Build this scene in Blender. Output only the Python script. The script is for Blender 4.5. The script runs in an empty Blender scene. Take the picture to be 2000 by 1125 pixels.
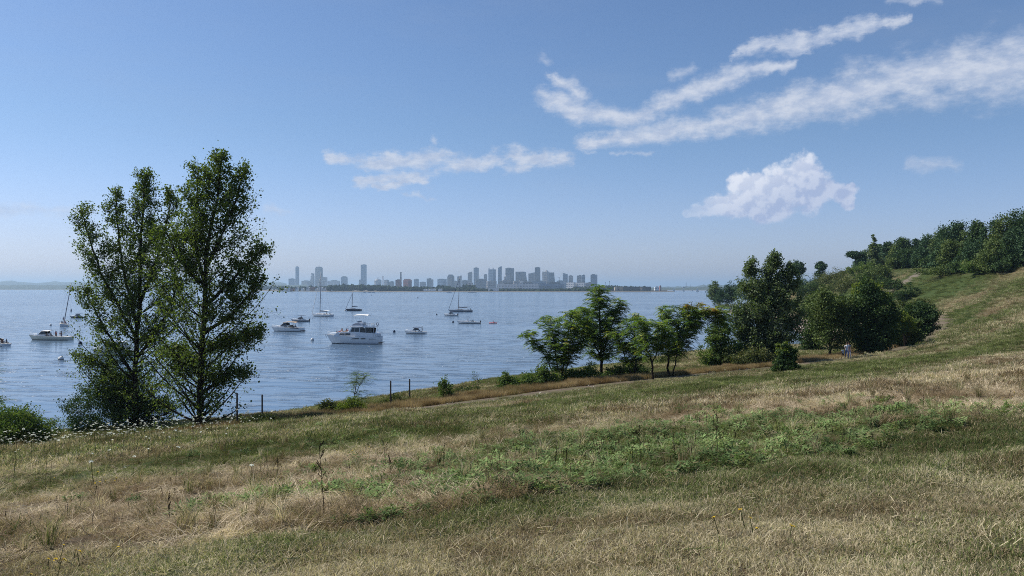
import bpy, math, random
import numpy as np
from mathutils import Vector, Matrix
PI = math.pi
F = 1556.0; HX = 1000.0; HY = 563.0; CAMZ = 13.0
S = bpy.context.scene
COL = S.collection
R = math.radians
ND = {}

# ------------------------------------------------------------ helpers
def link(o, parent=None, loc=None):
    COL.objects.link(o)
    if parent is not None: o.parent = parent
    if loc is not None: o.location = loc
    return o

def tag(o, label=None, cat=None, group=None, kind=None):
    if label: o['label'] = label
    if cat: o['category'] = cat
    if group: o['group'] = group
    if kind: o['kind'] = kind
    return o

def empty(name, loc=(0, 0, 0), rz=0.0, label=None, cat=None, group=None):
    o = bpy.data.objects.new(name, None)
    o.empty_display_size = 0.3
    link(o, None, loc); o.rotation_euler = (0, 0, rz)
    return tag(o, label, cat, group)

def copy_tree(o, parent=None):
    c = o.copy(); COL.objects.link(c); c.parent = parent
    for ch in list(o.children): copy_tree(ch, c)
    return c

def rotz(a):
    c, s = math.cos(a), math.sin(a)
    return np.array([[c, -s, 0], [s, c, 0], [0, 0, 1.0]])

class MB:
    def __init__(self): self.v = []; self.f = []; self.m = []
    def add(self, vs, fs, mi=0):
        b = len(self.v)
        self.v.extend([tuple(float(c) for c in p) for p in vs])
        for f in fs: self.f.append(tuple(b + i for i in f)); self.m.append(mi)
        return self
    def box(self, x0, x1, y0, y1, z0, z1, mi=0, tx=1.0, ty=1.0):
        cx, cy = (x0 + x1) / 2, (y0 + y1) / 2
        t = lambda x, c, k: c + (x - c) * k
        vs = [(x0, y0, z0), (x1, y0, z0), (x1, y1, z0), (x0, y1, z0),
              (t(x0, cx, tx), t(y0, cy, ty), z1), (t(x1, cx, tx), t(y0, cy, ty), z1),
              (t(x1, cx, tx), t(y1, cy, ty), z1), (t(x0, cx, tx), t(y1, cy, ty), z1)]
        return self.add(vs, [(3, 2, 1, 0), (4, 5, 6, 7), (0, 1, 5, 4), (1, 2, 6, 5), (2, 3, 7, 6), (3, 0, 4, 7)], mi)
    def tube(self, pts, rad, n=6, mi=0, cap=True):
        pts = [np.array(p, float) for p in pts]
        if not hasattr(rad, '__len__'): rad = [rad] * len(pts)
        vs = []; fs = []
        for i, p in enumerate(pts):
            a = pts[max(0, i - 1)]; b = pts[min(len(pts) - 1, i + 1)]
            d = b - a; d = d / (np.linalg.norm(d) + 1e-9)
            u = np.cross(d, (0, 0, 1.0) if abs(d[2]) < 0.9 else (1.0, 0, 0)); u /= np.linalg.norm(u)
            w = np.cross(d, u)
            for k in range(n):
                an = 2 * PI * k / n
                vs.append(p + rad[i] * (math.cos(an) * u + math.sin(an) * w))
        for i in range(len(pts) - 1):
            for k in range(n):
                a = i * n + k; b = i * n + (k + 1) % n
                fs.append((a, b, b + n, a + n))
        if cap:
            fs.append(tuple(range(n))[::-1]); fs.append(tuple((len(pts) - 1) * n + k for k in range(n)))
        return self.add(vs, fs, mi)
    def lathe(self, prof, c=(0, 0, 0), n=12, mi=0):
        vs = []; fs = []
        for r, z in prof:
            for k in range(n):
                a = 2 * PI * k / n
                vs.append((c[0] + r * math.cos(a), c[1] + r * math.sin(a), c[2] + z))
        for i in range(len(prof) - 1):
            for k in range(n):
                a = i * n + k; b = i * n + (k + 1) % n
                fs.append((a, b, b + n, a + n))
        fs.append(tuple(range(n))[::-1]); fs.append(tuple((len(prof) - 1) * n + k for k in range(n)))
        return self.add(vs, fs, mi)
    def prism(self, poly, z0, z1, mi=0, top=1.0):
        n = len(poly)
        cx = sum(p[0] for p in poly) / n; cy = sum(p[1] for p in poly) / n
        vs = [(x, y, z0) for x, y in poly] + [(cx + (x - cx) * top, cy + (y - cy) * top, z1) for x, y in poly]
        fs = [tuple(range(n))[::-1], tuple(range(n, 2 * n))] + [(i, (i + 1) % n, n + (i + 1) % n, n + i) for i in range(n)]
        return self.add(vs, fs, mi)
    def side(self, prof, wb, wt=None, mi=0):
        """side profile (x,z) closed polygon, extruded across y; half width wb at lowest z to wt at highest"""
        wt = wb if wt is None else wt
        zs = [p[1] for p in prof]; z0, z1 = min(zs), max(zs)
        w = lambda z: wb + (wt - wb) * ((z - z0) / max(1e-6, z1 - z0))
        n = len(prof)
        vs = [(x, -w(z), z) for x, z in prof] + [(x, w(z), z) for x, z in prof]
        fs = [tuple(range(n)), tuple(range(n, 2 * n))[::-1]] + [(i, n + i, n + (i + 1) % n, (i + 1) % n) for i in range(n)]
        return self.add(vs, fs, mi)
    def build(self, name, mats, parent=None, smooth=False, loc=None):
        me = bpy.data.meshes.new(name)
        me.from_pydata(self.v, [], self.f)
        if not isinstance(mats, (list, tuple)): mats = [mats]
        for m in mats: me.materials.append(m)
        if len(mats) > 1: me.polygons.foreach_set('material_index', self.m)
        if smooth: me.polygons.foreach_set('use_smooth', [True] * len(self.f))
        me.update()
        return link(bpy.data.objects.new(name, me), parent, loc)

def quad_mesh(name, V, attrs=None, mat=None, k=4):
    """V: (N*k,3) float array, k-gons; attrs: dict name -> per-vertex float"""
    n = len(V) // k
    me = bpy.data.meshes.new(name)
    me.vertices.add(len(V)); me.vertices.foreach_set('co', np.ascontiguousarray(V, dtype=np.float32).ravel())
    me.loops.add(n * k); me.loops.foreach_set('vertex_index', np.arange(n * k, dtype=np.int32))
    me.polygons.add(n)
    me.polygons.foreach_set('loop_start', np.arange(0, n * k, k, dtype=np.int32))
    me.update(calc_edges=True)
    for an, av in (attrs or {}).items():
        a = me.attributes.new(an, 'FLOAT', 'POINT'); a.data.foreach_set('value', np.ascontiguousarray(av, dtype=np.float32))
    if mat: me.materials.append(mat)
    return me

# ------------------------------------------------------------ noise in numpy
def _hash(ix, iy, seed):
    h = (ix.astype(np.int64) * 374761393 + iy.astype(np.int64) * 668265263 + seed * 1442695041) & 0xffffffff
    h = ((h ^ (h >> 13)) * 1274126177) & 0xffffffff
    return ((h ^ (h >> 16)) & 0xffff) / 65535.0
def vnoise(x, y, seed=0):
    ix = np.floor(x); iy = np.floor(y); fx = x - ix; fy = y - iy
    fx = fx * fx * (3 - 2 * fx); fy = fy * fy * (3 - 2 * fy)
    a = _hash(ix, iy, seed); b = _hash(ix + 1, iy, seed); c = _hash(ix, iy + 1, seed); d = _hash(ix + 1, iy + 1, seed)
    return (a + (b - a) * fx) * (1 - fy) + (c + (d - c) * fx) * fy
def fbm(x, y, seed=0, o=4):
    s = 0; a = 0.5; t = 0
    for i in range(o):
        s = s + a * vnoise(x, y, seed + i * 17); t += a; a *= 0.5; x = x * 2.03 + 5.2; y = y * 2.03 + 1.7
    return s / t
def sstep(a, b, x):
    t = np.clip((x - a) / (b - a), 0, 1); return t * t * (3 - 2 * t)

# ------------------------------------------------------------ node helpers
class NT:
    def __init__(self, tree): self.t = tree; self.n = tree.nodes; self.l = tree.links
    def node(self, typ, ins=None, **kw):
        nd = self.n.new(typ)
        for k, v in kw.items(): setattr(nd, k, v)
        for k, v in (ins or {}).items():
            sock = nd.inputs[k]
            if isinstance(v, bpy.types.NodeSocket): self.l.new(v, sock)
            else: sock.default_value = v
        return nd
    def m(self, op, a, b=0.0, c=0.0, clamp=False):
        nd = self.n.new('ShaderNodeMath'); nd.operation = op; nd.use_clamp = clamp
        for i, v in enumerate((a, b, c)):
            if isinstance(v, bpy.types.NodeSocket): self.l.new(v, nd.inputs[i])
            else: nd.inputs[i].default_value = v
        return nd.outputs[0]
    def vm(self, op, a, b=(0, 0, 0), out=0, scale=None):
        nd = self.n.new('ShaderNodeVectorMath'); nd.operation = op
        for i, v in enumerate((a, b)):
            if isinstance(v, bpy.types.NodeSocket): self.l.new(v, nd.inputs[i])
            else: nd.inputs[i].default_value = v
        if scale is not None:
            if isinstance(scale, bpy.types.NodeSocket): self.l.new(scale, nd.inputs['Scale'])
            else: nd.inputs['Scale'].default_value = scale
        return nd.outputs[out]
    def mix(self, f, a, b, blend='MIX'):
        nd = self.n.new('ShaderNodeMix'); nd.data_type = 'RGBA'; nd.blend_type = blend
        for s, v in ((nd.inputs[0], f), (nd.inputs[6], a), (nd.inputs[7], b)):
            if isinstance(v, bpy.types.NodeSocket): self.l.new(v, s)
            else: s.default_value = (tuple(v) + (1,))[:4] if hasattr(v, '__len__') else v
        return nd.outputs[2]
    def ramp(self, f, stops):
        nd = self.n.new('ShaderNodeValToRGB'); self.l.new(f, nd.inputs[0])
        e = nd.color_ramp.elements
        while len(e) < len(stops): e.new(0.5)
        for i, (p, c) in enumerate(stops):
            e[i].position = p; e[i].color = (tuple(c) + (1,))[:4] if hasattr(c, '__len__') else (c, c, c, 1)
        return nd.outputs[0]
    def noise(self, vec=None, scale=5, detail=3, rough=0.5, out=0, dist=0.0):
        ins = {'Scale': scale, 'Detail': detail, 'Roughness': rough, 'Distortion': dist}
        if vec is not None: ins['Vector'] = vec
        return self.node('ShaderNodeTexNoise', ins).outputs[out]
    def maprange(self, v, a, b, c=0.0, d=1.0, smooth=True):
        nd = self.node('ShaderNodeMapRange', {0: v, 1: a, 2: b, 3: c, 4: d})
        if smooth: nd.interpolation_type = 'SMOOTHSTEP'
        return nd.outputs[0]

def new_mat(name):
    m = bpy.data.materials.new(name); m.use_nodes = True
    m.node_tree.nodes.clear()
    t = NT(m.node_tree); out = t.node('ShaderNodeOutputMaterial')
    return m, t, out

def simple(name, col, rough=0.6, metal=0.0, var=0.12, scale=3.0, bump=0.0, spec=0.5, dirt=None):
    m, t, out = new_mat(name)
    co = t.node('ShaderNodeTexCoord').outputs['Object']
    n = t.noise(co, scale, 5, 0.6)
    c2 = tuple(max(0, c * (1 - var)) for c in col)
    c = t.mix(t.maprange(n, 0.3, 0.7), col, c2)
    if dirt:
        n2 = t.noise(co, scale * 3.1, 6, 0.7)
        c = t.mix(t.maprange(n2, 0.55, 0.75, 0, 0.6), c, dirt)
    p = t.node('ShaderNodeBsdfPrincipled', {'Base Color': c, 'Roughness': rough, 'Metallic': metal, 'Specular IOR Level': spec})
    if bump:
        b = t.node('ShaderNodeBump', {'Strength': bump, 'Height': t.noise(co, scale * 6, 5, 0.6)})
        t.l.new(b.outputs[0], p.inputs['Normal'])
    t.l.new(p.outputs[0], out.inputs[0])
    return m

def leaf_mat(name, cols, trans=0.35, gloss=0.03, tint=(1.3, 1.5, 0.55)):
    """cols: list of (pos,color) by per-leaf random attribute"""
    m, t, out = new_mat(name)
    a = t.node('ShaderNodeAttribute', attribute_name='rnd').outputs['Fac']
    c = t.ramp(a, cols)
    tc = t.mix(1.0, c, tint, 'MULTIPLY')
    d = t.node('ShaderNodeBsdfDiffuse', {'Color': c})
    tr = t.node('ShaderNodeBsdfTranslucent', {'Color': tc})
    mx = t.node('ShaderNodeMixShader', {0: trans, 1: d.outputs[0], 2: tr.outputs[0]})
    g = t.node('ShaderNodeBsdfGlossy', {'Roughness': 0.65, 'Color': (0.6, 0.7, 0.6, 1)})
    mx2 = t.node('ShaderNodeMixShader', {0: gloss, 1: mx.outputs[0], 2: g.outputs[0]})
    t.l.new(mx2.outputs[0], out.inputs[0])
    return m

# ------------------------------------------------------------ camera
cam_d = bpy.data.cameras.new('camera'); cam = bpy.data.objects.new('camera', cam_d); COL.objects.link(cam)
cam.location = (0, 0, CAMZ); cam.rotation_euler = (R(90), 0, 0)
cam_d.sensor_width = 36.0; cam_d.lens = 36.0 * F / 2000.0
cam_d.shift_y = -(562.5 - HY) / 2000.0
cam_d.clip_start = 0.1; cam_d.clip_end = 90000
S.camera = cam
S.view_settings.view_transform = 'Standard'; S.view_settings.look = 'None'
S.view_settings.exposure = 0.24; S.view_settings.gamma = 1.0
S.cycles.use_denoising = False
try: S.cycles.denoiser = 'OPENIMAGEDENOISE'; S.cycles.denoising_input_passes = 'RGB_ALBEDO_NORMAL'
except Exception: pass
S.cycles.sample_clamp_direct = 2.2; S.cycles.sample_clamp_indirect = 3.0
S.cycles.max_bounces = 6; S.cycles.diffuse_bounces = 2; S.cycles.glossy_bounces = 2
S.cycles.transmission_bounces = 3; S.cycles.transparent_max_bounces = 4; S.cycles.volume_bounces = 0
S.cycles.use_adaptive_sampling = False; S.cycles.adaptive_threshold = 0.006
S.cycles.filter_width = 1.0

SUN_AZ = R(-72)      # to the left of the view
SUN_EL = R(47)
sd = Vector((math.sin(SUN_AZ) * math.cos(SUN_EL), math.cos(SUN_AZ) * math.cos(SUN_EL), math.sin(SUN_EL)))
sl = bpy.data.lights.new('sun', 'SUN'); sl.energy = 5.0; sl.angle = R(0.5); sl.color = (1.0, 0.95, 0.87)
so = bpy.data.objects.new('sun', sl); COL.objects.link(so)
so.rotation_euler = (-sd).to_track_quat('-Z', 'Y').to_euler()

# ------------------------------------------------------------ sky + clouds (world)
W = bpy.data.worlds.new('World'); S.world = W; W.use_nodes = True
W.node_tree.nodes.clear()
t = NT(W.node_tree)
wout = t.node('ShaderNodeOutputWorld')
sky = t.node('ShaderNodeTexSky', sky_type='NISHITA', sun_disc=False, sun_elevation=SUN_EL, sun_rotation=SUN_AZ,
             altitude=20.0, air_density=1.0, dust_density=0.7, ozone_density=3.0)
vec = t.node('ShaderNodeTexCoord').outputs['Generated']
sep = t.node('ShaderNodeSeparateXYZ', {0: vec})
az = t.m('MULTIPLY', t.m('ARCTAN2', sep.outputs[0], sep.outputs[1]), F)
el = t.m('MULTIPLY', t.m('ARCSINE', sep.outputs[2]), F)
P0 = t.node('ShaderNodeCombineXYZ', {0: az, 1: el, 2: 0.0}).outputs[0]
def ael(px, py):
    x, y, z = (px - HX) / F, 1.0, -(py - HY) / F
    return (math.atan2(x, y) * F, math.asin(z / math.sqrt(x * x + y * y + z * z)) * F)
# domain warp
nv = t.node('ShaderNodeTexNoise', {'Vector': P0, 'Scale': 0.016, 'Detail': 5.0, 'Roughness': 0.6}).outputs['Color']
off = t.vm('SUBTRACT', nv, (0.5, 0.5, 0.5))
P = t.vm('ADD', P0, t.vm('MULTIPLY', off, (60, 40, 0)))
off2 = t.vm('SUBTRACT', t.node('ShaderNodeTexNoise', {'Vector': P0, 'Scale': 0.07, 'Detail': 4.0, 'Roughness': 0.6}).outputs['Color'], (0.5, 0.5, 0.5))
P = t.vm('ADD', P, t.vm('MULTIPLY', off2, (16, 12, 0)))
def seg(Pn, a, b, w):
    ax, ay = ael(*a); bx, by = ael(*b)
    ba = (bx - ax, by - ay, 0); L2 = ba[0] ** 2 + ba[1] ** 2 + 1e-3
    pa = t.vm('SUBTRACT', Pn, (ax, ay, 0))
    h = t.m('MULTIPLY', t.vm('DOT_PRODUCT', pa, ba, out=1), 1 / L2, clamp=True)
    q = t.vm('SUBTRACT', pa, t.vm('SCALE', ba, scale=h))
    d = t.vm('LENGTH', q, out=1)
    if isinstance(w, tuple):
        ww = t.m('MULTIPLY_ADD', h, w[1] - w[0], w[0])
        return t.m('SUBTRACT', 1.0, t.m('DIVIDE', d, ww))
    return t.m('MULTIPLY_ADD', d, -1.0 / w, 1.0)
def smax(vals):
    o = vals[0]
    for v in vals[1:]: o = t.m('SMOOTH_MAX', o, v, 0.35)
    return o
def poly(Pn, pts, ws):
    return [seg(Pn, pts[i], pts[i + 1], (ws[i], ws[i + 1])) for i in range(len(pts) - 1)]
streak = smax(poly(P, [(1135, 278), (1300, 258), (1480, 222), (1640, 185), (1800, 150), (2060, 120), (2300, 90)], [16, 26, 36, 50, 58, 70, 80])
         + poly(P, [(1065, 190), (1120, 215), (1240, 232), (1320, 195), (1420, 150), (1540, 125)], [24, 30, 24, 24, 26, 12])
         + [seg(P, (1070, 150), (1130, 180), (12, 26))])
wisps = smax(poly(P, [(1430, 105), (1490, 88), (1600, 78), (1700, 50), (1770, 32)], [14, 26, 20, 24, 12])
        + poly(P, [(640, 303), (760, 316), (830, 312), (930, 318), (1010, 312), (1105, 310)], [14, 26, 34, 20, 30, 22])
        + [seg(P, (700, 348), (800, 345), (16, 26)), seg(P, (740, 362), (830, 355), (10, 14))])
faint = smax([seg(P, (1310, 152), (1360, 130), 14), seg(P, (1200, 300), (1270, 300), 7), seg(P, (1785, 322), (1860, 326), 17), seg(P, (-60, 415), (190, 412), 16),
         seg(P, (785, 385), (845, 385), 6), seg(P, (845, 270), (848, 280), 10), seg(P, (520, 405), (560, 415), 12), seg(P, (1060, 115), (1070, 120), 14), seg(P, (1130, 290), (1160, 294), 6), seg(P, (1735, 3), (1830, 0), 8)])
na = t.node('ShaderNodeTexNoise', {'Vector': t.vm('MULTIPLY', P0, (0.7, 1.3, 1)), 'Scale': 0.026, 'Detail': 7.0, 'Roughness': 0.58}).outputs[0]
nf = t.noise(t.vm('MULTIPLY', P0, (0.5, 1.5, 1)), 0.16, 5, 0.7)
nn = t.m('ADD', t.m('MULTIPLY', t.m('SUBTRACT', na, 0.5), 2.2), t.m('MULTIPLY', t.m('SUBTRACT', nf, 0.5), 0.5))
d1 = t.maprange(t.m('ADD', streak, t.m('MULTIPLY', nn, 0.8)), -0.10, 1.05, 0, 0.92)
d2 = t.maprange(t.m('ADD', wisps, t.m('MULTIPLY', nn, 1.1)), 0.0, 1.0, 0, 0.85)
d3 = t.maprange(t.m('ADD', faint, t.m('MULTIPLY', nn, 1.0)), 0.0, 1.4, 0, 0.55)
# cumulus made of lobes
Pc = t.vm('ADD', P0, t.vm('MULTIPLY', off2, (22, 22, 0)))
def cum(Pn):
    return smax([seg(Pn, (1566, 332), (1584, 352), 38), seg(Pn, (1520, 362), (1580, 378), 46), seg(Pn, (1442, 358), (1500, 372), (26, 46)), seg(Pn, (1390, 402), (1520, 396), (26, 40)), seg(Pn, (1340, 416), (1390, 406), (10, 24)),
                 seg(Pn, (1488, 418), (1512, 414), 24), seg(Pn, (1622, 370), (1648, 382), 24), seg(Pn, (1660, 370), (1655, 396), 16)])
cd = cum(Pc)
nc = t.noise(P0, 0.042, 6, 0.52)
cdn = t.m('ADD', cd, t.m('MULTIPLY', t.m('SUBTRACT', nc, 0.5), 0.95))
d4 = t.m('MULTIPLY', t.maprange(cdn, 0.04, 0.50, 0, 0.97), t.maprange(az, 330, 425, 0.35, 1.0))
# distant low puffs near the skyline
band = t.m('MULTIPLY', t.maprange(el, 18, 45), t.maprange(el, 100, 62))
lowp = t.m('MULTIPLY', band, t.maprange(az, -380, -150))
nl = t.noise(t.vm('MULTIPLY', P0, (1, 1.3, 1)), 0.022, 7, 0.62)
d5 = t.m('MULTIPLY', lowp, t.maprange(nl, 0.5, 0.72, 0, 0.22))
d5 = t.m('MULTIPLY', d5, t.maprange(az, 480, 250))
thin = t.maprange(t.noise(t.vm('MULTIPLY', P0, (0.3, 1.2, 1)), 0.006, 6, 0.6), 0.45, 0.8, 0, 0.10)
dens = t.m('MAXIMUM', d1, t.m('MAXIMUM', d2, t.m('MAXIMUM', d3, d5)))
low = t.maprange(el, 330, 0)
skyc = t.mix(1.0, sky.outputs[0], t.mix(low, (0.88, 1.0, 1.17), (1.08, 1.08, 1.48)), 'MULTIPLY')
# cloud tone: sunlit body, a little greyer where the layer is thick
SK = 0.083
tex = t.maprange(t.noise(t.vm('MULTIPLY', P0, (0.8, 1.6, 1)), 0.035, 7, 0.62), 0.35, 0.65)
ccol = t.mix(tex, (4.8, 5.6, 7.3), (6.7, 7.2, 8.3))
# cumulus relief: density sampled a little towards the sun (up-left) gives lit and shaded lobes
nc2 = t.noise(t.vm('ADD', P0, (9, -12, 0)), 0.042, 6, 0.52)
rel = t.maprange(t.m('SUBTRACT', nc, nc2), -0.13, 0.12)
bottom = t.maprange(t.m('SUBTRACT', el, t.m('MULTIPLY', az, 0.42)), -60, 30)
lit = t.m('MULTIPLY_ADD', bottom, 0.62, t.m('MULTIPLY', rel, 0.38), clamp=True)
cumcol = t.mix(lit, (4.1, 5.0, 7.3), (8.4, 8.8, 9.8))
c1 = t.mix(thin, skyc, (4.5, 4.9, 5.6))
c2 = t.mix(dens, c1, ccol)
c3 = t.mix(d4, c2, cumcol)
bg = t.node('ShaderNodeBackground', {'Color': c3, 'Strength': SK})
t.l.new(bg.outputs[0], wout.inputs[0])
W.cycles.sampling_method = 'MANUAL'; W.cycles.sample_map_resolution = 512
# ------------------------------------------------------------ land form
def world_at(px, py, d):
    return ((px - HX) / F * d, d, CAMZ - (py - HY) / F * d)
U = (0.772, 0.635); N_ = (0.635, -0.772)
def ts(x, y): return x * U[0] + y * U[1], x * N_[0] + y * N_[1] + 40.6
PATH_PX = [(560, 832, 5.6), (800, 803, 5.6), (1000, 778, 5.65), (1250, 747, 5.7), (1500, 722, 5.7), (1650, 703, 5.8), (1740, 692, 5.8), (1800, 675, 5.8), (1828, 655, 5.9), (1842, 638, 6.2)]
path_w = [(-60, 20.0, 3.6), (-34, 32, 4.2), (-22, 38, 4.8)]
for px, py, e in PATH_PX:
    d = (CAMZ - e) * F / (py - HY); path_w.append(((px - HX) / F * d, d, e))
path_w += [(88, 176, 6.2), (86, 205, 6.4)]
SHORE = [(-140, 40), (-95, 62), (-56.7, 73.5), (-47.8, 74.4), (-36, 74.0), (-27.5, 75.2), (-20.3, 83), (-13, 92.4), (0, 109), (16.4, 127), (36.6, 142), (49, 153), (63.4, 173),
         (80, 220), (100, 293), (113, 368), (112, 425), (119, 470), (200, 560), (420, 640), (820, 560), (820, -420), (-420, -420), (-420, 20)]
SH = np.array(SHORE, float)
def shore_sd(x, y):
    """signed distance to the shoreline, positive on land"""
    best = np.full(x.shape, 1e9); inside = np.zeros(x.shape, bool)
    n = len(SH)
    for i in range(n):
        ax, ay = SH[i]; bx, by = SH[(i + 1) % n]
        dx, dy = bx - ax, by - ay
        h = np.clip(((x - ax) * dx + (y - ay) * dy) / (dx * dx + dy * dy), 0, 1)
        best = np.minimum(best, np.hypot(x - ax - dx * h, y - ay - dy * h))
        c = (ay > y) != (by > y)
        xi = ax + (y - ay) * dx / (dy if dy != 0 else 1e-9)
        inside ^= c & (x < xi)
    return np.where(inside, best, -best)
ctrl = []
for s_ in (6, 14, 22, 30, 38, 46, 60):
    for t_ in (-40, -20, 0, 20, 40, 56):
        x = t_ * U[0] + (s_ - 40.6) * N_[0]; y = t_ * U[1] + (s_ - 40.6) * N_[1]
        if math.hypot(x, y) > 75: continue
        z = 5.7 + 0.143 * s_
        if t_ < 12 and 6 <= s_ <= 14: z += 0.45
        ctrl.append((x, y, z))
ctrl.append((0, 0, 11.4)); ctrl.append((0, 3, 11.02))
for x, y, z in path_w: ctrl.append((x, y, z))
for px, py, d in [(2000, 640, 75), (2000, 600, 100), (2000, 560, 130), (2000, 522, 165), (2000, 498, 195), (1900, 690, 60), (1900, 640, 98), (1900, 602, 130), (1900, 560, 165), (1900, 534, 195),
                  (1850, 605, 138), (1800, 562, 205), (1800, 524, 270), (1750, 548, 235), (1750, 524, 285), (1700, 550, 262), (1700, 524, 300), (1650, 530, 315), (1650, 556, 275), (1600, 541, 330), (1600, 566, 290), (1560, 549, 345), (1540, 556, 352), (1575, 600, 270), (1600, 625, 215), (1650, 604, 235),
                  (1700, 588, 215), (1760, 600, 170), (2000, 470, 240), (1900, 500, 245), (1800, 500, 330), (1700, 512, 360), (1620, 545, 400), (1460, 592, 400), (1500, 580, 380), (1420, 598, 430), (1550, 575, 300)]:
    ctrl.append(world_at(px, py, d))
for c in [(-34, 45, 2.9), (-20, 52, 3.9), (-8, 62, 4.9), (-17, 40, 5.8), (-27, 40, 4.2), (8, 72, 5.2), (25, 88, 5.3), (40, 105, 5.5), (60, 145, 5.8), (-60, 30, 3.0), (-60, 50, 2.2), (-60, -20, 10), (0, -40, 17), (60, -40, 24), (100, 60, 16.5), (60, 30, 13.4),
          (150, 120, 21), (200, 200, 30), (240, 280, 32), (150, 320, 14), (300, 100, 34), (200, 0, 30), (100, -120, 30), (-80, -120, 16), (400, 300, 20), (400, -100, 25), (300, 420, 8), (180, 440, 8), (130, 400, 6)]:
    ctrl.append(c)
CT = np.array(ctrl, float)
def _phi(r2): return 0.5 * r2 * np.log(r2 + 1e-6)
SC = 100.0
_X = CT[:, :2] / SC
_K = _phi(((_X[:, None] - _X[None]) ** 2).sum(-1)) + np.eye(len(CT)) * 0.004
_A = np.zeros((len(CT) + 3,) * 2); _A[:len(CT), :len(CT)] = _K
_A[:len(CT), len(CT):] = np.c_[np.ones(len(CT)), _X]; _A[len(CT):, :len(CT)] = _A[:len(CT), len(CT):].T
_Wt = np.linalg.solve(_A, np.r_[CT[:, 2], 0, 0, 0])
def tps(x, y):
    x = np.asarray(x, float) / SC; y = np.asarray(y, float) / SC
    o = _Wt[-3] + _Wt[-2] * x + _Wt[-1] * y
    for i in range(len(CT)):
        o = o + _Wt[i] * _phi((x - _X[i, 0]) ** 2 + (y - _X[i, 1]) ** 2)
    return o
PT = np.array([ts(x, y) for x, y, z in path_w])
def path_s(t): return np.interp(t, PT[:, 0], PT[:, 1])
def ground(x, y, micro=True):
    x = np.atleast_1d(np.asarray(x, float)); y = np.atleast_1d(np.asarray(y, float))
    sdv = shore_sd(x, y)
    h = np.clip(tps(x, y), -5, 45)
    sdn = sdv + (fbm(x / 6, y / 6, 5, 3) - 0.5) * 3.0
    prof = np.where(sdn < 0, sdn * 0.12, np.where(sdn < 9, sdn * 0.085, 0.77 + (sdn - 9) * (0.42 + 0.75 * sstep(165, 250, y))))
    k = 0.8
    z = -k * np.log(np.exp(-np.clip(h, -30, 60) / k) + np.exp(-np.clip(prof, -30, 60) / k) + 1e-30)
    if micro:
        t, s = ts(x, y)
        ds = np.abs(s - path_s(t))
        rough = sstep(1.5, 4.0, ds) * sstep(0, 6, sdv)
        z = z + rough * ((fbm(x / 1.7, y / 1.7, 9, 3) - 0.5) * 0.38 + (fbm(x / 9, y / 9, 3, 2) - 0.5) * 0.5)
        z = z + (1 - rough) * (fbm(x / 0.8, y / 0.8, 21, 3) - 0.5) * 0.06
    return np.maximum(z, -3.0)
_ds = np.concatenate([np.arange(2.5, 60, 0.25), np.arange(60, 300, 0.8), np.arange(300, 700, 3)])
def hit(px, py):
    k = (px - HX) / F; m = (py - HY) / F
    zr = CAMZ - m * _ds; zg = ground(k * _ds, _ds)
    i = np.nonzero(zg >= zr)[0]
    if len(i) == 0:
        d = CAMZ / max(m, 1e-3); return (k * d, d, 0.0)
    d = float(_ds[i[0]]); return (k * d, d, float(ground(k * d, d)[0]))
def base_at(px, d, dz=0.0):
    x = (px - HX) / F * d
    return (x, d, float(ground(x, d)[0]) + dz)

# ---- zones
_me = [hit(*p) for p in [(0, 1100), (300, 1085), (500, 1048), (720, 1010), (950, 975), (1250, 942), (1500, 905), (1750, 862), (2000, 800)]]
_mt = sorted([ts(p[0], p[1]) for p in _me]); MT = np.array([(-60, 46.0)] + _mt + [(80, _mt[-1][1] - 16)])
def mown_s(t): return np.interp(t, MT[:, 0], MT[:, 1])
def gblob(x, y, lst):
    o = np.zeros_like(x)
    for (px, py, a, b, w) in lst:
        c = hit(px, py); t, s = ts(x, y); tc, sc = ts(c[0], c[1])
        o = o + w * np.exp(-((t - tc) / a) ** 2 - ((s - sc) / b) ** 2)
    return o
WEEDS = [(1400, 878, 4.6, 4.2, 0.9), (1150, 900, 3.4, 3.2, 0.8), (1580, 872, 3.6, 3.4, 0.75), (1010, 925, 2.0, 1.8, 0.7), (1280, 850, 5.0, 3.0, 0.45), (740, 1032, 1.6, 0.5, 0.5), (450, 985, 1.0, 0.5, 0.5), (620, 925, 0.9, 0.7, 0.5), (640, 868, 3.5, 1.6, 0.4), (1250, 945, 2.5, 0.7, 0.6)]
GREEN = WEEDS + [(1000, 800, 6, 2.5, 0.55), (1300, 775, 14, 4, 0.4), (1700, 715, 24, 5, 0.6), (560, 880, 5, 2.5, 0.45),
         (250, 870, 10, 4.5, 0.4), (650, 870, 6, 2.2, 0.3), (1900, 690, 24, 4, 0.45), (1150, 985, 3.5, 0.7, 0.4), (800, 1040, 3.5, 0.5, 0.4), (500, 1070, 2.2, 0.4, 0.35), (1750, 940, 3.5, 0.7, .3), (1900, 620, 40, 5, .5), (1850, 575, 40, 6, .45), (1750, 1080, 1.2, 0.4, .4), (1300, 1100, 1.2, .3, .4)]
BROWN = [(700, 965, 3.4, 2.6, 0.8), (300, 970, 4.0, 2.4, 0.45), (1700, 790, 9, 5, 0.5), (1950, 760, 9, 5, 0.4), (120, 1010, 3, 1.7, 0.5), (900, 978, 2.2, 1.0, 0.6), (1320, 862, 0.9, 0.5, 0.9), (1500, 790, 6, 3, 0.35),
         (1960, 590, 18, 5, 0.7), (1450, 1060, 3, 1.2, 0.4), (1750, 1010, 3.5, 1.0, .25), (560, 855, 6, 1.4, .35), (1080, 955, 0.8, 0.35, 0.9)]
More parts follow.
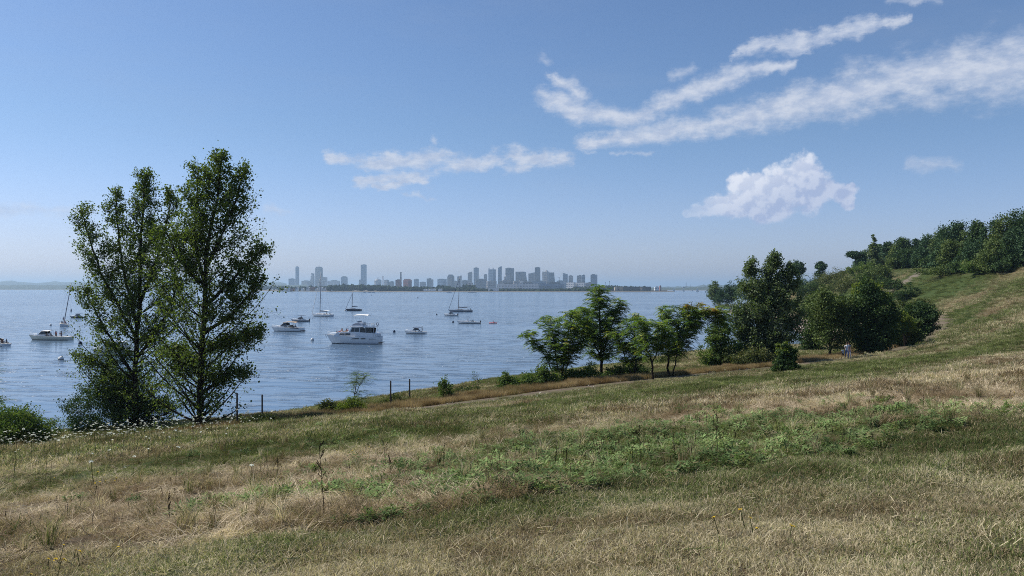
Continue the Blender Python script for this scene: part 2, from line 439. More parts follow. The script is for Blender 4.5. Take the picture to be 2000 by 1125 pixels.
def fields(x, y):
    t, s = ts(x, y)
    n1 = fbm(t / 7.0, s / 2.4, 31, 4); n2 = fbm(x / 1.3, y / 1.3, 37, 3); n3 = fbm(t / 16, s / 5, 41, 3)
    g = 0.36 + (n1 - 0.5) * 1.1 + (n2 - 0.5) * 0.55 + (n3 - 0.5) * 0.8
    g = g + gblob(x, y, GREEN) - gblob(x, y, BROWN)
    dist = np.hypot(x, y)
    g = g + 0.10 * sstep(28, 50, dist)
    far = sstep(95, 150, dist)
    g = g + far * (0.16 + (fbm(t / 30, s / 7, 53, 3) - 0.5) * 1.6)
    return np.clip(g, 0, 1)

# ------------------------------------------------------------ ground mesh
rad = [0.0]
r = 0.6
while r < 1000: rad.append(r); r *= 1.0185 if r > 3 else 1.06
rad += [1100, 1300]
ang = np.concatenate([np.linspace(-44, 44, 430), np.linspace(44, 316, 110)[1:-1]]) * PI / 180
nr, na_ = len(rad), len(ang)
RR, AA = np.meshgrid(np.array(rad[1:]), ang, indexing='ij')
gx = (RR * np.sin(AA)).ravel(); gy = (RR * np.cos(AA)).ravel()
gz = ground(gx, gy)
gz = np.where(np.hypot(gx, gy) > 1050, -3.0, gz)
V = np.c_[gx, gy, gz]
V = np.vstack([V, [[0, 0, float(ground(0, 0)[0])]]])
n0 = nr - 1
ii, jj = np.meshgrid(np.arange(n0 - 1), np.arange(na_), indexing='ij')
jn = (jj + 1) % na_
Fq = np.stack([ii * na_ + jj, (ii + 1) * na_ + jj, (ii + 1) * na_ + jn, ii * na_ + jn], -1).reshape(-1, 4)[:, ::-1]
c0 = len(V) - 1
faces = Fq.tolist() + [(c0, (j + 1) % na_, j)[::1] for j in range(na_)]
me = bpy.data.meshes.new('ground'); me.from_pydata(V.tolist(), [], faces)
me.polygons.foreach_set('use_smooth', [True] * len(me.polygons))
GX, GY = V[:, 0], V[:, 1]
gf = fields(GX, GY); tt, ss = ts(GX, GY)
a = me.attributes.new('green', 'FLOAT', 'POINT'); a.data.foreach_set('value', gf.astype(np.float32))
sdg = shore_sd(GX, GY)
a = me.attributes.new('beach', 'FLOAT', 'POINT'); a.data.foreach_set('value', (1 - sstep(7, 12, sdg + (fbm(GX / 5, GY / 5, 5, 3) - .5) * 4)).astype(np.float32))
soil = 1 - sstep(1.6, 2.6, np.abs(ss - path_s(tt)) + (fbm(GX / 1.2, GY / 1.2, 77, 3) - 0.5) * 1.6)
a = me.attributes.new('soil', 'FLOAT', 'POINT'); a.data.foreach_set('value', soil.astype(np.float32))
m, t, out = new_mat('meadow_ground')
co = t.node('ShaderNodeTexCoord').outputs['Object']
g_ = t.node('ShaderNodeAttribute', attribute_name='green').outputs['Fac']
b_ = t.node('ShaderNodeAttribute', attribute_name='beach').outputs['Fac']
s_ = t.node('ShaderNodeAttribute', attribute_name='soil').outputs['Fac']
fine = t.noise(co, 9.0, 6, 0.7); mid = t.noise(co, 1.4, 5, 0.65)
gg = t.m('ADD', g_, t.m('MULTIPLY', t.m('SUBTRACT', mid, 0.5), 0.9), clamp=True)
c = t.ramp(gg, [(0.0, (0.17, 0.125, 0.075)), (0.35, (0.15, 0.125, 0.06)), (0.6, (0.085, 0.10, 0.035)), (1.0, (0.05, 0.085, 0.022))])
c = t.mix(t.maprange(fine, 0.35, 0.65, 0, 0.65), c, (0.035, 0.028, 0.018))
sand = t.ramp(t.noise(co, 2.5, 7, 0.75), [(0.3, (0.15, 0.125, 0.105)), (0.55, (0.30, 0.24, 0.20)), (0.7, (0.40, 0.33, 0.29))])
c = t.mix(b_, c, sand)
dirt = t.ramp(t.noise(co, 3.0, 7, 0.7), [(0.3, (0.10, 0.085, 0.065)), (0.7, (0.21, 0.175, 0.14))])
c = t.mix(s_, c, dirt)
bp = t.node('ShaderNodeBump', {'Strength': 0.9, 'Distance': 0.12, 'Height': t.noise(co, 7.0, 8, 0.75)})
p = t.node('ShaderNodeBsdfPrincipled', {'Base Color': c, 'Roughness': 0.95, 'Specular IOR Level': 0.1, 'Normal': bp.outputs[0]})
t.l.new(p.outputs[0], out.inputs[0])
me.materials.append(m)
tag(link(bpy.data.objects.new('ground', me)), 'grassy hillside sloping down to the shore', kind='structure')

# ---- the dirt path, a worn sheet lying on the slope
pw = []
for i in range(len(path_w) - 1):
    a_, b2 = np.array(path_w[i][:2]), np.array(path_w[i + 1][:2]); n = max(2, int(np.linalg.norm(b2 - a_) / 0.8))
    for k in range(n): pw.append(a_ + (b2 - a_) * k / n)
pw = np.array(pw)
for _ in range(30): pw[1:-1] = (pw[:-2] + pw[1:-1] * 2 + pw[2:]) / 4
tan = np.gradient(pw, axis=0); tan /= np.linalg.norm(tan, axis=1)[:, None]
nor = np.c_[tan[:, 1], -tan[:, 0]]
K = 13; vs = []; 
for j in range(K):
    o = (j / (K - 1) - 0.5) * 2
    wv = 1.9 + (fbm(np.arange(len(pw)) * 0.31, np.full(len(pw), 3.0 + (o > 0)), 61, 3) - 0.5) * 0.9
    q = pw + nor * (o * wv)[:, None]
    z = ground(q[:, 0], q[:, 1]) + 0.03 - 0.05 * (abs(o) > 0.99)
    vs.append(np.c_[q, z])
vs = np.stack(vs, 1); n = len(pw)
me = bpy.data.meshes.new('path')
me.from_pydata(vs.reshape(-1, 3).tolist(), [], [(i * K + j, i * K + j + 1, (i + 1) * K + j + 1, (i + 1) * K + j) for i in range(n - 1) for j in range(K - 1)])
me.polygons.foreach_set('use_smooth', [True] * len(me.polygons))
m, t, out = new_mat('worn_gravel')
co = t.node('ShaderNodeTexCoord').outputs['Object']
c = t.ramp(t.noise(co, 1.6, 8, 0.75), [(0.28, (0.055, 0.04, 0.03)), (0.5, (0.125, 0.095, 0.07)), (0.72, (0.22, 0.175, 0.135))])
st = t.maprange(t.noise(co, 14.0, 4, 0.7), 0.58, 0.66)
c = t.mix(st, c, (0.36, 0.33, 0.29))
gr = t.maprange(t.noise(co, 0.8, 6, 0.75), 0.46, 0.56, 0, 0.85)
c = t.mix(gr, c, (0.10, 0.10, 0.045))
bp = t.node('ShaderNodeBump', {'Strength': 0.8, 'Distance': 0.06, 'Height': t.noise(co, 12.0, 7, 0.7)})
p = t.node('ShaderNodeBsdfPrincipled', {'Base Color': c, 'Roughness': 0.95, 'Specular IOR Level': 0.1, 'Normal': bp.outputs[0]})
t.l.new(p.outputs[0], out.inputs[0]); me.materials.append(m)
tag(link(bpy.data.objects.new('path', me)), 'worn dirt footpath along the shore edge', kind='structure')

# ------------------------------------------------------------ water
mb = MB()
rr_ = [0] + [60 * 1.25 ** k for k in range(30)]
rr_ = [q for q in rr_ if q < 40000] + [40000]
n = 96; vs = [(0, 0, 0)]
for q in rr_[1:]:
    vs += [(q * math.cos(2 * PI * k / n), q * math.sin(2 * PI * k / n), 0) for k in range(n)]
fs = [(0, 1 + k, 1 + (k + 1) % n) for k in range(n)]
for i in range(len(rr_) - 2):
    b0 = 1 + i * n
    fs += [(b0 + k, b0 + n + k, b0 + n + (k + 1) % n, b0 + (k + 1) % n) for k in range(n)]
mb.add(vs, fs)
m, t, out = new_mat('sea_water')
co = t.node('ShaderNodeTexCoord').outputs['Object']
rot = t.node('ShaderNodeVectorRotate', {'Vector': co, 'Angle': R(12)}, rotation_type='Z_AXIS').outputs[0]
w1 = t.noise(t.vm('MULTIPLY', rot, (0.42, 1.0, 1)), 0.40, 4, 0.55, dist=0.5)
w1 = t.maprange(w1, 0.50, 0.74)
w2 = t.noise(t.vm('MULTIPLY', rot, (0.5, 1.0, 1)), 1.9, 4, 0.6)
w3 = t.noise(t.vm('MULTIPLY', rot, (0.22, 1.0, 1)), 0.10, 3, 0.55)
patch = t.maprange(t.noise(t.vm('MULTIPLY', rot, (0.35, 1.0, 1)), 0.012, 5, 0.6), 0.40, 0.60, 0.35, 1.5)
hgt = t.m('ADD', t.m('ADD', t.m('MULTIPLY', w1, 0.42), t.m('MULTIPLY', w2, 0.030)), t.m('MULTIPLY', w3, 0.45))
hgt = t.m('MULTIPLY', hgt, patch)
bp = t.node('ShaderNodeBump', {'Strength': 1.0, 'Distance': 1.0, 'Height': hgt})
body = t.mix(t.maprange(t.noise(co, 0.006, 4, 0.6), 0.4, 0.6), (0.075, 0.125, 0.19), (0.10, 0.155, 0.22))
p = t.node('ShaderNodeBsdfPrincipled', {'Base Color': body, 'Roughness': 0.15, 'IOR': 1.333, 'Specular IOR Level': 1.0, 'Normal': bp.outputs[0]})
t.l.new(p.outputs[0], out.inputs[0])
tag(mb.build('water', m), 'blue rippled harbour water', kind='structure')

# ------------------------------------------------------------ air
mb = MB(); mb.box(-43000, 43000, -43000, 43000, -4.2, 262)
m, t, out = new_mat('haze_air')
HAZE_D = 0.82e-4
v = t.node('ShaderNodeVolumePrincipled', {'Color': (0.56, 0.78, 1.0, 1), 'Density': HAZE_D, 'Anisotropy': 0.25})
t.l.new(v.outputs[0], out.inputs['Volume'])
m.cycles.homogeneous_volume = True if hasattr(m.cycles, 'homogeneous_volume') else None
hz = mb.build('haze', m); tag(hz, 'pale blue haze over the harbour', kind='stuff')
# ------------------------------------------------------------ foliage
M = {}
M['poplar'] = leaf_mat('cottonwood_leaf', [(0.0, (0.050, 0.073, 0.026)), (0.5, (0.094, 0.130, 0.035)), (0.85, (0.165, 0.204, 0.055)), (1.0, (0.275, 0.275, 0.099))], 0.38, 0.02)
M['sumac'] = leaf_mat('frond_leaf', [(0.0, (0.066, 0.120, 0.039)), (0.55, (0.131, 0.208, 0.053)), (0.9, (0.242, 0.307, 0.076)), (1.0, (0.374, 0.351, 0.088))], 0.34, 0.02)
M['gold'] = leaf_mat('turning_leaf', [(0.0, (0.066, 0.088, 0.022)), (0.5, (0.143, 0.143, 0.033)), (0.8, (0.286, 0.187, 0.033)), (1.0, (0.396, 0.165, 0.044))], 0.34, 0.02)
M['aspen'] = leaf_mat('grey_green_leaf', [(0.0, (0.05, 0.075, 0.04)), (0.55, (0.10, 0.135, 0.06)), (0.9, (0.19, 0.225, 0.11)), (1.0, (0.33, 0.35, 0.24))], 0.36, 0.03)
M['dark'] = leaf_mat('dark_leaf', [(0.0, (0.021, 0.043, 0.019)), (0.6, (0.051, 0.090, 0.030)), (1.0, (0.119, 0.161, 0.048))], 0.22, 0.02)
M['pine'] = leaf_mat('needle_leaf', [(0.0, (0.019, 0.044, 0.024)), (0.6, (0.048, 0.090, 0.040)), (1.0, (0.100, 0.150, 0.059))], 0.12, 0.02)
M['oak'] = leaf_mat('olive_leaf', [(0.0, (0.045, 0.073, 0.025)), (0.6, (0.095, 0.130, 0.040)), (1.0, (0.180, 0.215, 0.059))], 0.2, 0.02)
M['lime'] = leaf_mat('yellow_green_leaf', [(0.0, (0.060, 0.090, 0.017)), (0.6, (0.132, 0.168, 0.029)), (1.0, (0.240, 0.252, 0.060))], 0.35, 0.02)
M['scrub'] = leaf_mat('scrub_leaf', [(0.0, (0.053, 0.060, 0.030)), (0.5, (0.090, 0.113, 0.041)), (0.8, (0.149, 0.149, 0.060)), (1.0, (0.239, 0.179, 0.090))], 0.28, 0.02)
M['weed'] = leaf_mat('shore_weed_leaf', [(0.0, (0.050, 0.088, 0.027)), (0.5, (0.094, 0.144, 0.040)), (0.85, (0.163, 0.200, 0.056)), (1.0, (0.250, 0.225, 0.100))], 0.35, 0.02)
M['sapling'] = leaf_mat('pale_frond_leaf', [(0.0, (0.077, 0.127, 0.072)), (0.6, (0.132, 0.187, 0.110)), (1.0, (0.220, 0.264, 0.165))], 0.35, 0.02)
M['bark'] = simple('grey_bark', (0.085, 0.07, 0.055), 0.95, var=0.5, scale=6, bump=0.5, spec=0.1)
M['bark_pale'] = simple('pale_bark', (0.17, 0.145, 0.115), 0.95, var=0.5, scale=6, bump=0.5, spec=0.1)
M['bark_dark'] = simple('dark_bark', (0.04, 0.032, 0.026), 0.95, var=0.4, scale=6, bump=0.5, spec=0.1)

def unit(v): return v / (np.linalg.norm(v, axis=-1, keepdims=True) + 1e-9)
def leaf_quads(rng, C, size, droop=0.0, jit=0.3, aspect=0.72):
    """rhombic leaves at centres C, returns (4N,3)"""
    n = len(C)
    d = unit(rng.normal(size=(n, 3)) + np.array([0, 0, -droop]))
    u = unit(np.cross(d, rng.normal(size=(n, 3))))
    L = (size * (1 + jit * rng.normal(size=(n, 1)))).clip(size * 0.4)
    w = L * aspect * 0.5
    nn = np.cross(d, u) * L * 0.12
    return np.stack([C - d * L * 0.5, C + u * w + nn, C + d * L * 0.5, C - u * w + nn], 1).reshape(-1, 3)
def leaf_mesh(name, rng, C, size, mat, cl=None, droop=0.0, aspect=0.72):
    V = leaf_quads(rng, C, size, droop, aspect=aspect)
    r_ = rng.random(len(C)) if cl is None else np.clip(0.65 * rng.random(len(C)) + 0.35 * cl, 0, 1)
    return quad_mesh(name, V, {'rnd': np.repeat(r_, 4)}, mat)
def fronds(rng, base, direc, L, nl=9, leaf=0.11):
    """pinnate fronds: many leaflets along arching stalks. returns centres, dirs arrays as quads"""
    n = len(base)
    k = np.linspace(0.15, 1, nl)
    d = unit(direc)
    side = unit(np.cross(d, np.array([0, 0, 1.0]) + 0.3 * rng.normal(size=(n, 3))))
    Ls = L * (0.7 + 0.6 * rng.random((n, 1)))
    out = []
    for j, kk in enumerate(k):
        p = base + d * Ls * kk + np.array([0, 0, -1.0]) * Ls * (kk ** 2) * 0.45
        for sgn in (-1, 1):
            ld = unit(side * sgn + d * 0.45 + np.array([0, 0, -0.45]) + 0.15 * rng.normal(size=(n, 3)))
            ll = leaf * (1.15 - 0.45 * abs(kk - 0.5)) * (0.8 + 0.4 * rng.random((n, 1)))
            up = unit(np.cross(ld, d)) * 0.02
            u = d * ll * 0.17
            out.append(np.stack([p, p + ld * ll * 0.5 + u + up, p + ld * ll, p + ld * ll * 0.5 - u + up], 1))
    A = np.concatenate(out, 0)
    return A.reshape(-1, 3), np.repeat(np.tile(rng.random(n), nl * 2), 4)

def interp_poly(P, h):
    P = np.asarray(P, float); seg = np.linalg.norm(np.diff(P, axis=0), axis=1); cum = np.r_[0, np.cumsum(seg)] / seg.sum()
    return np.array([np.interp(h, cum, P[:, k]) for k in range(3)])

def px_local(pts, d0, origin):
    o = []
    for p in pts:
        d = d0 + (p[2] if len(p) > 2 else 0)
        o.append(np.array(world_at(p[0], p[1], d)) - origin)
    return o

def px_tree(name, label, base, leaders, mat, leafsize=0.085, seed=1, bark='bark', kind='leaf', ntwig=9, nleaf=60, cat='tree', group=None,
            tr=0.16, d=None, spread=0.75, golds=None, sig=0.13, squash=1.0, name_trunk='trunk', tlk=1.7, aspect=0.85):
    """leaders: list of (points[(px,py,dy)], widths[(h,px)], nbranch, start_h, rise)"""
    rng = np.random.default_rng(seed)
    b = hit(*base) if d is None else base_at(base[0], d)
    o = np.array(b); d0 = b[1]; s = d0 / F
    root = empty(name, b, 0, label, cat, group)
    mb = MB(); LC = []; CL = []; FB = []; FD = []
    for li, (pts, widths, nb, sh, rise) in enumerate(leaders):
        Pl = px_local(pts, d0, o)
        if pts[0][0] == base[0] and pts[0][1] >= base[1] - 2: Pl[0] = np.array([0, 0, -0.15])
        hs = np.linspace(0, 1, 14)
        C = np.array([interp_poly(Pl, h) for h in hs])
        C[1:-1] += rng.normal(size=(12, 3)) * 0.035 * np.array([1, 1, 0])
        r0 = tr if li == 0 else tr * 0.55
        mb.tube(C, [r0 * (1 - 0.9 * h) ** 0.8 + 0.012 + (0.35 * r0 if i == 0 and li == 0 else 0) for i, h in enumerate(hs)], 7)
        Lh = np.linalg.norm(C[-1] - C[0])
        wx = [w[0] for w in widths]; wy = [w[1] * s for w in widths]
        ph = rng.random() * 6
        for k in range(nb):
            he = sh + (1 - sh) * ((k + rng.random()) / nb) ** 0.9
            Rr = np.interp(he, wx, wy) * (0.35 + 0.72 * rng.random())
            ph += 2.4 + rng.normal() * 0.3
            dirh = np.array([math.cos(ph), math.sin(ph) * spread, 0])
            end = interp_poly(C, he) + dirh * Rr + np.array([0, 0, rng.normal() * 0.2])
            hs0 = max(0.03, he - rise * Rr / Lh)
            st = interp_poly(C, hs0)
            midp = st * 0.45 + end * 0.55 + np.array([0, 0, -0.12 * Rr * rise + 0.0]) + dirh * 0.1 * Rr
            q = [(1 - u_) ** 2 * st + 2 * u_ * (1 - u_) * midp + u_ * u_ * end for u_ in np.linspace(0, 1, 6)]
            rb = max(0.010, 0.36 * r0 * (1 - he) + 0.010)
            mb.tube(q, [rb * (1 - 0.75 * u_) for u_ in np.linspace(0, 1, 6)], 4, cap=False)
            cl0 = rng.random()
            for j in range(ntwig):
                u_ = 0.28 + 0.72 * (j + rng.random()) / ntwig
                p0 = interp_poly(np.array(q), u_)
                bd = unit((q[-1] - q[0])[None])[0]
                td = unit((bd * 0.6 + rng.normal(size=3) * 0.75 + np.array([0, 0, 0.25]))[None])[0]
                tl = ((0.16 + 0.26 * rng.random()) * (0.5 + 0.5 * Rr) + 0.12) * (tlk if kind == 'leaf' else 1)
                p1 = p0 + td * tl
                mb.tube([p0, p1], [0.007, 0.004], 3, cap=False)
                m_ = max(3, int(nleaf * (0.5 + rng.random()) * (1 if kind == 'leaf' else 0.12)))
                uu = rng.random((m_, 1)) ** 0.7
                P = p0 + (p1 - p0) * uu
                if kind == 'leaf':
                    P = P + rng.normal(size=(m_, 3)) * sig * np.array([1, 1, squash])
                    LC.append(P); CL.append(np.full(m_, 0.5 * cl0 + 0.5 * rng.random()))
                else:
                    a_ = rng.random(m_) * 2 * PI
                    FB.append(P); FD.append(np.c_[np.cos(a_), np.sin(a_), 0.35 + 0.3 * rng.normal(size=m_)])
    mb.build(name_trunk, M[bark], root, True)
    if kind == 'leaf':
        LC = np.concatenate(LC); CL = np.concatenate(CL)
        link(bpy.data.objects.new('crown', leaf_mesh('crown', rng, LC, leafsize, M[mat], CL, 0.3, aspect)), root)
    else:
        FB = np.concatenate(FB); FD = np.concatenate(FD)
        V, rn = fronds(rng, FB, FD, 0.62, 8, leafsize)
        cm = quad_mesh('crown', V, {'rnd': rn}, M[mat])
        if golds:
            cm.materials.append(M['gold'])
            cen = V.reshape(-1, 4, 3).mean(1)
            g = np.zeros(len(cen), np.int32)
            for (gx_, gy_, gr_) in golds:
                c_ = np.array(world_at(gx_, gy_, d0)) - o
                dd = np.hypot(cen[:, 0] - c_[0], cen[:, 2] - c_[2]) / (gr_ * s)
                g |= ((dd + rn.reshape(-1, 4)[:, 0] * 0.8) < 1.1).astype(np.int32)
            cm.polygons.foreach_set('material_index', g)
        link(bpy.data.objects.new('crown', cm), root)
    return root

def lump_points(rng, lumps, n, shell=0.5, tufts=90, tsig=0.14):
    """points in a union of ellipsoids, gathered in tufts, biased to the surface"""
    L = np.array(lumps, float)  # x,y,z,rx,ry,rz
    vol = L[:, 3] * L[:, 4] * L[:, 5]; pr = vol ** 0.75; pr /= pr.sum()
    k = rng.choice(len(L), tufts, p=pr)
    d = unit(rng.normal(size=(tufts, 3))); rad_ = (shell + (1.04 - shell) * rng.random((tufts, 1)) ** 0.6)
    T = L[k, :3] + d * rad_ * L[k, 3:6]
    ns = max(3, tufts // 7); q = rng.choice(tufts, ns); up = unit(d[q] * [1, 1, .6] + [0, 0, .75])
    T[q] += up * (L[k[q], 3:6].mean(1) * (0.15 + 0.4 * rng.random(ns)))[:, None]
    tr_ = rng.random(tufts)
    i = rng.integers(0, tufts, n)
    sc = (vol.mean() ** (1 / 3))
    P = T[i] + rng.normal(size=(n, 3)) * tsig * sc * np.array([1, 1, 0.7])
    return P, tr_[i], T

DENS = 2.6
def bush(name, label, loc, lumps, mat, n=2500, size=0.12, seed=1, cat='bush', group=None, trunk_h=0.0, tr=0.08, bark='bark_dark', tufts=90, tsig=0.14, shell=0.5, droop=0.1, parts=('stems', 'foliage'), aspect=0.72, nst=10):
    rng = np.random.default_rng(seed)
    root = empty(name, loc, 0, label, cat, group)
    n = int(n * DENS); size = size * 1.12
    P, cl, T = lump_points(rng, lumps, n, shell, tufts, tsig)
    P[:, 2] = np.maximum(P[:, 2], 0.02 + 0.1 * rng.random(len(P)))
    mb = MB()
    L = np.array(lumps, float); ctr = (L[:, :3] * L[:, 3:4]).sum(0) / L[:, 3].sum()
    if trunk_h > 0:
        top = np.array([ctr[0], ctr[1], max(ctr[2], trunk_h)])
        mb.tube([(0, 0, -0.3), (rng.normal() * 0.05, 0, trunk_h * 0.5), (ctr[0] * 0.5, ctr[1] * 0.5, trunk_h), top], [tr * 1.25, tr, tr * 0.85, tr * 0.4], 7)
        st = np.array([ctr[0] * 0.5, ctr[1] * 0.5, trunk_h])
    else: st = np.array([0, 0, -0.1])
    for k in rng.choice(len(T), min(nst, len(T)), replace=False):
        e = T[k]; q = st * 0.5 + e * 0.5 + np.array([0, 0, 0.05 * np.linalg.norm(e - st)])
        mb.tube([st * 1.0, q, e], [tr * 0.5, tr * 0.3, tr * 0.1], 4, cap=False)
    mb.build(parts[0], M[bark], root, True)
    link(bpy.data.objects.new(parts[1], leaf_mesh(parts[1], rng, P, size, M[mat], cl, droop, aspect)), root)
    return root
def px_bush(name, label, d, px_lumps, mat, base=None, **kw):
    """px_lumps: (px, py, rx_px, rz_px, dy, ry_px)"""
    bx = base if base else sum(l[0] for l in px_lumps) / len(px_lumps)
    if d is None:
        h = hit(bx, max(l[1] + l[3] for l in px_lumps)); d = h[1] if h[2] > 0.3 else 300
    loc = base_at(bx, d); s = d / F; L = []
    for l in px_lumps:
        dy = l[4] if len(l) > 4 else 0.0
        w = np.array(world_at(l[0], l[1], d)) - np.array(loc)
        L.append((w[0], dy, w[2], l[2] * s, (l[5] if len(l) > 5 else l[2] * 0.8) * s, l[3] * s))
    return bush(name, label, loc, L, mat, **kw)
# ---- two tall cottonwoods
px_tree('poplar_tree', 'tall cottonwood with one straight trunk, taller of the pair on the shore bank', (390, 838),
        [([(390, 838, 0), (392, 740, 0), (398, 620, 0), (404, 500, 0), (424, 390, 0), (432, 306, 0)], [(0, 10), (.08, 78), (.2, 112), (.4, 130), (.52, 130), (.65, 112), (.8, 76), (.93, 36), (1, 8)], 104, .08, 1.0),
         ([(402, 560, 0), (380, 470, .3), (384, 380, .3), (388, 325, .3)], [(0, 20), (.4, 46), (.8, 30), (1, 6)], 22, .25, 1.3),
         ([(405, 520, 0), (446, 430, -.4), (470, 360, -.4), (480, 328, -.4)], [(0, 20), (.4, 40), (.8, 26), (1, 6)], 18, .3, 1.3),
         ([(400, 600, 0), (460, 540, .2), (520, 480, .2)], [(0, 20), (.5, 40), (1, 18)], 16, .3, 0.8),
         ([(396, 650, 0), (450, 620, -.4), (512, 545, -.4)], [(0, 20), (.5, 34), (1, 16)], 14, .3, 0.8),
         ([(393, 770, 0), (430, 740, -.4), (478, 720, -.4)], [(0, 24), (.5, 34), (1, 22)], 12, .3, 0.4),
         ([(394, 740, 0), (360, 700, .4), (330, 680, .4)], [(0, 30), (.5, 44), (1, 30)], 18, .2, 0.5),
         ([(396, 690, 0), (450, 665, .4), (506, 650, .4)], [(0, 30), (.5, 40), (1, 20)], 18, .2, 0.5),
         ([(400, 560, 0), (345, 500, -.4), (318, 440, -.4)], [(0, 30), (.5, 44), (1, 26)], 18, .2, 0.8)],
        'poplar', 0.118, seed=11, nleaf=15, ntwig=13, tr=0.2, sig=0.13, bark='bark_dark')
px_tree('poplar_tree', 'broader cottonwood with several leading stems beside the tallest one', (265, 838),
        [([(265, 838, 0), (264, 720, 0), (272, 600, 0), (276, 450, 0), (286, 338, 0)], [(0, 20), (.08, 90), (.2, 112), (.4, 118), (.55, 92), (.7, 64), (.85, 40), (1, 8)], 88, .06, 1.0),
         ([(268, 640, 0), (240, 520, .4), (228, 430, .4), (226, 368, .4)], [(0, 20), (.4, 48), (.8, 28), (1, 5)], 24, .2, 1.3),
         ([(266, 660, 0), (200, 540, -.3), (172, 460, -.3), (158, 408, -.3)], [(0, 20), (.4, 46), (.8, 34), (1, 8)], 26, .2, 1.2),
         ([(270, 600, 0), (310, 500, .5), (328, 420, .5), (340, 375, .5)], [(0, 20), (.4, 52), (.8, 40), (1, 10)], 24, .2, 1.3),
         ([(264, 740, 0), (210, 650, .2), (160, 560, .2)], [(0, 20), (.5, 44), (1, 20)], 18, .2, 0.9),
         ([(264, 780, 0), (200, 720, -.2), (158, 690, -.2)], [(0, 20), (.5, 40), (1, 22)], 16, .2, 0.8),
         ([(268, 700, 0), (330, 610, -.3), (352, 540, -.3)], [(0, 20), (.5, 50), (1, 20)], 20, .2, 0.9)],
        'poplar', 0.118, seed=12, nleaf=17, ntwig=13, tr=0.19, sig=0.13, bark='bark_dark')
dp = hit(265, 838)[1]
px_bush('bush', 'dense dark bush wrapped around the foot of the cottonwoods', dp + 0.8,
        [(190, 795, 52, 52, 0, 50), (250, 800, 50, 44, .4, 50), (310, 806, 34, 34, -.2), (165, 830, 32, 22, 0), (230, 750, 50, 36, 0.5)], 'dark', n=15000, size=0.085, seed=3, tufts=420, tsig=0.16, shell=0.3)
px_bush('bush', 'rounded olive bush at the edge of the meadow with lace flowers before it', 43,
        [(18, 838, 62, 40, 0, 50), (68, 845, 34, 28, .5), (-20, 830, 50, 38, .5), (40, 822, 34, 26, 0)], 'weed', n=9000, size=0.075, seed=4, tufts=300, tsig=0.16, shell=0.35)
px_tree('young_tree', 'young tree of which only feathery branch tips reach over the rounded bush', (-40, 860),
        [([(-40, 860, 0), (-34, 780, 0), (-24, 722, 0)], [(0, 20), (.6, 46), (1, 24)], 20, .4, .7)], 'sapling', 0.1, seed=6, kind='frond', ntwig=4, nleaf=18, tr=0.05, bark='bark')

# ---- the row of airy trees beside the path
FR = dict(kind='frond', bark='bark_dark')
px_tree('sumac_tree', 'many-stemmed frond-leaved tree at the shoreward end of the tree row', (1092, 752),
        [([(1092, 752, 0), (1104, 700, 0), (1110, 640, 0), (1118, 606, 0)], [(0, 10), (.4, 24), (.75, 46), (1, 16)], 32, .26, .7),
         ([(1090, 752, 0), (1088, 700, .4), (1080, 650, .4), (1074, 618, .4)], [(0, 10), (.5, 26), (.8, 34), (1, 16)], 24, .24, .7),
         ([(1086, 740, 0), (1062, 690, .3), (1040, 662, .3), (1027, 652, .3)], [(0, 10), (.5, 16), (1, 10)], 10, .5, .5),
         ([(1094, 745, 0), (1118, 690, -.3), (1138, 655, -.3), (1145, 622, -.3)], [(0, 10), (.6, 26), (1, 20)], 18, .4, .6)],
        'sumac', 0.17, seed=21, ntwig=6, nleaf=24, tr=0.09, **FR)
px_tree('sumac_tree', 'tallest frond-leaved tree of the row with a pale trunk', (1176, 742),
        [([(1176, 742, 0), (1174, 690, 0), (1173, 640, 0), (1168, 566, 0)], [(0, 10), (.3, 34), (.5, 54), (.75, 44), (1, 10)], 56, .26, .7),
         ([(1174, 700, 0), (1200, 620, .3), (1212, 588, .3)], [(0, 10), (.6, 32), (1, 14)], 22, .3, .7),
         ([(1174, 705, 0), (1148, 640, -.3), (1132, 602, -.3)], [(0, 10), (.6, 26), (1, 12)], 20, .3, .7)],
        'sumac', 0.17, seed=22, ntwig=6, nleaf=25, tr=0.13, **FR)
px_tree('sumac_tree', 'leaning frond-leaved tree close to the tallest one of the row', (1240, 740),
        [([(1240, 740, 0), (1242, 700, 0), (1240, 650, 0), (1238, 618, 0)], [(0, 8), (.4, 20), (.8, 32), (1, 16)], 30, .24, .6),
         ([(1236, 736, 0), (1222, 700, .3), (1212, 672, .3), (1205, 650, .3)], [(0, 6), (.6, 18), (1, 14)], 14, .3, .6)],
        'sumac', 0.16, seed=23, ntwig=6, nleaf=23, tr=0.075, **FR)
px_tree('sumac_tree', 'slim forked frond-leaved tree whose bare trunk splits into a wide fork', (1274, 742),
        [([(1274, 742, 0), (1274, 708, 0), (1262, 680, 0), (1258, 646, 0), (1256, 624, 0)], [(0, 6), (.6, 20), (1, 18)], 20, .42, .5),
         ([(1274, 708, 0), (1288, 680, .2), (1296, 650, .2), (1290, 632, .2)], [(0, 6), (.6, 20), (1, 18)], 18, .3, .5)],
        'sumac', 0.16, seed=24, ntwig=6, nleaf=21, tr=0.08, **FR)
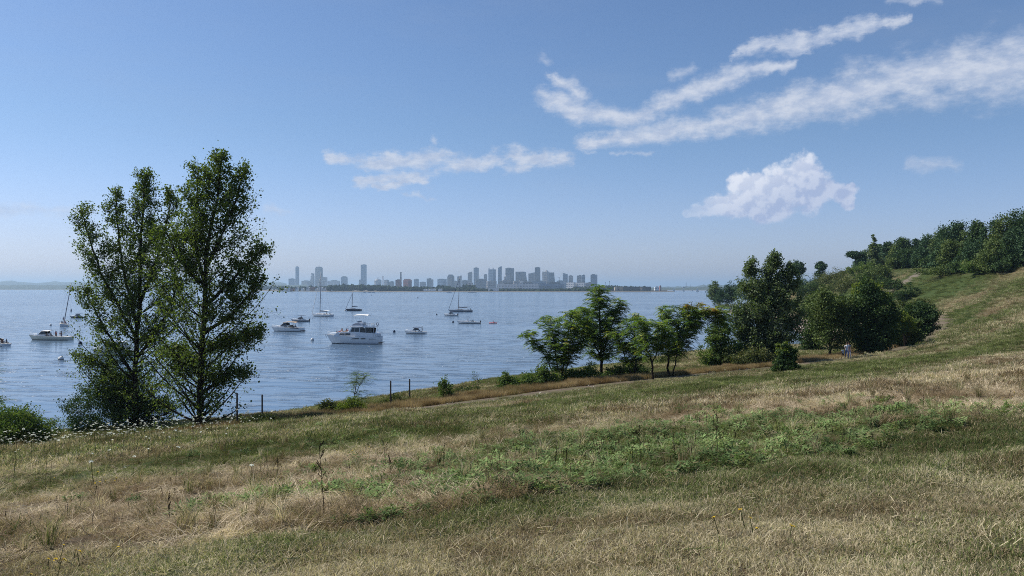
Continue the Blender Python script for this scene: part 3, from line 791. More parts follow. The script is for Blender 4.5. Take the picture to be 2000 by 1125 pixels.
px_tree('sumac_tree', 'spreading frond-leaved tree with orange turning leaves on its long arm', (1306, 736),
        [([(1306, 736, 0), (1304, 690, 0), (1306, 640, 0), (1300, 606, 0)], [(0, 6), (.5, 26), (.8, 34), (1, 16)], 30, .34, .5),
         ([(1314, 734, 0), (1322, 690, -.3), (1340, 640, -.3), (1352, 588, -.3)], [(0, 6), (.6, 34), (1, 20)], 34, .3, .5),
         ([(1322, 690, 0), (1348, 640, .3), (1380, 606, .3), (1408, 612, .3), (1402, 640, .3)], [(0, 6), (.6, 24), (1, 20)], 32, .3, .5)],
        'sumac', 0.17, seed=25, ntwig=6, nleaf=24, tr=0.09, golds=[(1372, 592, 26), (1392, 608, 18), (1340, 596, 16)], **FR)
# ---- the big grey-green tree by the bend
px_tree('aspen_tree', 'large pale-leaved tree with many rising stems standing over the cove', (1492, 712),
        [([(1492, 712, 0), (1492, 640, 0), (1500, 570, 0), (1515, 498, 0)], [(0, 40), (.2, 66), (.45, 62), (.7, 44), (.9, 20), (1, 6)], 52, .06, 1.1),
         ([(1490, 700, 0), (1475, 620, .5), (1468, 560, .5), (1466, 514, .5)], [(0, 40), (.5, 40), (.85, 22), (1, 6)], 30, .1, 1.1),
         ([(1494, 700, 0), (1522, 620, -.5), (1540, 560, -.5), (1546, 524, -.5)], [(0, 40), (.5, 40), (.85, 24), (1, 8)], 30, .1, 1.1),
         ([(1488, 706, 0), (1455, 650, .2), (1440, 600, .2)], [(0, 20), (.5, 34), (1, 16)], 18, .1, .9),
         ([(1496, 706, 0), (1532, 660, .2), (1552, 600, .2)], [(0, 20), (.5, 30), (1, 16)], 16, .1, .9)],
        'aspen', 0.17, seed=31, nleaf=26, ntwig=12, tr=0.13, sig=0.18, bark='bark')
dm = hit(1492, 712)[1]
px_bush('bush', 'green feathery shrub mass below the arm with orange leaves', dm - 1, [(1400, 672, 20, 34), (1385, 700, 22, 18), (1425, 690, 26, 24), (1410, 645, 14, 20)], 'weed', n=5000, size=0.15, seed=32, tufts=200, shell=0.3, tsig=0.2)
px_bush('bush', 'low olive shrub under the big pale-leaved tree', dm - 3, [(1450, 702, 34, 14), (1480, 700, 30, 16), (1520, 704, 26, 12)], 'scrub', n=4000, size=0.12, seed=33, tufts=160, shell=0.3, tsig=0.2)
px_bush('bush', 'small dark bush with a yellow-green top alone on the meadow side of the path', hit(1535, 727)[1], [(1535, 708, 20, 16), (1524, 694, 9, 14), (1546, 690, 8, 14), (1534, 717, 27, 10), (1536, 682, 6, 12)], 'dark', n=3300, size=0.1, seed=34, tufts=110, shell=0.3, tsig=0.18)
px_bush('bush', 'yellow-green leafy shoots growing out of the small dark bush', hit(1535, 727)[1] + 0.2, [(1530, 684, 11, 10), (1540, 690, 10, 9)], 'lime', n=700, size=0.1, seed=35, tufts=40, shell=0.2, tsig=0.3)
# ---- dark group behind the walkers
px_tree('thorn_tree', 'dark open-branched tree with a forked trunk behind the walkers', (1622, 698),
        [([(1622, 698, 0), (1620, 660, 0), (1612, 620, 0), (1606, 572, 0)], [(0, 10), (.3, 40), (.6, 46), (.85, 30), (1, 10)], 34, .25, .8),
         ([(1620, 680, 0), (1634, 640, .5), (1650, 590, .5)], [(0, 10), (.5, 40), (1, 20)], 22, .3, .8)],
        'oak', 0.16, seed=41, nleaf=32, ntwig=8, tr=0.15, sig=0.26, bark='bark_dark')
px_tree('thorn_tree', 'broad almost black tree forming the middle of the dark clump beside the path', (1702, 692),
        [([(1702, 692, 0), (1702, 650, 0), (1700, 600, 0), (1698, 560, 0)], [(0, 40), (.2, 50), (.5, 50), (.8, 36), (1, 12)], 56, .08, .7),
         ([(1700, 685, 0), (1675, 640, .5), (1665, 590, .5)], [(0, 30), (.5, 34), (1, 16)], 24, .1, .8),
         ([(1704, 685, 0), (1732, 640, .5), (1742, 598, .5)], [(0, 30), (.5, 30), (1, 12)], 24, .1, .8)],
        'dark', 0.17, seed=42, nleaf=38, ntwig=8, tr=0.15, sig=0.28, bark='bark_dark')
px_bush('bush', 'bright yellow-green bush top rising behind the almost black tree', 112, [(1692, 572, 26, 22), (1720, 584, 18, 14)], 'lime', n=2500, size=0.22, seed=43, tufts=90, tsig=0.2, shell=0.3)
px_bush('bush', 'dark bush filling the gap between the forked tree and the cove', 98, [(1585, 665, 22, 24), (1600, 640, 24, 26), (1580, 690, 18, 14)], 'dark', n=4000, size=0.17, seed=44, tufts=150, tsig=0.2, shell=0.3)
px_bush('bush', 'olive bush behind the forked dark tree, above the stony cove', 125, [(1592, 600, 26, 22), (1615, 590, 24, 22), (1640, 612, 30, 30)], 'oak', n=3500, size=0.24, seed=45, tufts=120, tsig=0.2, shell=0.3)
px_bush('bush', 'tall brush of yellow-green and dark leaves along the bend of the path', 98, [(1762, 648, 24, 32), (1782, 660, 20, 24), (1748, 668, 22, 22)], 'oak', n=5000, size=0.17, seed=46, tufts=180, tsig=0.2, shell=0.3)
px_bush('bush', 'yellow-green bush glowing beside the dark brush at the path bend', 96, [(1775, 636, 18, 14), (1758, 622, 16, 12)], 'lime', n=1200, size=0.16, seed=47, tufts=50, tsig=0.22, shell=0.3)
px_bush('bush', 'dark upright brush casting shade on the bending path', 112, [(1800, 622, 26, 30), (1815, 630, 14, 30), (1785, 615, 20, 20)], 'dark', n=5000, size=0.19, seed=48, tufts=170, tsig=0.2, shell=0.3)
px_bush('bush', 'grey-green willowy bush topping the brush at the bend', 118, [(1772, 602, 22, 14), (1800, 598, 18, 12)], 'scrub', n=1500, size=0.2, seed=49, tufts=60, tsig=0.2, shell=0.3)

# ---- hillside bushes and headland trees
HB = [('dark dome-shaped bush high on the slope above the cove', None, [(1588, 560, 30, 18), (1575, 570, 26, 16), (1606, 562, 18, 14)], 'dark', 0.34, 4000),
      ('yellowish spreading bush standing out on the upper slope', None, [(1712, 536, 26, 18), (1696, 540, 20, 12), (1728, 532, 16, 14)], 'oak', 0.32, 3500),
      ('green bush under the edge of the wood', None, [(1670, 530, 18, 10), (1690, 524, 16, 10)], 'weed', 0.34, 1500),
      ('low dark bush below the yellowish spreading one', None, [(1742, 556, 26, 10), (1768, 558, 16, 7)], 'dark', 0.3, 1800),
      ('round bush alone on the pale slope', None, [(1778, 572, 18, 12), (1760, 578, 14, 9)], 'dark', 0.26, 1700),
      ('grey-green bush fringe beside the round bush', None, [(1745, 580, 20, 9), (1722, 578, 16, 8)], 'scrub', 0.26, 1400),
      ('dark hedge-like bush in front of the conifers', None, [(1830, 530, 40, 7), (1870, 528, 26, 7)], 'oak', 0.3, 2200),
      ('green bush at the foot of the conifers', None, [(1905, 520, 30, 13), (1935, 522, 22, 10)], 'weed', 0.3, 2400),
      ('dark bush below the outermost conifer', None, [(1960, 520, 18, 10), (1985, 522, 14, 8)], 'dark', 0.3, 1500),
      ('brown-leaved scrub on the ridge between the lone pines', None, [(1640, 540, 34, 9), (1620, 548, 26, 8)], 'scrub', 0.36, 2200),
      ('green scrub rolling down the ridge', None, [(1665, 552, 36, 10), (1630, 562, 28, 9)], 'scrub', 0.36, 2200),
      ('dark thicket on the ridge beneath the leaning pine', None, [(1560, 556, 20, 10), (1545, 552, 12, 8)], 'oak', 0.36, 1500),
      ('pale round willow at the very tip of the headland', 430, [(1395, 570, 12, 19), (1400, 580, 14, 14)], 'aspen', 0.55, 2600),
      ('dark spiky thicket on the headland beside the round willow', 420, [(1424, 574, 16, 18), (1438, 568, 12, 16), (1414, 584, 18, 12)], 'pine', 0.5, 3200),
      ('dark thicket on the headland behind the big pale-leaved tree', 380, [(1456, 566, 20, 24), (1480, 570, 24, 24), (1510, 570, 24, 20)], 'dark', 0.5, 4000),
      ('brown scrub fringe over the headland beach', 405, [(1420, 598, 22, 5), (1445, 600, 22, 6), (1470, 598, 18, 8)], 'scrub', 0.45, 1800),
      ('green bush on the bank over the pink stones of the cove', None, [(1560, 600, 30, 14), (1590, 606, 22, 12), (1540, 596, 18, 14)], 'oak', 0.34, 3000)]
for i, (lb, d_, lm, mt, sz, n_) in enumerate(HB):
    px_bush('bush', lb, d_, lm, mt, n=n_, size=sz * 0.9, seed=60 + i, tufts=max(30, n_ // 22), tsig=0.2, shell=0.3, group='bushes scattered over the hillside' if i < 12 else 'bushes and thickets of the headland')

# ---- the wood on the hill
def hill_tree(name, label, px, py_top, d, w_px, mat, form, seed, group):
    if d < 0:
        h = hit(px, -d); d = h[1] if h[2] > 1 else 330
    loc = base_at(px, d); s = d / F
    H = world_at(px, py_top, d)[2] - loc[2]; Wd = w_px * s
    rng = np.random.default_rng(seed)
    if form == 'cone':
        L = [(rng.normal() * .06 * Wd, rng.normal() * .06 * Wd, H * h, Wd * 1.25 * (1.05 - h) * (0.9 + 0.25 * rng.random()), Wd * 1.25 * (1.05 - h), H * 0.1) for h in np.linspace(.06, .96, 10)]
    elif form == 'umbrella':
        L = [(rng.normal() * .38 * Wd, rng.normal() * .25 * Wd, H * (0.76 + 0.10 * rng.random()), Wd * .42, Wd * .42, H * .13) for _ in range(6)]
    else:
        L = [(rng.normal() * .33 * Wd, rng.normal() * .33 * Wd, H * (0.14 + 0.62 * rng.random()), Wd * .62, Wd * .62, H * .26) for _ in range(9)] + [(0, 0, H * .8, Wd * .5, Wd * .5, H * .18)]
    n = {'cone': 3300, 'umbrella': 1700, 'round': 3600}[form]
    return bush(name, label, loc, L, mat, n=n, size=0.0016 * d, seed=seed, cat='tree', group=group, trunk_h=H * (.7 if form == 'umbrella' else .35), tr=0.16 * H / 8, tufts=170, tsig=0.34 if form != 'cone' else 0.26, shell=0.25,
                parts=('trunk', 'crown'), nst=8)
hill_tree('pine_tree', 'lone umbrella pine silhouetted on the bare ridge', 1600, 512, 332, 15, 'pine', 'umbrella', 81, 'lone pines on the ridge')
px_bush('bush', 'small dark bush under the lone umbrella pine', 331, [(1601, 534, 9, 9)], 'pine', n=700, size=0.3, seed=82, tufts=40)
hill_tree('pine_tree', 'lone leaning pine on the ridge beside the big pale-leaved tree', 1558, 510, 345, 15, 'pine', 'umbrella', 83, 'lone pines on the ridge')
hill_tree('pine_tree', 'flat-topped pine spreading out at the seaward edge of the wood', 1672, 491, 308, 17, 'pine', 'umbrella', 84, 'lone pines on the ridge')
hill_tree('poplar_tree', 'thin pale tree poking out above the seaward edge of the wood', 1706, 462, 300, 9, 'aspen', 'cone', 85, None)
WOOD = [(1678, 500, 232, 12), (1690, 490, 235, 16), (1712, 478, 238, 18), (1735, 470, 240, 20), (1752, 480, 225, 18), (1768, 464, 238, 18), (1790, 466, 240, 16), (1808, 462, 236, 16), (1828, 456, 232, 18), (1842, 446, 240, 14), (1866, 430, 236, 24), (1888, 440, 225, 20),
        (1908, 430, 232, 14), (1922, 444, 215, 18), (1944, 428, 232, 20), (1962, 420, 238, 20), (1982, 414, 232, 24), (2004, 410, 235, 26), (1720, 496, 222, 16), (1776, 488, 216, 20), (1805, 486, 214, 20), (1836, 478, 212, 20), (1858, 466, 214, 22),
        (1886, 472, 205, 22), (1912, 470, 200, 22), (1938, 462, 205, 22), (1966, 458, 206, 24), (1992, 440, 205, 28), (2020, 430, 205, 28), (1744, 506, 212, 14), (1816, 506, 204, 16), (1868, 500, 200, 18), (1925, 492, 192, 16), (2040, 405, 230, 30), (2060, 430, 210, 30)]
rw = random.Random(5)
for i, (px, pt, d_, w_) in enumerate(WOOD):
    form = 'cone' if i % 5 in (1, 3) else 'round'
    mt = ['pine', 'oak', 'dark', 'pine', 'oak', 'dark', 'pine'][i % 7]
    lb = {'cone': 'dark pointed conifer standing in the dense wood on the hilltop', 'round': 'dark round-crowned tree standing in the dense wood on the hilltop'}[form]
    yb = float(np.interp(px, [1690, 1750, 1810, 1856, 1947, 1976, 2010], [522, 528, 525, 533, 534, 528, 512])) - 14 * sstep(206, 238, d_)
    d_ = -yb
    hill_tree('conifer_tree' if form == 'cone' else 'oak_tree', lb, px, pt, d_, w_ * 0.95, mt, form, 100 + i, 'trees of the wood on the hilltop: ' + ('pointed' if form == 'cone' else 'round'))

# ---- shrubs, saplings and posts on the seaward edge
SE = [('dark rounded shrub at the path edge near the lowest post', 50.5, [(640, 797, 15, 14), (655, 803, 14, 12)], 'scrub', 1500),
      ('yellow-green shrub under the feathery sapling', 49.5, [(676, 800, 20, 13), (700, 800, 18, 12), (690, 790, 14, 12)], 'lime', 2200),
      ('low grey shrub behind the pair of posts', 55, [(760, 790, 22, 10), (785, 786, 18, 9), (740, 796, 14, 8)], 'scrub', 2000),
      ('low dark shrub at the grass edge beyond the leafy plant', 60, [(900, 768, 20, 9), (925, 764, 16, 8), (880, 773, 12, 7)], 'scrub', 2000),
      ('fresh green weedy shrub where the tree row begins', 63, [(1000, 752, 22, 14), (985, 745, 8, 16), (1022, 748, 16, 12)], 'weed', 2600),
      ('green weedy shrub around the many-stemmed tree', 64, [(1045, 742, 20, 18), (1075, 745, 22, 16), (1060, 730, 14, 16)], 'weed', 3000),
      ('leafy green shrub between the first two trees of the row', 66, [(1130, 738, 26, 14), (1150, 732, 18, 18), (1110, 742, 18, 12)], 'weed', 3200),
      ('green shrub just past the pale trunk of the tallest row tree', 68, [(1200, 733, 20, 12), (1212, 726, 10, 14), (1188, 738, 12, 10)], 'weed', 2200),
      ('dark green shrub at the foot of the leaning row tree', 70, [(1248, 728, 18, 12), (1232, 722, 10, 12)], 'dark', 1800),
      ('brown-green rounded shrub behind the slim forked tree', 84, [(1294, 712, 22, 13), (1310, 708, 14, 10)], 'scrub', 2000),
      ('low olive shrub line over the beach beyond the row', 92, [(1340, 708, 24, 8), (1362, 709, 16, 6)], 'scrub', 1600),
      ('brown shrub at the foot of the lone post by the cottonwoods', 44, [(512, 822, 26, 12), (540, 828, 18, 9), (490, 826, 16, 10)], 'scrub', 2400),
      ('scrubby shrub in the shade between the posts', 46, [(585, 826, 30, 8), (620, 818, 20, 8)], 'scrub', 1800)]
for i, (lb, d_, lm, mt, n_) in enumerate(SE):
    px_bush('bush', lb, d_, lm, mt, n=n_, size=0.085 if d_ < 62 else 0.11, seed=200 + i, tufts=max(40, n_ // 20), tsig=0.24, shell=0.2, group='shrubs along the seaward side of the path', droop=-0.4)
px_tree('young_tree', 'feathery pale sapling growing from the yellow-green shrub', (694, 806),
        [([(694, 806, 0), (693, 770, 0), (697, 735, 0)], [(0, 6), (.4, 18), (.8, 18), (1, 8)], 16, .3, .6), ([(694, 770, 0), (708, 745, .1), (716, 730, .1)], [(0, 5), (1, 7)], 5, .4, .5)], 'sapling', 0.085, seed=221, kind='frond', ntwig=3, nleaf=9, tr=0.022, bark='bark')
px_tree('young_tree', 'small leafy green sapling leaning over the brown grass', (866, 782),
        [([(866, 782, 0), (868, 760, 0), (874, 743, 0)], [(0, 6), (.5, 13), (1, 6)], 12, .25, .5)], 'weed', 0.11, seed=222, kind='leaf', ntwig=5, nleaf=16, tr=0.022, bark='bark', sig=0.09)
px_tree('young_tree', 'thin bare-stemmed sapling with a flat tuft of leaves', (934, 768),
        [([(934, 768, 0), (934, 752, 0), (933, 738, 0)], [(0, 2), (.6, 3), (1, 11)], 7, .6, .1)], 'weed', 0.08, seed=223, kind='leaf', ntwig=3, nleaf=7, tr=0.015, bark='bark', sig=0.06)
M['post'] = simple('weathered_post_wood', (0.085, 0.075, 0.065), 0.9, var=0.5, scale=8, bump=0.3, spec=0.1)
M['posttop'] = simple('post_cap_metal', (0.16, 0.16, 0.17), 0.6, var=0.3, scale=8)
for lb, px, pb, pt in [('weathered post nearest the cottonwoods, half hidden by hanging leaves', 463, 836, 768), ('weathered post standing alone beside the brown shrub', 512, 820, 771),
                       ('weathered post, lower foot of the pair by the path', 763, 797, 744), ('weathered post, the one of the pair farther along the path', 800, 785, 741), ('short dark post among the stems of the many-stemmed tree', 1051, 748, 713)]:
    b = hit(px, pb); h = (pb - pt) * b[1] / F
    root = empty('fence_post', b, 0.3, lb, 'post', 'old posts along the path')
    mb = MB(); mb.lathe([(0.055, -0.4), (0.055, 0.2), (0.05, h * 0.6), (0.05, h - 0.03), (0.038, h)], n=9); mb.build('post', M['post'], root)
    mb = MB(); mb.lathe([(0.057, h - 0.12), (0.057, h - 0.07)], n=9); mb.build('cap', M['posttop'], root)
b = hit(1735, 690); b = (b[0], b[1] + 1.5, float(ground(b[0], b[1] + 1.5)[0]))
root = empty('slat_fence', b, 0.25, 'short grey weathered slat fence half swallowed by the dark brush', 'fence')
mb = MB(); rr2 = random.Random(3)
for k in range(17):
    x = -1.3 + k * 0.16; h = 1.15 + rr2.uniform(-.08, .08)
    mb.box(x, x + 0.07, -0.01 + rr2.uniform(-.02, .02), 0.012 + rr2.uniform(0, .02), -0.3, h)
mb.build('slats', simple('grey_slat_wood', (0.26, 0.235, 0.2), 0.9, var=0.4, scale=7, spec=0.1), root)
mb = MB(); mb.tube([(-1.35, 0.045, 0.3), (1.4, 0.045, 0.3)], 0.012, 4); mb.tube([(-1.35, 0.045, 0.95), (1.4, 0.045, 0.95)], 0.012, 4); mb.build('wire', M['posttop'], root)
# ---- stones of the cove
m, t, out = new_mat('pink_shore_stone')
a_ = t.node('ShaderNodeAttribute', attribute_name='rnd').outputs['Fac']
c = t.ramp(a_, [(0, (0.16, 0.12, 0.11)), (0.5, (0.33, 0.24, 0.21)), (1, (0.5, 0.42, 0.38))])
p = t.node('ShaderNodeBsdfPrincipled', {'Base Color': c, 'Roughness': 0.9}); t.l.new(p.outputs[0], out.inputs[0])
rng = np.random.default_rng(9); n = 9000
SHv = np.array(SHORE[2:18], float); sl_ = np.linalg.norm(np.diff(SHv, axis=0), axis=1); cs = np.r_[0, np.cumsum(sl_)]
u = rng.random(n) * cs[-1]
x = np.interp(u, cs, SHv[:, 0]); y = np.interp(u, cs, SHv[:, 1])
x += rng.normal(size=n) * 3 + np.where(y > 180, 4, 0); y += rng.normal(size=n) * 3 - 1
sdv = shore_sd(x, y); ok = (sdv > 0.3) & (sdv < 9); x, y = x[ok], y[ok]
sz = np.exp(rng.normal(size=len(x)) * 0.5) * np.where(np.hypot(x, y) > 170, 0.4, 0.2)
z = ground(x, y, False)
base = np.array([[1, 1, 1], [1, -1, -1], [-1, 1, -1], [-1, -1, 1]], float) * 0.6
oc = np.array([[1, 0, 0], [0, 1, 0], [-1, 0, 0], [0, -1, 0], [0, 0, .7], [0, 0, -.7]], float)
V = oc[None] * (1 + 0.35 * rng.normal(size=(len(x), 6, 1))) * sz[:, None, None] * 0.6
V = V @ rotz(0.7).T + np.stack([x, y, z], 1)[:, None]
tri = [(0, 1, 4), (1, 2, 4), (2, 3, 4), (3, 0, 4), (1, 0, 5), (2, 1, 5), (3, 2, 5), (0, 3, 5)]
T = np.concatenate([V[:, list(q)] for q in tri], 0).reshape(-1, 3)
me = quad_mesh('shore_stones', T, {'rnd': np.repeat(np.tile(rng.random(len(x)), 8), 3)}, m, 3)
tag(link(bpy.data.objects.new('shore_stones', me)), 'pinkish stones strewn along the shore', 'stones', kind='stuff')
# ------------------------------------------------------------ grass and weeds (uncountable: one object each)
def blades(rng, n, Rr, h0, h1, w, lean=0.35, curl=0.5, flat=0.0):
    a = rng.random(n) * 2 * PI; r_ = Rr * np.sqrt(rng.random(n))
    b = np.stack([r_ * np.cos(a), r_ * np.sin(a), np.full(n, -0.02)], 1)
    h = h0 + (h1 - h0) * rng.random(n) ** 1.3
    la = rng.random(n) * 2 * PI
    l = np.abs(rng.normal(size=n)) * lean + flat
    d = np.stack([np.cos(la) * np.sin(l), np.sin(la) * np.sin(l), np.cos(l)], 1)
    l2 = l + curl * (0.4 + rng.random(n))
    d2 = np.stack([np.cos(la) * np.sin(l2), np.sin(la) * np.sin(l2), np.cos(l2)], 1)
    mid_ = b + d * (h * 0.55)[:, None]; tip = mid_ + d2 * (h * 0.5)[:, None]
    wa = rng.random(n) * PI
    u = np.stack([np.cos(wa), np.sin(wa), np.zeros(n)], 1) * w * 0.5
    ww = (0.7 + 0.6 * rng.random(n))[:, None]; u = u * ww
    q1 = np.stack([b - u, b + u, mid_ + u * 0.8, mid_ - u * 0.8], 1)
    q2 = np.stack([mid_ - u * 0.8, mid_ + u * 0.8, tip + u * 0.12, tip - u * 0.12], 1)
    rn = rng.random(n)
    return np.concatenate([q1, q2]).reshape(-1, 3), np.repeat(np.r_[rn, rn], 4)
def leafy(rng, n, Rr, h, leaf):
    """small broad-leaved weeds: n stems with leaves"""
    out = []; rr_l = []
    a = rng.random(n) * 2 * PI; r_ = Rr * np.sqrt(rng.random(n))
    for i in range(n):
        b = np.array([r_[i] * math.cos(a[i]), r_[i] * math.sin(a[i]), 0])
        k = 12; hh = h * (0.5 + 0.6 * rng.random())
        la = rng.random(k) * 2 * PI; zz = hh * np.linspace(0.15, 1, k)
        p = b + np.c_[0.02 * rng.normal(size=k), 0.02 * rng.normal(size=k), zz]
        d = np.c_[np.cos(la), np.sin(la), 0.5 * rng.random(k) + 0.05]
        u = unit(np.cross(d, [0, 0, 1.0])) * leaf * 0.17
        L = leaf * (0.6 + 0.6 * rng.random(k))[:, None]
        out.append(np.stack([p, p + d * L * .5 + u, p + d * L, p + d * L * .5 - u], 1).reshape(-1, 3)); rr_l.append(np.repeat(rng.random(k), 4))
        s_ = np.array([[0.003, 0, 0], [-0.003, 0, 0], [-0.002, 0, hh], [0.002, 0, hh]]) + b
        out.append(s_); rr_l.append(np.full(4, 0.2))
    return np.concatenate(out), np.concatenate(rr_l)

def grass_mat(name, greens, straws):
    m, t, out = new_mat(name)
    rnd_ = t.node('ShaderNodeAttribute', attribute_name='rnd').outputs['Fac']
    dry = t.node('ShaderNodeAttribute', attribute_name='dry', attribute_type='INSTANCER').outputs['Fac']
    sh = t.node('ShaderNodeAttribute', attribute_name='shade', attribute_type='INSTANCER').outputs['Fac']
    f = t.maprange(t.m('SUBTRACT', dry, rnd_), -0.12, 0.12)
    cg = t.mix(sh, greens[0], greens[1]); cs_ = t.mix(sh, straws[0], straws[1])
    v = t.m('MULTIPLY_ADD', t.m('FRACT', t.m('MULTIPLY', rnd_, 7.31)), 0.7, 0.62)
    c = t.mix(f, cg, cs_)
    c = t.vm('SCALE', c, scale=v)
    d = t.node('ShaderNodeBsdfDiffuse', {'Color': c})
    tr_ = t.node('ShaderNodeBsdfTranslucent', {'Color': t.mix(1.0, c, (1.15, 1.2, 0.8), 'MULTIPLY')})
    mx = t.node('ShaderNodeMixShader', {0: 0.33, 1: d.outputs[0], 2: tr_.outputs[0]})
    t.l.new(mx.outputs[0], out.inputs[0])
    return m
GM = grass_mat('grass_blade', ((0.09, 0.12, 0.042), (0.21, 0.245, 0.09)), ((0.26, 0.20, 0.12), (0.58, 0.50, 0.34)))
GM2 = grass_mat('rough_grass_blade', ((0.085, 0.105, 0.035), (0.22, 0.25, 0.09)), ((0.23, 0.165, 0.10), (0.68, 0.57, 0.41)))
GMR = grass_mat('russet_grass_blade', ((0.10, 0.105, 0.04), (0.17, 0.165, 0.06)), ((0.21, 0.14, 0.075), (0.42, 0.31, 0.18)))
WM = grass_mat('weed_blade', ((0.10, 0.15, 0.06), (0.24, 0.33, 0.13)), ((0.20, 0.17, 0.09), (0.42, 0.38, 0.2)))

rg = np.random.default_rng(77)
KINDS_ = {}
def variant(col, nm, VR, mat):
    me = quad_mesh(nm, VR[0], {'rnd': VR[1]}, mat)
    col.objects.link(bpy.data.objects.new(nm, me))
def vcol(name, lst, mat):
    c = bpy.data.collections.new(name)
    for i, vr in enumerate(lst): variant(c, '%s_%02d' % (name, i), vr, mat)
    return c
C_lawn = vcol('lawn_tuft', [blades(rg, 70, 0.13, 0.03, 0.085, 0.006, 0.55, 0.8) for _ in range(5)] + [blades(rg, 55, 0.13, 0.03, 0.075, 0.0065, 0.9, 0.9, 0.3) for _ in range(3)], GM)
C_lawnfar = vcol('meadow_patch', [blades(rg, 230, 0.55, 0.06, 0.17, 0.017, 0.5, 0.8) for _ in range(5)], GM)
C_rough = vcol('rough_tuft', [blades(rg, 60, 0.12, 0.04, 0.16, 0.0075, 0.6, 0.8) for _ in range(4)] + [blades(rg, 55, 0.20, 0.08, 0.22, 0.0075, 0.5, 1.0, 0.95) for _ in range(4)], GM2)
C_hay = vcol('matted_tuft', [blades(rg, 60, 0.22, 0.16, 0.42, 0.008, 0.25, 0.35, 1.2) for _ in range(5)], GM2)
C_roughfar = vcol('rough_patch', [blades(rg, 190, 0.55, 0.05, 0.19, 0.02, 0.6, 0.8) for _ in range(5)], GM2)
C_russet = vcol('russet_tuft', [blades(rg, 150, 0.35, 0.25, 0.6, 0.014, 0.3, 0.5) for _ in range(4)], GMR)
C_weed = vcol('weed_tuft', [leafy(rg, 5, 0.13, 0.15, 0.075) for _ in range(5)], WM)
C_tall = vcol('tall_grass_tuft', [blades(rg, 46, 0.07, 0.3, 0.62, 0.008, 0.28, 0.55) for _ in range(4)], GM2)

def scatter(name, coll, nvar, x, y, scale, dry, shade, label, tilt=0.12, kind='stuff', sink=0.0, n_up=True):
    z = ground(x, y) - sink
    n = len(x)
    me = bpy.data.meshes.new(name); me.vertices.add(n)
    me.vertices.foreach_set('co', np.c_[x, y, z].astype(np.float32).ravel())
    def at(nm, typ, data, f='value'):
        a = me.attributes.new(nm, typ, 'POINT'); a.data.foreach_set(f, data)
    rot = np.c_[rg.normal(size=n) * tilt, rg.normal(size=n) * tilt, rg.random(n) * 2 * PI].astype(np.float32)
    at('rot', 'FLOAT_VECTOR', rot.ravel(), 'vector')
    at('scl', 'FLOAT', scale.astype(np.float32)); at('idx', 'INT', rg.integers(0, nvar, n).astype(np.int32))
    at('dry', 'FLOAT', dry.astype(np.float32)); at('shade', 'FLOAT', shade.astype(np.float32))
    o = link(bpy.data.objects.new(name, me)); tag(o, label, name.replace('_', ' '), kind=kind)
    g = bpy.data.node_groups.new(name, 'GeometryNodeTree')
    g.interface.new_socket('Geometry', in_out='INPUT', socket_type='NodeSocketGeometry')
    g.interface.new_socket('Geometry', in_out='OUTPUT', socket_type='NodeSocketGeometry')
    N = NT(g)
    gi = N.node('NodeGroupInput'); go = N.node('NodeGroupOutput')
    ci = N.node('GeometryNodeCollectionInfo'); ci.inputs['Collection'].default_value = coll
    ci.inputs['Separate Children'].default_value = True; ci.inputs['Reset Children'].default_value = True
    def na(nm, dt):
        q = N.node('GeometryNodeInputNamedAttribute', data_type=dt); q.inputs['Name'].default_value = nm; return q.outputs['Attribute']
    ip = N.node('GeometryNodeInstanceOnPoints')
    g.links.new(gi.outputs[0], ip.inputs['Points']); g.links.new(ci.outputs[0], ip.inputs['Instance'])
    ip.inputs['Pick Instance'].default_value = True
    g.links.new(na('idx', 'INT'), ip.inputs['Instance Index'])
    er = N.node('FunctionNodeEulerToRotation'); g.links.new(na('rot', 'FLOAT_VECTOR'), er.inputs[0])
    g.links.new(er.outputs[0], ip.inputs['Rotation']); g.links.new(na('scl', 'FLOAT'), ip.inputs['Scale'])
    g.links.new(ip.outputs[0], go.inputs[0])
    md = o.modifiers.new('scatter', 'NODES'); md.node_group = g
    return o

def fan(n, d0, d1, p, amax=38):
    u = rg.random(n)
    # radial density ~ d^-p per unit area
    e = 2 - p
    d = (d0 ** e + u * (d1 ** e - d0 ** e)) ** (1 / e) if abs(e) > 1e-3 else d0 * (d1 / d0) ** u
    a = (rg.random(n) * 2 - 1) * R(amax)
    return d * np.sin(a), d * np.cos(a)
def landok(x, y, path=1.9):
    t_, s_ = ts(x, y)
    dd = np.abs(s_ - path_s(t_)) + (fbm(x / 1.2, y / 1.2, 77, 3) - 0.5) * 2.0
    return (shore_sd(x, y) > 9 + 2 * fbm(x / 5, y / 5, 5, 3)) & (dd > path)
def shade_of(x, y): return np.clip(0.5 + (fbm(x / 0.9, y / 0.9, 91, 3) - 0.5) * 2.2 + (fbm(x / 3.0, y / 2.2, 93, 3) - 0.5) * 1.5 + rg.normal(size=len(x)) * 0.26, 0, 1)
def zone(x, y):
    t_, s_ = ts(x, y); jag = (fbm(x / 1.6, y / 1.6, 15, 3) - 0.5) * 2.4
    return t_, s_, s_ - mown_s(t_) + jag * 0.5 * sstep(0, 1, np.ones_like(x))
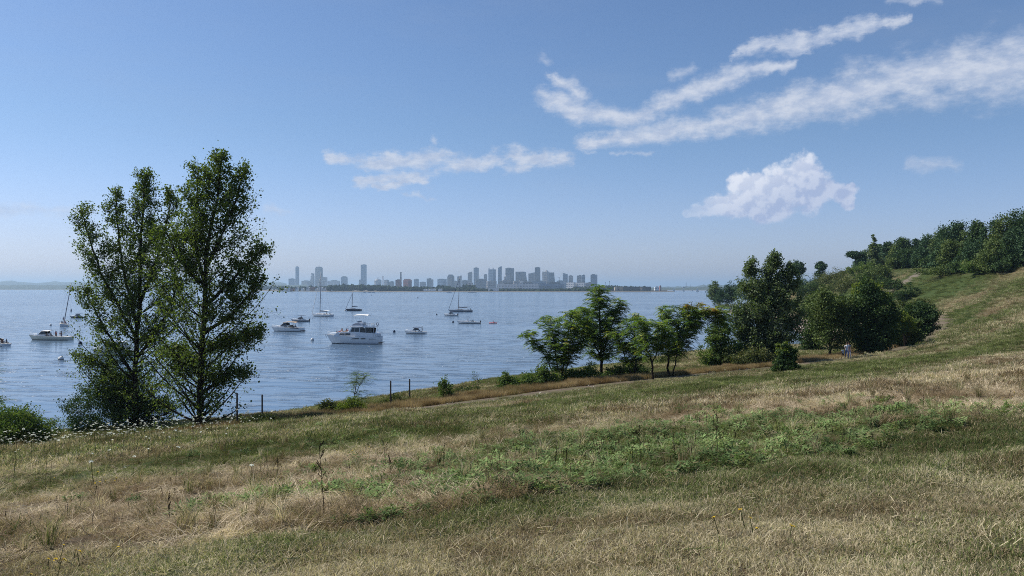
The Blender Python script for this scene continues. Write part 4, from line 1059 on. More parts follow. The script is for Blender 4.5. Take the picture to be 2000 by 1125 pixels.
# mown foreground
x, y = fan(44000, 2.6, 26, 1.0); t_, s_, mz = zone(x, y); k = (mz > -0.05) & landok(x, y) & (fbm(x / 0.45, y / 0.45, 311, 3) + 0.3 * rg.random(len(x)) < 0.86)
x, y = x[k], y[k]; gf_ = fields(x, y)
patch_ = sstep(0.42, 0.6, fbm(x / 2.2, y / 1.5, 95, 4))
scatter('grass', C_lawn, 8, x, y, 0.8 + 0.5 * rg.random(len(x)) + 0.25 * (gf_ > .5), np.clip(0.93 - 0.58 * gf_ - 0.10 * patch_, 0, 1), shade_of(x, y), 'short half-dry mown grass in the foreground')
C_wisp = vcol('straw_wisp', [blades(rg, 5, 0.12, 0.10, 0.26, 0.006, 0.5, 0.8, 0.6) for _ in range(5)], GM)
x, y = fan(9000, 2.8, 22, 1.1); t_, s_, mz = zone(x, y); k = landok(x, y) & (fbm(x / 1.5, y / 1.5, 333, 3) > 0.42); x, y = x[k], y[k]
scatter('straw_wisps', C_wisp, 5, x, y, 0.6 + 0.7 * rg.random(len(x)), 0.55 + 0.5 * rg.random(len(x)), np.clip(0.5 + 0.5 * rg.random(len(x)), 0, 1), 'longer pale straws standing out of the short grass', tilt=0.3)
# rough meadow
x, y = fan(60000, 4.5, 52, 1.0); t_, s_, mz = zone(x, y); ps = path_s(t_)
k = (mz < 0.15) & (fbm(x / 0.7, y / 0.7, 301, 3) + 0.25 * rg.random(len(x)) > 0.5) & landok(x, y) & (s_ > ps); x, y, s_, mz, ps = x[k], y[k], s_[k], mz[k], ps[k]; gf_ = fields(x, y)
near_path = sstep(11, 4, s_ - ps)
hayf = np.clip(gblob(x, y, BROWN), 0, 1) * (1 - gf_)
pk = rg.random(len(x)); hay = pk < 0.32 + 0.65 * hayf
dryv = np.clip(1.0 - 0.95 * gf_ - 0.15 * near_path, 0, 1)
dsc = 0.55 + 0.6 * rg.random(len(x)) + 0.5 * sstep(0.62, 0.75, fbm(x / 1.1, y / 1.1, 97, 2))
dist = np.hypot(x, y)
lo = (1 - 0.45 * near_path) * (1 + 0.006 * dist)
a_ = ~hay
scatter('rough_grass', C_rough, 8, x[a_], y[a_], (dsc * lo)[a_], dryv[a_], shade_of(x[a_], y[a_]), 'uncut tussocky meadow grass, part green and part brown')
scatter('matted_grass', C_hay, 5, x[hay], y[hay], (0.6 + 0.5 * rg.random(len(x)))[hay], np.clip(dryv + 0.35, 0, 1)[hay], shade_of(x[hay], y[hay]), 'flattened dead straw lying in the meadow', tilt=0.2)
# dark collapsed clumps of last year's growth
C_clump = vcol('dead_clump', [blades(rg, 260, 0.34, 0.16, 0.46, 0.008, 0.35, 0.9, 0.55) for _ in range(4)], GM2)
cl_ = []
for (px_, py_, sp_) in [(640, 1022, 1.2), (740, 1010, 1.0), (850, 985, 1.0), (700, 960, 1.5), (560, 1040, 1.0), (600, 930, 1.5), (930, 975, .9), (880, 940, 1.4), (1080, 955, .7), (300, 1000, 1.6), (480, 950, 1.6), (180, 960, 1.8), (1850, 835, 1.5), (1930, 818, 1.5), (1700, 800, 2.5), (1550, 815, 2.5), (80, 1060, 1.2), (1000, 850, 3)]:
    c_ = hit(px_, py_)
    for _ in range(8): cl_.append((c_[0] + rg.normal() * sp_ * .6, c_[1] + rg.normal() * sp_ * .45))
cl_ = np.array(cl_); k = landok(cl_[:, 0], cl_[:, 1]); cl_ = cl_[k]; mzc = zone(cl_[:, 0], cl_[:, 1])[2]; cl_ = cl_[mzc < 0.1]
scatter('dead_thatch', C_clump, 4, cl_[:, 0], cl_[:, 1], 0.5 + 0.5 * rg.random(len(cl_)), 0.75 + 0.3 * rg.random(len(cl_)), 0.35 * rg.random(len(cl_)), 'brown collapsed clumps of dead growth in the meadow', tilt=0.25)
# leafy weeds
x, y = fan(42000, 5, 48, 0.9); t_, s_, mz = zone(x, y); gb = gblob(x, y, WEEDS); k = (mz < 0.3) & landok(x, y) & (s_ > path_s(t_)) & (gb + (fbm(x / .8, y / .8, 44, 3) - .5) * 1.2 > 0.36) & (rg.random(len(x)) < 0.2 + 0.6 * sstep(.42, .6, fbm(x / .5, y / .5, 45, 3)))
x, y = x[k], y[k]
scatter('leafy_weeds', C_weed, 5, x, y, 0.5 + 0.8 * rg.random(len(x)) ** 1.8, np.full(len(x), 0.12), shade_of(x, y), 'low green leafy weeds growing in the meadow', tilt=0.25)
# taller single tussocks
x, y = fan(500, 6, 40, 1.0); t_, s_, mz = zone(x, y); k = (mz < -0.1) & landok(x, y) & (s_ > path_s(t_) + 3); x, y = x[k], y[k]
scatter('tall_grass', C_tall, 4, x, y, 0.45 + 0.5 * rg.random(len(x)), 0.3 + 0.6 * rg.random(len(x)), shade_of(x, y), 'taller grass tussocks standing up in the meadow')
# middle distance
x, y = fan(52000, 24, 95, 1.1); t_, s_, mz = zone(x, y); ps = path_s(t_); k = landok(x, y, 1.5) & (s_ > ps)
x, y, s_, ps, mz = x[k], y[k], s_[k], ps[k], mz[k]; gf_ = fields(x, y); b_ = s_ - ps > 9
lg = (mz > 0) | ((s_ - ps < 9)) | (rg.random(len(x)) < 0.25)
scatter('meadow_grass', C_lawnfar, 5, x[lg], y[lg], (0.7 + 0.5 * rg.random(len(x)))[lg], np.clip(0.98 - 0.95 * gf_, 0, 1)[lg], shade_of(x[lg], y[lg]), 'bleached and green meadow grass above the path')
q = ~lg
scatter('brown_grass', C_roughfar, 5, x[q], y[q], (0.6 + 0.5 * rg.random(len(x)))[q], np.clip(1.02 - 0.9 * gf_, 0, 1)[q], shade_of(x[q], y[q]), 'brown uncut grass on the middle of the slope')
# far slope
x, y = fan(60000, 85, 330, 1.2, 40); t_, s_, mz = zone(x, y); k = landok(x, y, 1.8) & (x > 20); x, y = x[k], y[k]; gf_ = fields(x, y)
scatter('slope_grass', C_lawnfar, 5, x, y, 1.3 + 0.9 * rg.random(len(x)), np.clip(1.0 - 1.0 * gf_, 0, 1), shade_of(x, y), 'banded dry and green grass on the far slope')
# russet fringe seaward of the path
def along(n, lo_, hi, tmin=-8, tmax=120):
    t0 = tmin + (tmax - tmin) * rg.random(n); ds_ = lo_ + (hi - lo_) * rg.random(n)
    s0 = path_s(t0) - ds_ - 40.6
    return t0 * U[0] + s0 * N_[0], t0 * U[1] + s0 * N_[1], ds_
x, y, ds_ = along(15000, 1.9, 6.0); k = (shore_sd(x, y) > 10) & (rg.random(len(x)) < 1.15 - ds_ / 7); x, y = x[k], y[k]
scatter('russet_grass', C_russet, 4, x, y, 0.4 + 0.6 * rg.random(len(x)), np.clip(0.55 + (fbm(x / 3, y / 3, 23, 3)) * 0.7, 0, 1), shade_of(x, y), 'russet feathery grass along the seaward side of the path')
x, y, ds_ = along(42000, 4.5, 38, -30, 125); k = (shore_sd(x, y) > 9.5) & (x < 75); x, y = x[k], y[k]
scatter('bank_grass', C_roughfar, 5, x, y, 0.7 + 0.6 * rg.random(len(x)), np.clip(0.35 + (fbm(x / 4, y / 4, 29, 3) - 0.5) * 1.4, 0, 1), shade_of(x, y), 'rough green and brown growth on the bank above the beach')

# ------------------------------------------------------------ wild flowers and dead stalks
def flowers(name, n, pick, petal_mat, stem_mat, label, hr, rr__, umbel=True, seed=5):
    rf = np.random.default_rng(seed)
    P = pick(rf, n); n = len(P)
    z = ground(P[:, 0], P[:, 1])
    h = hr[0] + (hr[1] - hr[0]) * rf.random(n)
    top = np.c_[P[:, 0] + rf.normal(size=n) * 0.05, P[:, 1] + rf.normal(size=n) * 0.05, z + h]
    bt = np.c_[P[:, 0], P[:, 1], z - 0.03]
    u = np.array([0.0045, 0, 0]); v = np.array([0, 0.0045, 0])
    st = np.concatenate([np.stack([bt - u, bt + u, top + u * .6, top - u * .6], 1), np.stack([bt - v, bt + v, top + v * .6, top - v * .6], 1)])
    rad_ = (rr__[0] + (rr__[1] - rr__[0]) * rf.random(n))
    k = 16 if umbel else 7
    tl = rf.normal(size=(n, 2)) * 0.22
    out = []
    for j in range(k):
        a = rf.random(n) * 2 * PI; q = np.sqrt(rf.random(n)) * rad_ * 0.85
        dx, dy = q * np.cos(a), q * np.sin(a)
        c = top + np.c_[dx, dy, tl[:, 0] * dx + tl[:, 1] * dy + rf.normal(size=n) * 0.004]
        s_ = (rad_ * (0.33 if umbel else 0.6))[:, None]
        nrm_u = np.c_[np.cos(a), np.sin(a), tl[:, 0] * np.cos(a) + tl[:, 1] * np.sin(a)] * s_
        nrm_v = np.c_[-np.sin(a), np.cos(a), -tl[:, 0] * np.sin(a) + tl[:, 1] * np.cos(a) + 0.2] * s_
        out.append(np.stack([c - nrm_u, c + nrm_v, c + nrm_u, c - nrm_v], 1))
    A = np.concatenate([st] + out).reshape(-1, 3)
    me = quad_mesh(name, A, {'rnd': np.full(len(A), 0.5)}, stem_mat); me.materials.append(petal_mat)
    mi = np.ones(len(A) // 4, np.int32); mi[:len(st)] = 0; me.polygons.foreach_set('material_index', mi)
    return tag(link(bpy.data.objects.new(name, me)), label, 'flowers', kind='stuff')
wm = simple('white_petal', (0.62, 0.64, 0.52), 0.8, var=0.3, scale=2, spec=0.1)
ym = simple('yellow_petal', (0.62, 0.42, 0.03), 0.8, var=0.3, scale=2, spec=0.1)
sm_ = simple('green_stem', (0.09, 0.11, 0.04), 0.9, spec=0.1)
dk = simple('dead_stalk', (0.045, 0.032, 0.022), 0.95, var=0.5, scale=6, spec=0.1)
def pick_lace(rf, n):
    px = rf.random(n * 3) * 640 - 40; d = 8 + 34 * rf.random(n * 3) ** 0.5
    pr = sstep(560, 330, px) * sstep(10, 30, d) * (0.4 + 0.6 * sstep(20, 34, d)) + 0.015
    k = rf.random(n * 3) < pr; px, d = px[k][:n], d[k][:n]
    return np.c_[(px - HX) / F * d, d]
flowers('lace_flowers', 760, pick_lace, wm, sm_, 'white flat lace flowers crowding the meadow crest below the cottonwoods', (0.35, 0.85), (0.03, 0.06), True, 5)
def pick_path(rf, n):
    t0 = rf.random(n) * 70 - 5; ds_ = rf.normal(size=n) * 0.7 + 2.4
    s0 = path_s(t0) + ds_ - 40.6
    return np.c_[t0 * U[0] + s0 * N_[0], t0 * U[1] + s0 * N_[1]]
flowers('lace_flowers', 90, pick_path, wm, sm_, 'scattered white flowers low along the edge of the path', (0.12, 0.35), (0.04, 0.07), True, 7)
yc = [hit(*p) for p in [(92, 948), (205, 940), (220, 948), (190, 960), (275, 880), (300, 878), (265, 885), (700, 895), (745, 893), (130, 885), (1795, 770), (1730, 785), (1410, 1050), (1528, 1062), (1505, 1058), (120, 1110), (135, 1112), (1600, 820), (1960, 785), (560, 850), (700, 868), (1370, 822)]]
def pick_y(rf, n):
    c = np.array(yc)[rf.integers(0, len(yc), n)][:, :2]; d = np.hypot(c[:, 0], c[:, 1]); k = (d > 8) | (rf.random(n) < .35); c, d, n = c[k], d[k], int(k.sum())
    return c + rf.normal(size=(n, 2)) * (0.06 + 0.012 * d)[:, None]
flowers('yellow_flowers', 110, pick_y, ym, sm_, 'small yellow flowers dotted in the meadow in little clusters', (0.08, 0.2), (0.010, 0.02), False, 6)
# short dead weed stalks, many
rf = np.random.default_rng(8); n = 330
cands = [(1300, 880, 5.0, 2.2), (1100, 900, 3.5, 1.8), (1650, 850, 4, 2), (700, 930, 3.5, 2.0), (400, 960, 4, 2.2), (1850, 800, 5, 2.5)]
cc = np.array([hit(c[0], c[1])[:2] for c in cands]); sg = np.array([c[2:] for c in cands]); i = rf.choice(6, n, p=[.34, .2, .14, .14, .08, .1])
P = cc[i] + (rf.normal(size=n) * sg[i, 0])[:, None] * np.array(U) * .6 + (rf.normal(size=n) * sg[i, 1])[:, None] * np.array(N_) * .6
z = ground(P[:, 0], P[:, 1]); h = 0.10 + 0.3 * rf.random(n) ** 1.8
ln = rf.normal(size=(n, 2)) * 0.13
top = np.c_[P + ln * h[:, None] * 1.2, z + h]; bt = np.c_[P, z - 0.02]
w_ = 0.0035
A = np.concatenate([np.stack([bt - u_ * w_, bt + u_ * w_, top + u_ * w_ * .7, top - u_ * w_ * .7], 1) for u_ in (np.array([1, 0, 0]), np.array([0, 1, 0]))])
h2 = [];
for j in range(5):
    f_ = 0.62 + 0.09 * j; c = bt + (top - bt) * f_; s_ = 0.008
    h2.append(np.stack([c - [s_, 0, 0], c + [0, 0, s_ * 1.6], c + [s_, 0, 0], c - [0, 0, s_ * 1.6]], 1)); 
A = np.concatenate([A] + h2).reshape(-1, 3)
tag(link(bpy.data.objects.new('weed_stalks', quad_mesh('weed_stalks', A, None, dk))), 'dark dead weed stalks bristling out of the green patch', 'stalks', kind='stuff')
def stalk(label, px, pb, pt, seed, lean=0.0, br=5):
    b = hit(px, pb); h = (pb - pt) * b[1] / F; rs = np.random.default_rng(seed)
    root = empty('dead_stalk', b, 0, label, 'stalk', 'tall dead stalks in the meadow')
    mb = MB(); P_ = [np.array([lean * h * k ** 1.3 + rs.normal() * 0.006, rs.normal() * 0.006, h * k]) for k in np.linspace(0, 1, 8)]; P_[0][2] = -0.05
    mb.tube(P_, [0.0055 - 0.003 * k for k in np.linspace(0, 1, 8)], 6); mb.build('stem', dk, root)
    mb = MB()
    for k in range(br):
        p0 = P_[4 + k % 4] * 0.8 + P_[3 + k % 4] * 0.2; a = rs.random() * 6.28; l = 0.05 + 0.09 * rs.random()
        p1 = p0 + np.array([math.cos(a) * l * .6, math.sin(a) * l * .6, l])
        mb.tube([p0, p1], [0.003, 0.0022], 4)
        for q_ in range(6): 
            c = p0 + (p1 - p0) * (0.4 + 0.1 * q_); mb.lathe([(0.002, -.008), (0.0055, 0), (0.002, .008)], tuple(c + rs.normal(size=3) * 0.004), 5)
    mb.build('seed_heads', dk, root)
for a_ in [('tallest dead stalk, forked at the tip, standing in the flattened straw', 632, 1016, 880, 1, -0.06, 8), ('dead stalk rising from the middle of the green weed patch', 1251, 905, 845, 2, -0.05, 5), ('dead stalk at the far end of the green weed patch', 1402, 900, 800, 3, -0.03, 6),
           ('leaning dead stalk among the first green weeds', 1152, 908, 868, 4, -0.12, 4), ('dead stalk before the brown bank of the upper meadow', 1704, 880, 815, 5, -0.03, 5), ('stocky dead stalk on the brown grass near the lace flowers', 330, 1030, 975, 6, -0.03, 3), ('thin dead stalk above the flattened straw', 753, 905, 862, 7, -0.1, 3)]:
    stalk(*a_)
# ------------------------------------------------------------ people
for nm, c_ in dict(skin=(0.42, 0.26, 0.19), skin_tan=(0.30, 0.17, 0.11), hair=(0.03, 0.02, 0.015), white_cloth=(0.72, 0.72, 0.72), grey_cloth=(0.28, 0.29, 0.34), navy_cloth=(0.03, 0.045, 0.10), red_cloth=(0.40, 0.06, 0.05),
                   black_cloth=(0.02, 0.02, 0.024), blue_cloth=(0.12, 0.20, 0.38), beige_cloth=(0.45, 0.38, 0.28)).items():
    M[nm] = simple(nm, c_, 0.85, var=0.15, scale=5, spec=0.2)
dg = None
def skin_mesh(name, verts, edges, radii, root=0):
    me = bpy.data.meshes.new(name); me.from_pydata(verts, edges, [])
    o = bpy.data.objects.new(name, me); COL.objects.link(o)
    md = o.modifiers.new('skin', 'SKIN'); md.use_smooth_shade = True
    sub = o.modifiers.new('sub', 'SUBSURF'); sub.levels = 1; sub.render_levels = 1
    sk = me.skin_vertices[0].data
    for i, r_ in enumerate(radii):
        sk[i].radius = (r_, r_) if not hasattr(r_, '__len__') else r_; sk[i].use_root = (i == root)
    bpy.context.view_layer.update()
    d = bpy.context.evaluated_depsgraph_get()
    nm = bpy.data.meshes.new_from_object(o.evaluated_get(d))
    bpy.data.objects.remove(o); nm.name = name
    return nm
POSES = {
    # joints: pelvis, chest, neck, head, then hips-knee-ankle-toe, shoulder-elbow-wrist-hand
    'stand': dict(pel=(0, 0, .93), che=(0.01, 0, 1.27), nek=(0.0, 0, 1.47), hed=(0.02, 0, 1.62), L=[(0, .10, .88), (.03, .11, .50), (-.01, .12, .09), (.13, .13, .03)], Rr=[(0, -.10, .88), (.02, -.11, .50), (-.02, -.12, .09), (.12, -.13, .03)],
                  LA=[(0, .19, 1.40), (-.02, .25, 1.12), (.08, .25, .88), (.14, .24, .80)], RA=[(0, -.19, 1.40), (-.02, -.25, 1.12), (.10, -.24, .90), (.17, -.22, .83)]),
    'walk': dict(pel=(0, 0, .92), che=(0.03, 0, 1.26), nek=(0.03, 0, 1.46), hed=(0.06, 0, 1.61), L=[(0, .10, .87), (.18, .10, .52), (.16, .10, .10), (.30, .10, .04)], Rr=[(0, -.10, .87), (-.02, -.10, .48), (-.28, -.10, .17), (-.20, -.10, .06)],
                 LA=[(0, .19, 1.40), (-.12, .24, 1.14), (-.10, .24, .90), (-.08, .23, .82)], RA=[(0.02, -.19, 1.40), (.10, -.24, 1.14), (.24, -.22, .96), (.30, -.20, .92)]),
    'sit': dict(pel=(0, 0, .10), che=(0.0, 0, .45), nek=(0.03, 0, .64), hed=(0.07, 0, .79), L=[(0.02, .10, .09), (.40, .16, .16), (.50, .18, -.26), (.62, .19, -.30)], Rr=[(0.02, -.10, .09), (.40, -.16, .16), (.48, -.18, -.26), (.60, -.19, -.30)],
                LA=[(0, .19, .57), (.02, .26, .32), (.24, .20, .22), (.32, .18, .22)], RA=[(0, -.19, .57), (.02, -.26, .32), (.24, -.20, .22), (.32, -.18, .22)]),
    'lounge': dict(pel=(0, 0, .10), che=(-0.14, 0, .42), nek=(-.17, 0, .61), hed=(-.15, 0, .77), L=[(0.02, .10, .09), (.42, .14, .38), (.72, .16, .06), (.84, .17, .10)], Rr=[(0.02, -.10, .09), (.46, -.14, .12), (.88, -.16, .07), (.96, -.17, .14)],
                   LA=[(-.15, .19, .54), (-.30, .27, .30), (-.36, .26, .07), (-.30, .26, .03)], RA=[(-.15, -.19, .54), (-.02, -.27, .34), (.18, -.20, .28), (.26, -.18, .28)]),
}
PMESH = {}
def person_mesh(pose, shirt, short, skin='skin', hair='hair', longleg=False):
    key = (pose, shirt, short, skin, hair, longleg)
    if key in PMESH: return PMESH[key]
    P_ = POSES[pose]; v = []; e = []; rd = []
    def ad(p, r_, fr=None):
        v.append(p); rd.append(r_)
        if fr is not None: e.append((fr, len(v) - 1))
        return len(v) - 1
    p0 = ad(P_['pel'], (.135, .10)); 
    w = tuple(np.array(P_['pel']) * .5 + np.array(P_['che']) * .5)
    p1 = ad(w, (.115, .09), p0); p2 = ad(P_['che'], (.15, .105), p1); p3 = ad(P_['nek'], .055, p2)
    hd = np.array(P_['hed']); p4 = ad(tuple(hd - [0, 0, .05]), (.07, .08), p3); p5 = ad(tuple(hd + [.0, 0, .04]), (.075, .09), p4); p6 = ad(tuple(hd + [-.01, 0, .11]), .05, p5)
    for k in ('L', 'Rr'):
        a = ad(P_[k][0], .085, p0); b = ad(P_[k][1], .055, a); c = ad(P_[k][2], .036, b); ad(P_[k][3], .032, c)
    for k in ('LA', 'RA'):
        a = ad(P_[k][0], .052, p2); b = ad(P_[k][1], .038, a); c = ad(P_[k][2], .026, b)
        h = np.array(P_[k][3]); d = h - np.array(P_[k][2]); hd_ = ad(tuple(h - d * .3), (.034, .018), c)
        u = np.cross(d, [0, 0, 1.0]); u = u / (np.linalg.norm(u) + 1e-6)
        for q in (-.024, -.008, .008, .024):
            f1 = ad(tuple(h + u * q + d * .25), .0085, hd_); ad(tuple(h + u * q + d * (.75 - abs(q) * 6) + np.array([0, 0, -.015])), .007, f1)
        ad(tuple(h - d * .1 + u * .045), .009, hd_)
    me = skin_mesh('person', v, e, rd)
    mats = [M[skin], M[shirt], M[short], M[hair], M['black_cloth']]
    for m_ in mats: me.materials.append(m_)
    n = len(me.vertices); co = np.empty(n * 3); me.vertices.foreach_get('co', co); co = co.reshape(-1, 3)
    sk = {0: 'pel', 1: 'che', 2: 'nek'}
    pel, che, nek, hed = [np.array(P_[k]) for k in ('pel', 'che', 'nek', 'hed')]
    def sd_(c, a, b): 
        ba = b - a; h = np.clip(((c - a) @ ba) / (ba @ ba + 1e-9), 0, 1); return np.linalg.norm(c - a - h * ba)
    segs = [(pel, che, 1), (che, nek, 1), (nek, hed, 0), (hed, hed + [0, 0, .1], 0)]
    for k in ('L', 'Rr'):
        q = [np.array(p) for p in P_[k]]; segs += [(q[0], q[1], 2), (q[1], q[2], 2 if longleg else 0), (q[2], q[3], 4)]
    for k in ('LA', 'RA'):
        q = [np.array(p) for p in P_[k]]; segs += [(q[0], (q[0] + q[1]) / 2, 1), ((q[0] + q[1]) / 2, q[3], 0)]
    segs.append((pel - [0, 0, .02], pel + [0, 0, .03], 2))
    mi = []
    for pl in me.polygons:
        c = np.mean([co[i] for i in pl.vertices], 0)
        ds_ = [sd_(c, a, b) for a, b, _ in segs]; k = segs[int(np.argmin(ds_))][2]
        if np.linalg.norm(c - hed) < .2 and (c[2] > hed[2] + .06 or (c[0] < hed[0] - .03 and c[2] > hed[2] - .06)): k = 3
        mi.append(k)
    me.polygons.foreach_set('material_index', mi)
    PMESH[key] = me
    return me
def person(label, loc, rz, pose, shirt, short, skin='skin', sc=1.0, longleg=False, group=None):
    me = person_mesh(pose, shirt, short, skin, 'hair', longleg)
    o = bpy.data.objects.new('person', me); link(o, None, loc); o.rotation_euler = (0, 0, rz); o.scale = (sc, sc, sc)
    tag(o, label, 'person', group)
    P_ = POSES[pose]; h = np.array(P_['hed'])
    mb = MB(); mb.lathe([(.03, .135), (.07, .12), (.088, .08), (.093, .03), (.085, -.02)][::-1], (h[0] - .018, h[1], h[2]), 10)
    mb.build('hair', M['hair'], o, True)
    for sy in (-1, 1): MB().lathe([(.003, -.008), (.009, 0), (.003, .008)], (h[0] + .082, h[1] + sy * .03, h[2] + .015), 6).build('eye', M['black_cloth'], o)
    return o
b = hit(1654, 702)
person('adult in a white top and pale blue trousers walking on the path', b, R(-100), 'walk', 'white_cloth', 'blue_cloth', 'skin', 1.0, True)
person('adult in grey clothes walking close beside the adult in white', (b[0] + 0.42, b[1] + .5, float(ground(b[0] + .42, b[1] + .5)[0])), R(-95), 'walk', 'grey_cloth', 'grey_cloth', 'skin_tan', 1.0, True)
person('child in a white shirt and dark shorts walking beside the adults', (b[0] - 0.45, b[1] - .1, float(ground(b[0] - .45, b[1] - .1)[0])), R(-85), 'walk', 'white_cloth', 'black_cloth', 'skin_tan', 0.68)

# ------------------------------------------------------------ boats
M['gel'] = simple('white_gelcoat', (0.70, 0.71, 0.72), 0.25, var=0.06, scale=1.5, dirt=(0.45, 0.43, 0.38))
M['cream'] = simple('cream_gelcoat', (0.60, 0.58, 0.48), 0.3, var=0.08, scale=1.5)
M['navyhull'] = simple('navy_gelcoat', (0.02, 0.03, 0.06), 0.25, var=0.1)
M['greyhull'] = simple('grey_gelcoat', (0.30, 0.32, 0.36), 0.3, var=0.1)
M['bottom'] = simple('dark_bottom_paint', (0.02, 0.03, 0.045), 0.6, var=0.2)
M['deck'] = simple('deck_nonskid', (0.55, 0.54, 0.5), 0.7, var=0.1)
M['teak'] = simple('brown_wood', (0.16, 0.08, 0.04), 0.6, var=0.3)
M['glass'] = simple('dark_window_glass', (0.015, 0.02, 0.025), 0.08, var=0.1, spec=0.8)
M['chrome'] = simple('polished_rail', (0.55, 0.56, 0.58), 0.25, 1.0, var=0.05)
M['alu'] = simple('grey_mast_alloy', (0.22, 0.22, 0.24), 0.5, 0.3, var=0.1)
M['canvas'] = simple('white_canvas', (0.75, 0.74, 0.70), 0.9, var=0.08, bump=0.1)
M['tan'] = simple('tan_canvas', (0.36, 0.27, 0.19), 0.9, var=0.15, bump=0.1)
M['bluecanvas'] = simple('dark_blue_canvas', (0.03, 0.05, 0.10), 0.9, var=0.15, bump=0.1)
M['blackmotor'] = simple('black_outboard_cowl', (0.02, 0.02, 0.022), 0.3, var=0.1)
M['rope'] = simple('rigging_wire', (0.10, 0.10, 0.11), 0.5, var=0.1)
M['redp'] = simple('red_plastic', (0.55, 0.05, 0.03), 0.45, var=0.1)

def hull(L, B, f0, f1, rake=0.09, beak=0.45, n=13, draft=0.35, transom=0.0, p=2.1, flare=.82):
    """bow at +x. returns (MB, deck function(x)->(z, halfbeam))"""
    mb = MB(); rings = []
    def shape(t):
        b_ = B / 2 * (1 - max(0, (t - beak) / (1 - beak)) ** p) * (0.90 + 0.10 * min(1, t / .35)); z = f0 + (f1 - f0) * t ** 2.2
        return max(b_, 0.015), z
    for i in range(n):
        t = i / (n - 1); b_, z = shape(t); x = -L / 2 + L * t; rk = L * rake
        bw = max(0.01, b_ * (flare - 0.30 * t ** 3))
        xo = lambda f_: x - rk * t ** 4 * (1 - f_) + transom * (1 - t) ** 8 * (1 - f_)
        rings.append([(xo(0), 0, -draft), (xo(.1), bw * .92, -0.02), (xo(.25), bw, 0.13), (xo(.6), b_ * .93, z * .6), (xo(1), b_, z), (xo(1), b_ - min(.07, b_ * .5), z + .015), (xo(1), b_ - min(.09, b_ * .6), z - .06), (xo(1), 0, z - .05)])
    K = 8; vs = []; 
    for r_ in rings: vs += r_ + [(x, -y, z) for x, y, z in r_[1:-1]][::-1]
    Q = 2 * K - 2; fs = []; ms = []
    band = [0, 0, 1, 1, 2, 2, 3, 3, 2, 2, 1, 1, 0, 0]
    for i in range(n - 1):
        for k in range(Q):
            a = i * Q + k; b2 = i * Q + (k + 1) % Q
            fs.append((a, a + Q, b2 + Q, b2)); ms.append(band[k])
    o = len(mb.v); mb.v += vs; mb.f += fs; mb.m += ms
    mb.f.append(tuple(range(Q))); mb.m.append(1); mb.f.append(tuple((n - 1) * Q + k for k in range(Q))[::-1]); mb.m.append(1)
    return mb, (lambda x: shape(min(1, max(0, (x + L / 2) / L))))
def add_hull(root, L, B, f0, f1, mat='gel', rim=None, name='hull', **kw):
    mb, fn = hull(L, B, f0, f1, **kw)
    mb.build(name, [M['bottom'], M[mat], M[rim or mat], M['deck']], root, False)
    return fn
def rail(root, fn, x0, x1, h, n=7, inset=.08, mid=True, rad=.016, name='rail'):
    mb = MB(); xs = np.linspace(x0, x1, n); S1 = []; S2 = []
    for x in xs:
        b_, z = fn(x); y = max(.02, b_ - inset)
        for s_, A in ((1, S1), (-1, S2)):
            A.append((x, s_ * y, z + h)); mb.tube([(x, s_ * y, z - .03), (x, s_ * y, z + h)], rad * .8, 4)
    bow = [(x1 + .12, 0, S1[-1][2])] if x1 > 0 and n > 2 else []
    mb.tube(S1 + bow + (S2[::-1] if bow else []), rad, 4)
    if not bow: mb.tube(S2, rad, 4)
    if mid: mb.tube([(x, y, z - h * .5) for x, y, z in S1], rad * .6, 4); mb.tube([(x, y, z - h * .5) for x, y, z in S2], rad * .6, 4)
    return mb.build(name, M['chrome'], root)
def canopy(root, x0, x1, w, z, mat, arch=.14, poles=None, base=0.6, name='canopy', thick=.04, droop=.05):
    mb = MB(); nx, ny = 6, 7; top = []; 
    for i in range(nx):
        for j in range(ny):
            u = i / (nx - 1); v = j / (ny - 1) * 2 - 1
            top.append((x0 + (x1 - x0) * u, v * w, z + arch * (1 - v * v) - droop * (2 * u - 1) ** 2))
    n_ = nx * ny; vs = top + [(x, y, q - thick) for x, y, q in top]; fs = []
    for i in range(nx - 1):
        for j in range(ny - 1):
            a = i * ny + j; fs.append((a, a + ny, a + ny + 1, a + 1)); fs.append((n_ + a, n_ + a + 1, n_ + a + ny + 1, n_ + a + ny))
    ed = [i * ny for i in range(nx)] + [(nx - 1) * ny + j for j in range(1, ny)] + [i * ny + ny - 1 for i in range(nx - 2, -1, -1)] + [j for j in range(ny - 2, 0, -1)]
    for k in range(len(ed)): a, b2 = ed[k], ed[(k + 1) % len(ed)]; fs.append((a, b2, n_ + b2, n_ + a))
    mb.add(vs, fs); c = mb.build(name, M[mat], root, True)
    if poles:
        for xt, xb in poles:
            for s_ in (-1, 1): MB().tube([(xb, s_ * w * .96, base), (xt, s_ * w * .94, z)], .022, 5).build('pole', M['chrome'], root)
    return c
def outboard(root, x, z, s_=1.0, y=0.0):
    mb = MB(); mb.side([(x - .42 * s_, z + .28 * s_), (x - .30 * s_, z + .55 * s_), (x + .02 * s_, z + .58 * s_), (x + .06 * s_, z + .1 * s_), (x - .34 * s_, z + .08 * s_)], .17 * s_, .11 * s_)
    mb.side([(x - .26 * s_, z + .1 * s_), (x - .06 * s_, z + .1 * s_), (x - .1 * s_, z - .7 * s_), (x - .24 * s_, z - .7 * s_)], .05 * s_)
    mb.v = [(a, b2 + y, c) for a, b2, c in mb.v]
    return mb.build('outboard_motor', M['blackmotor'], root)
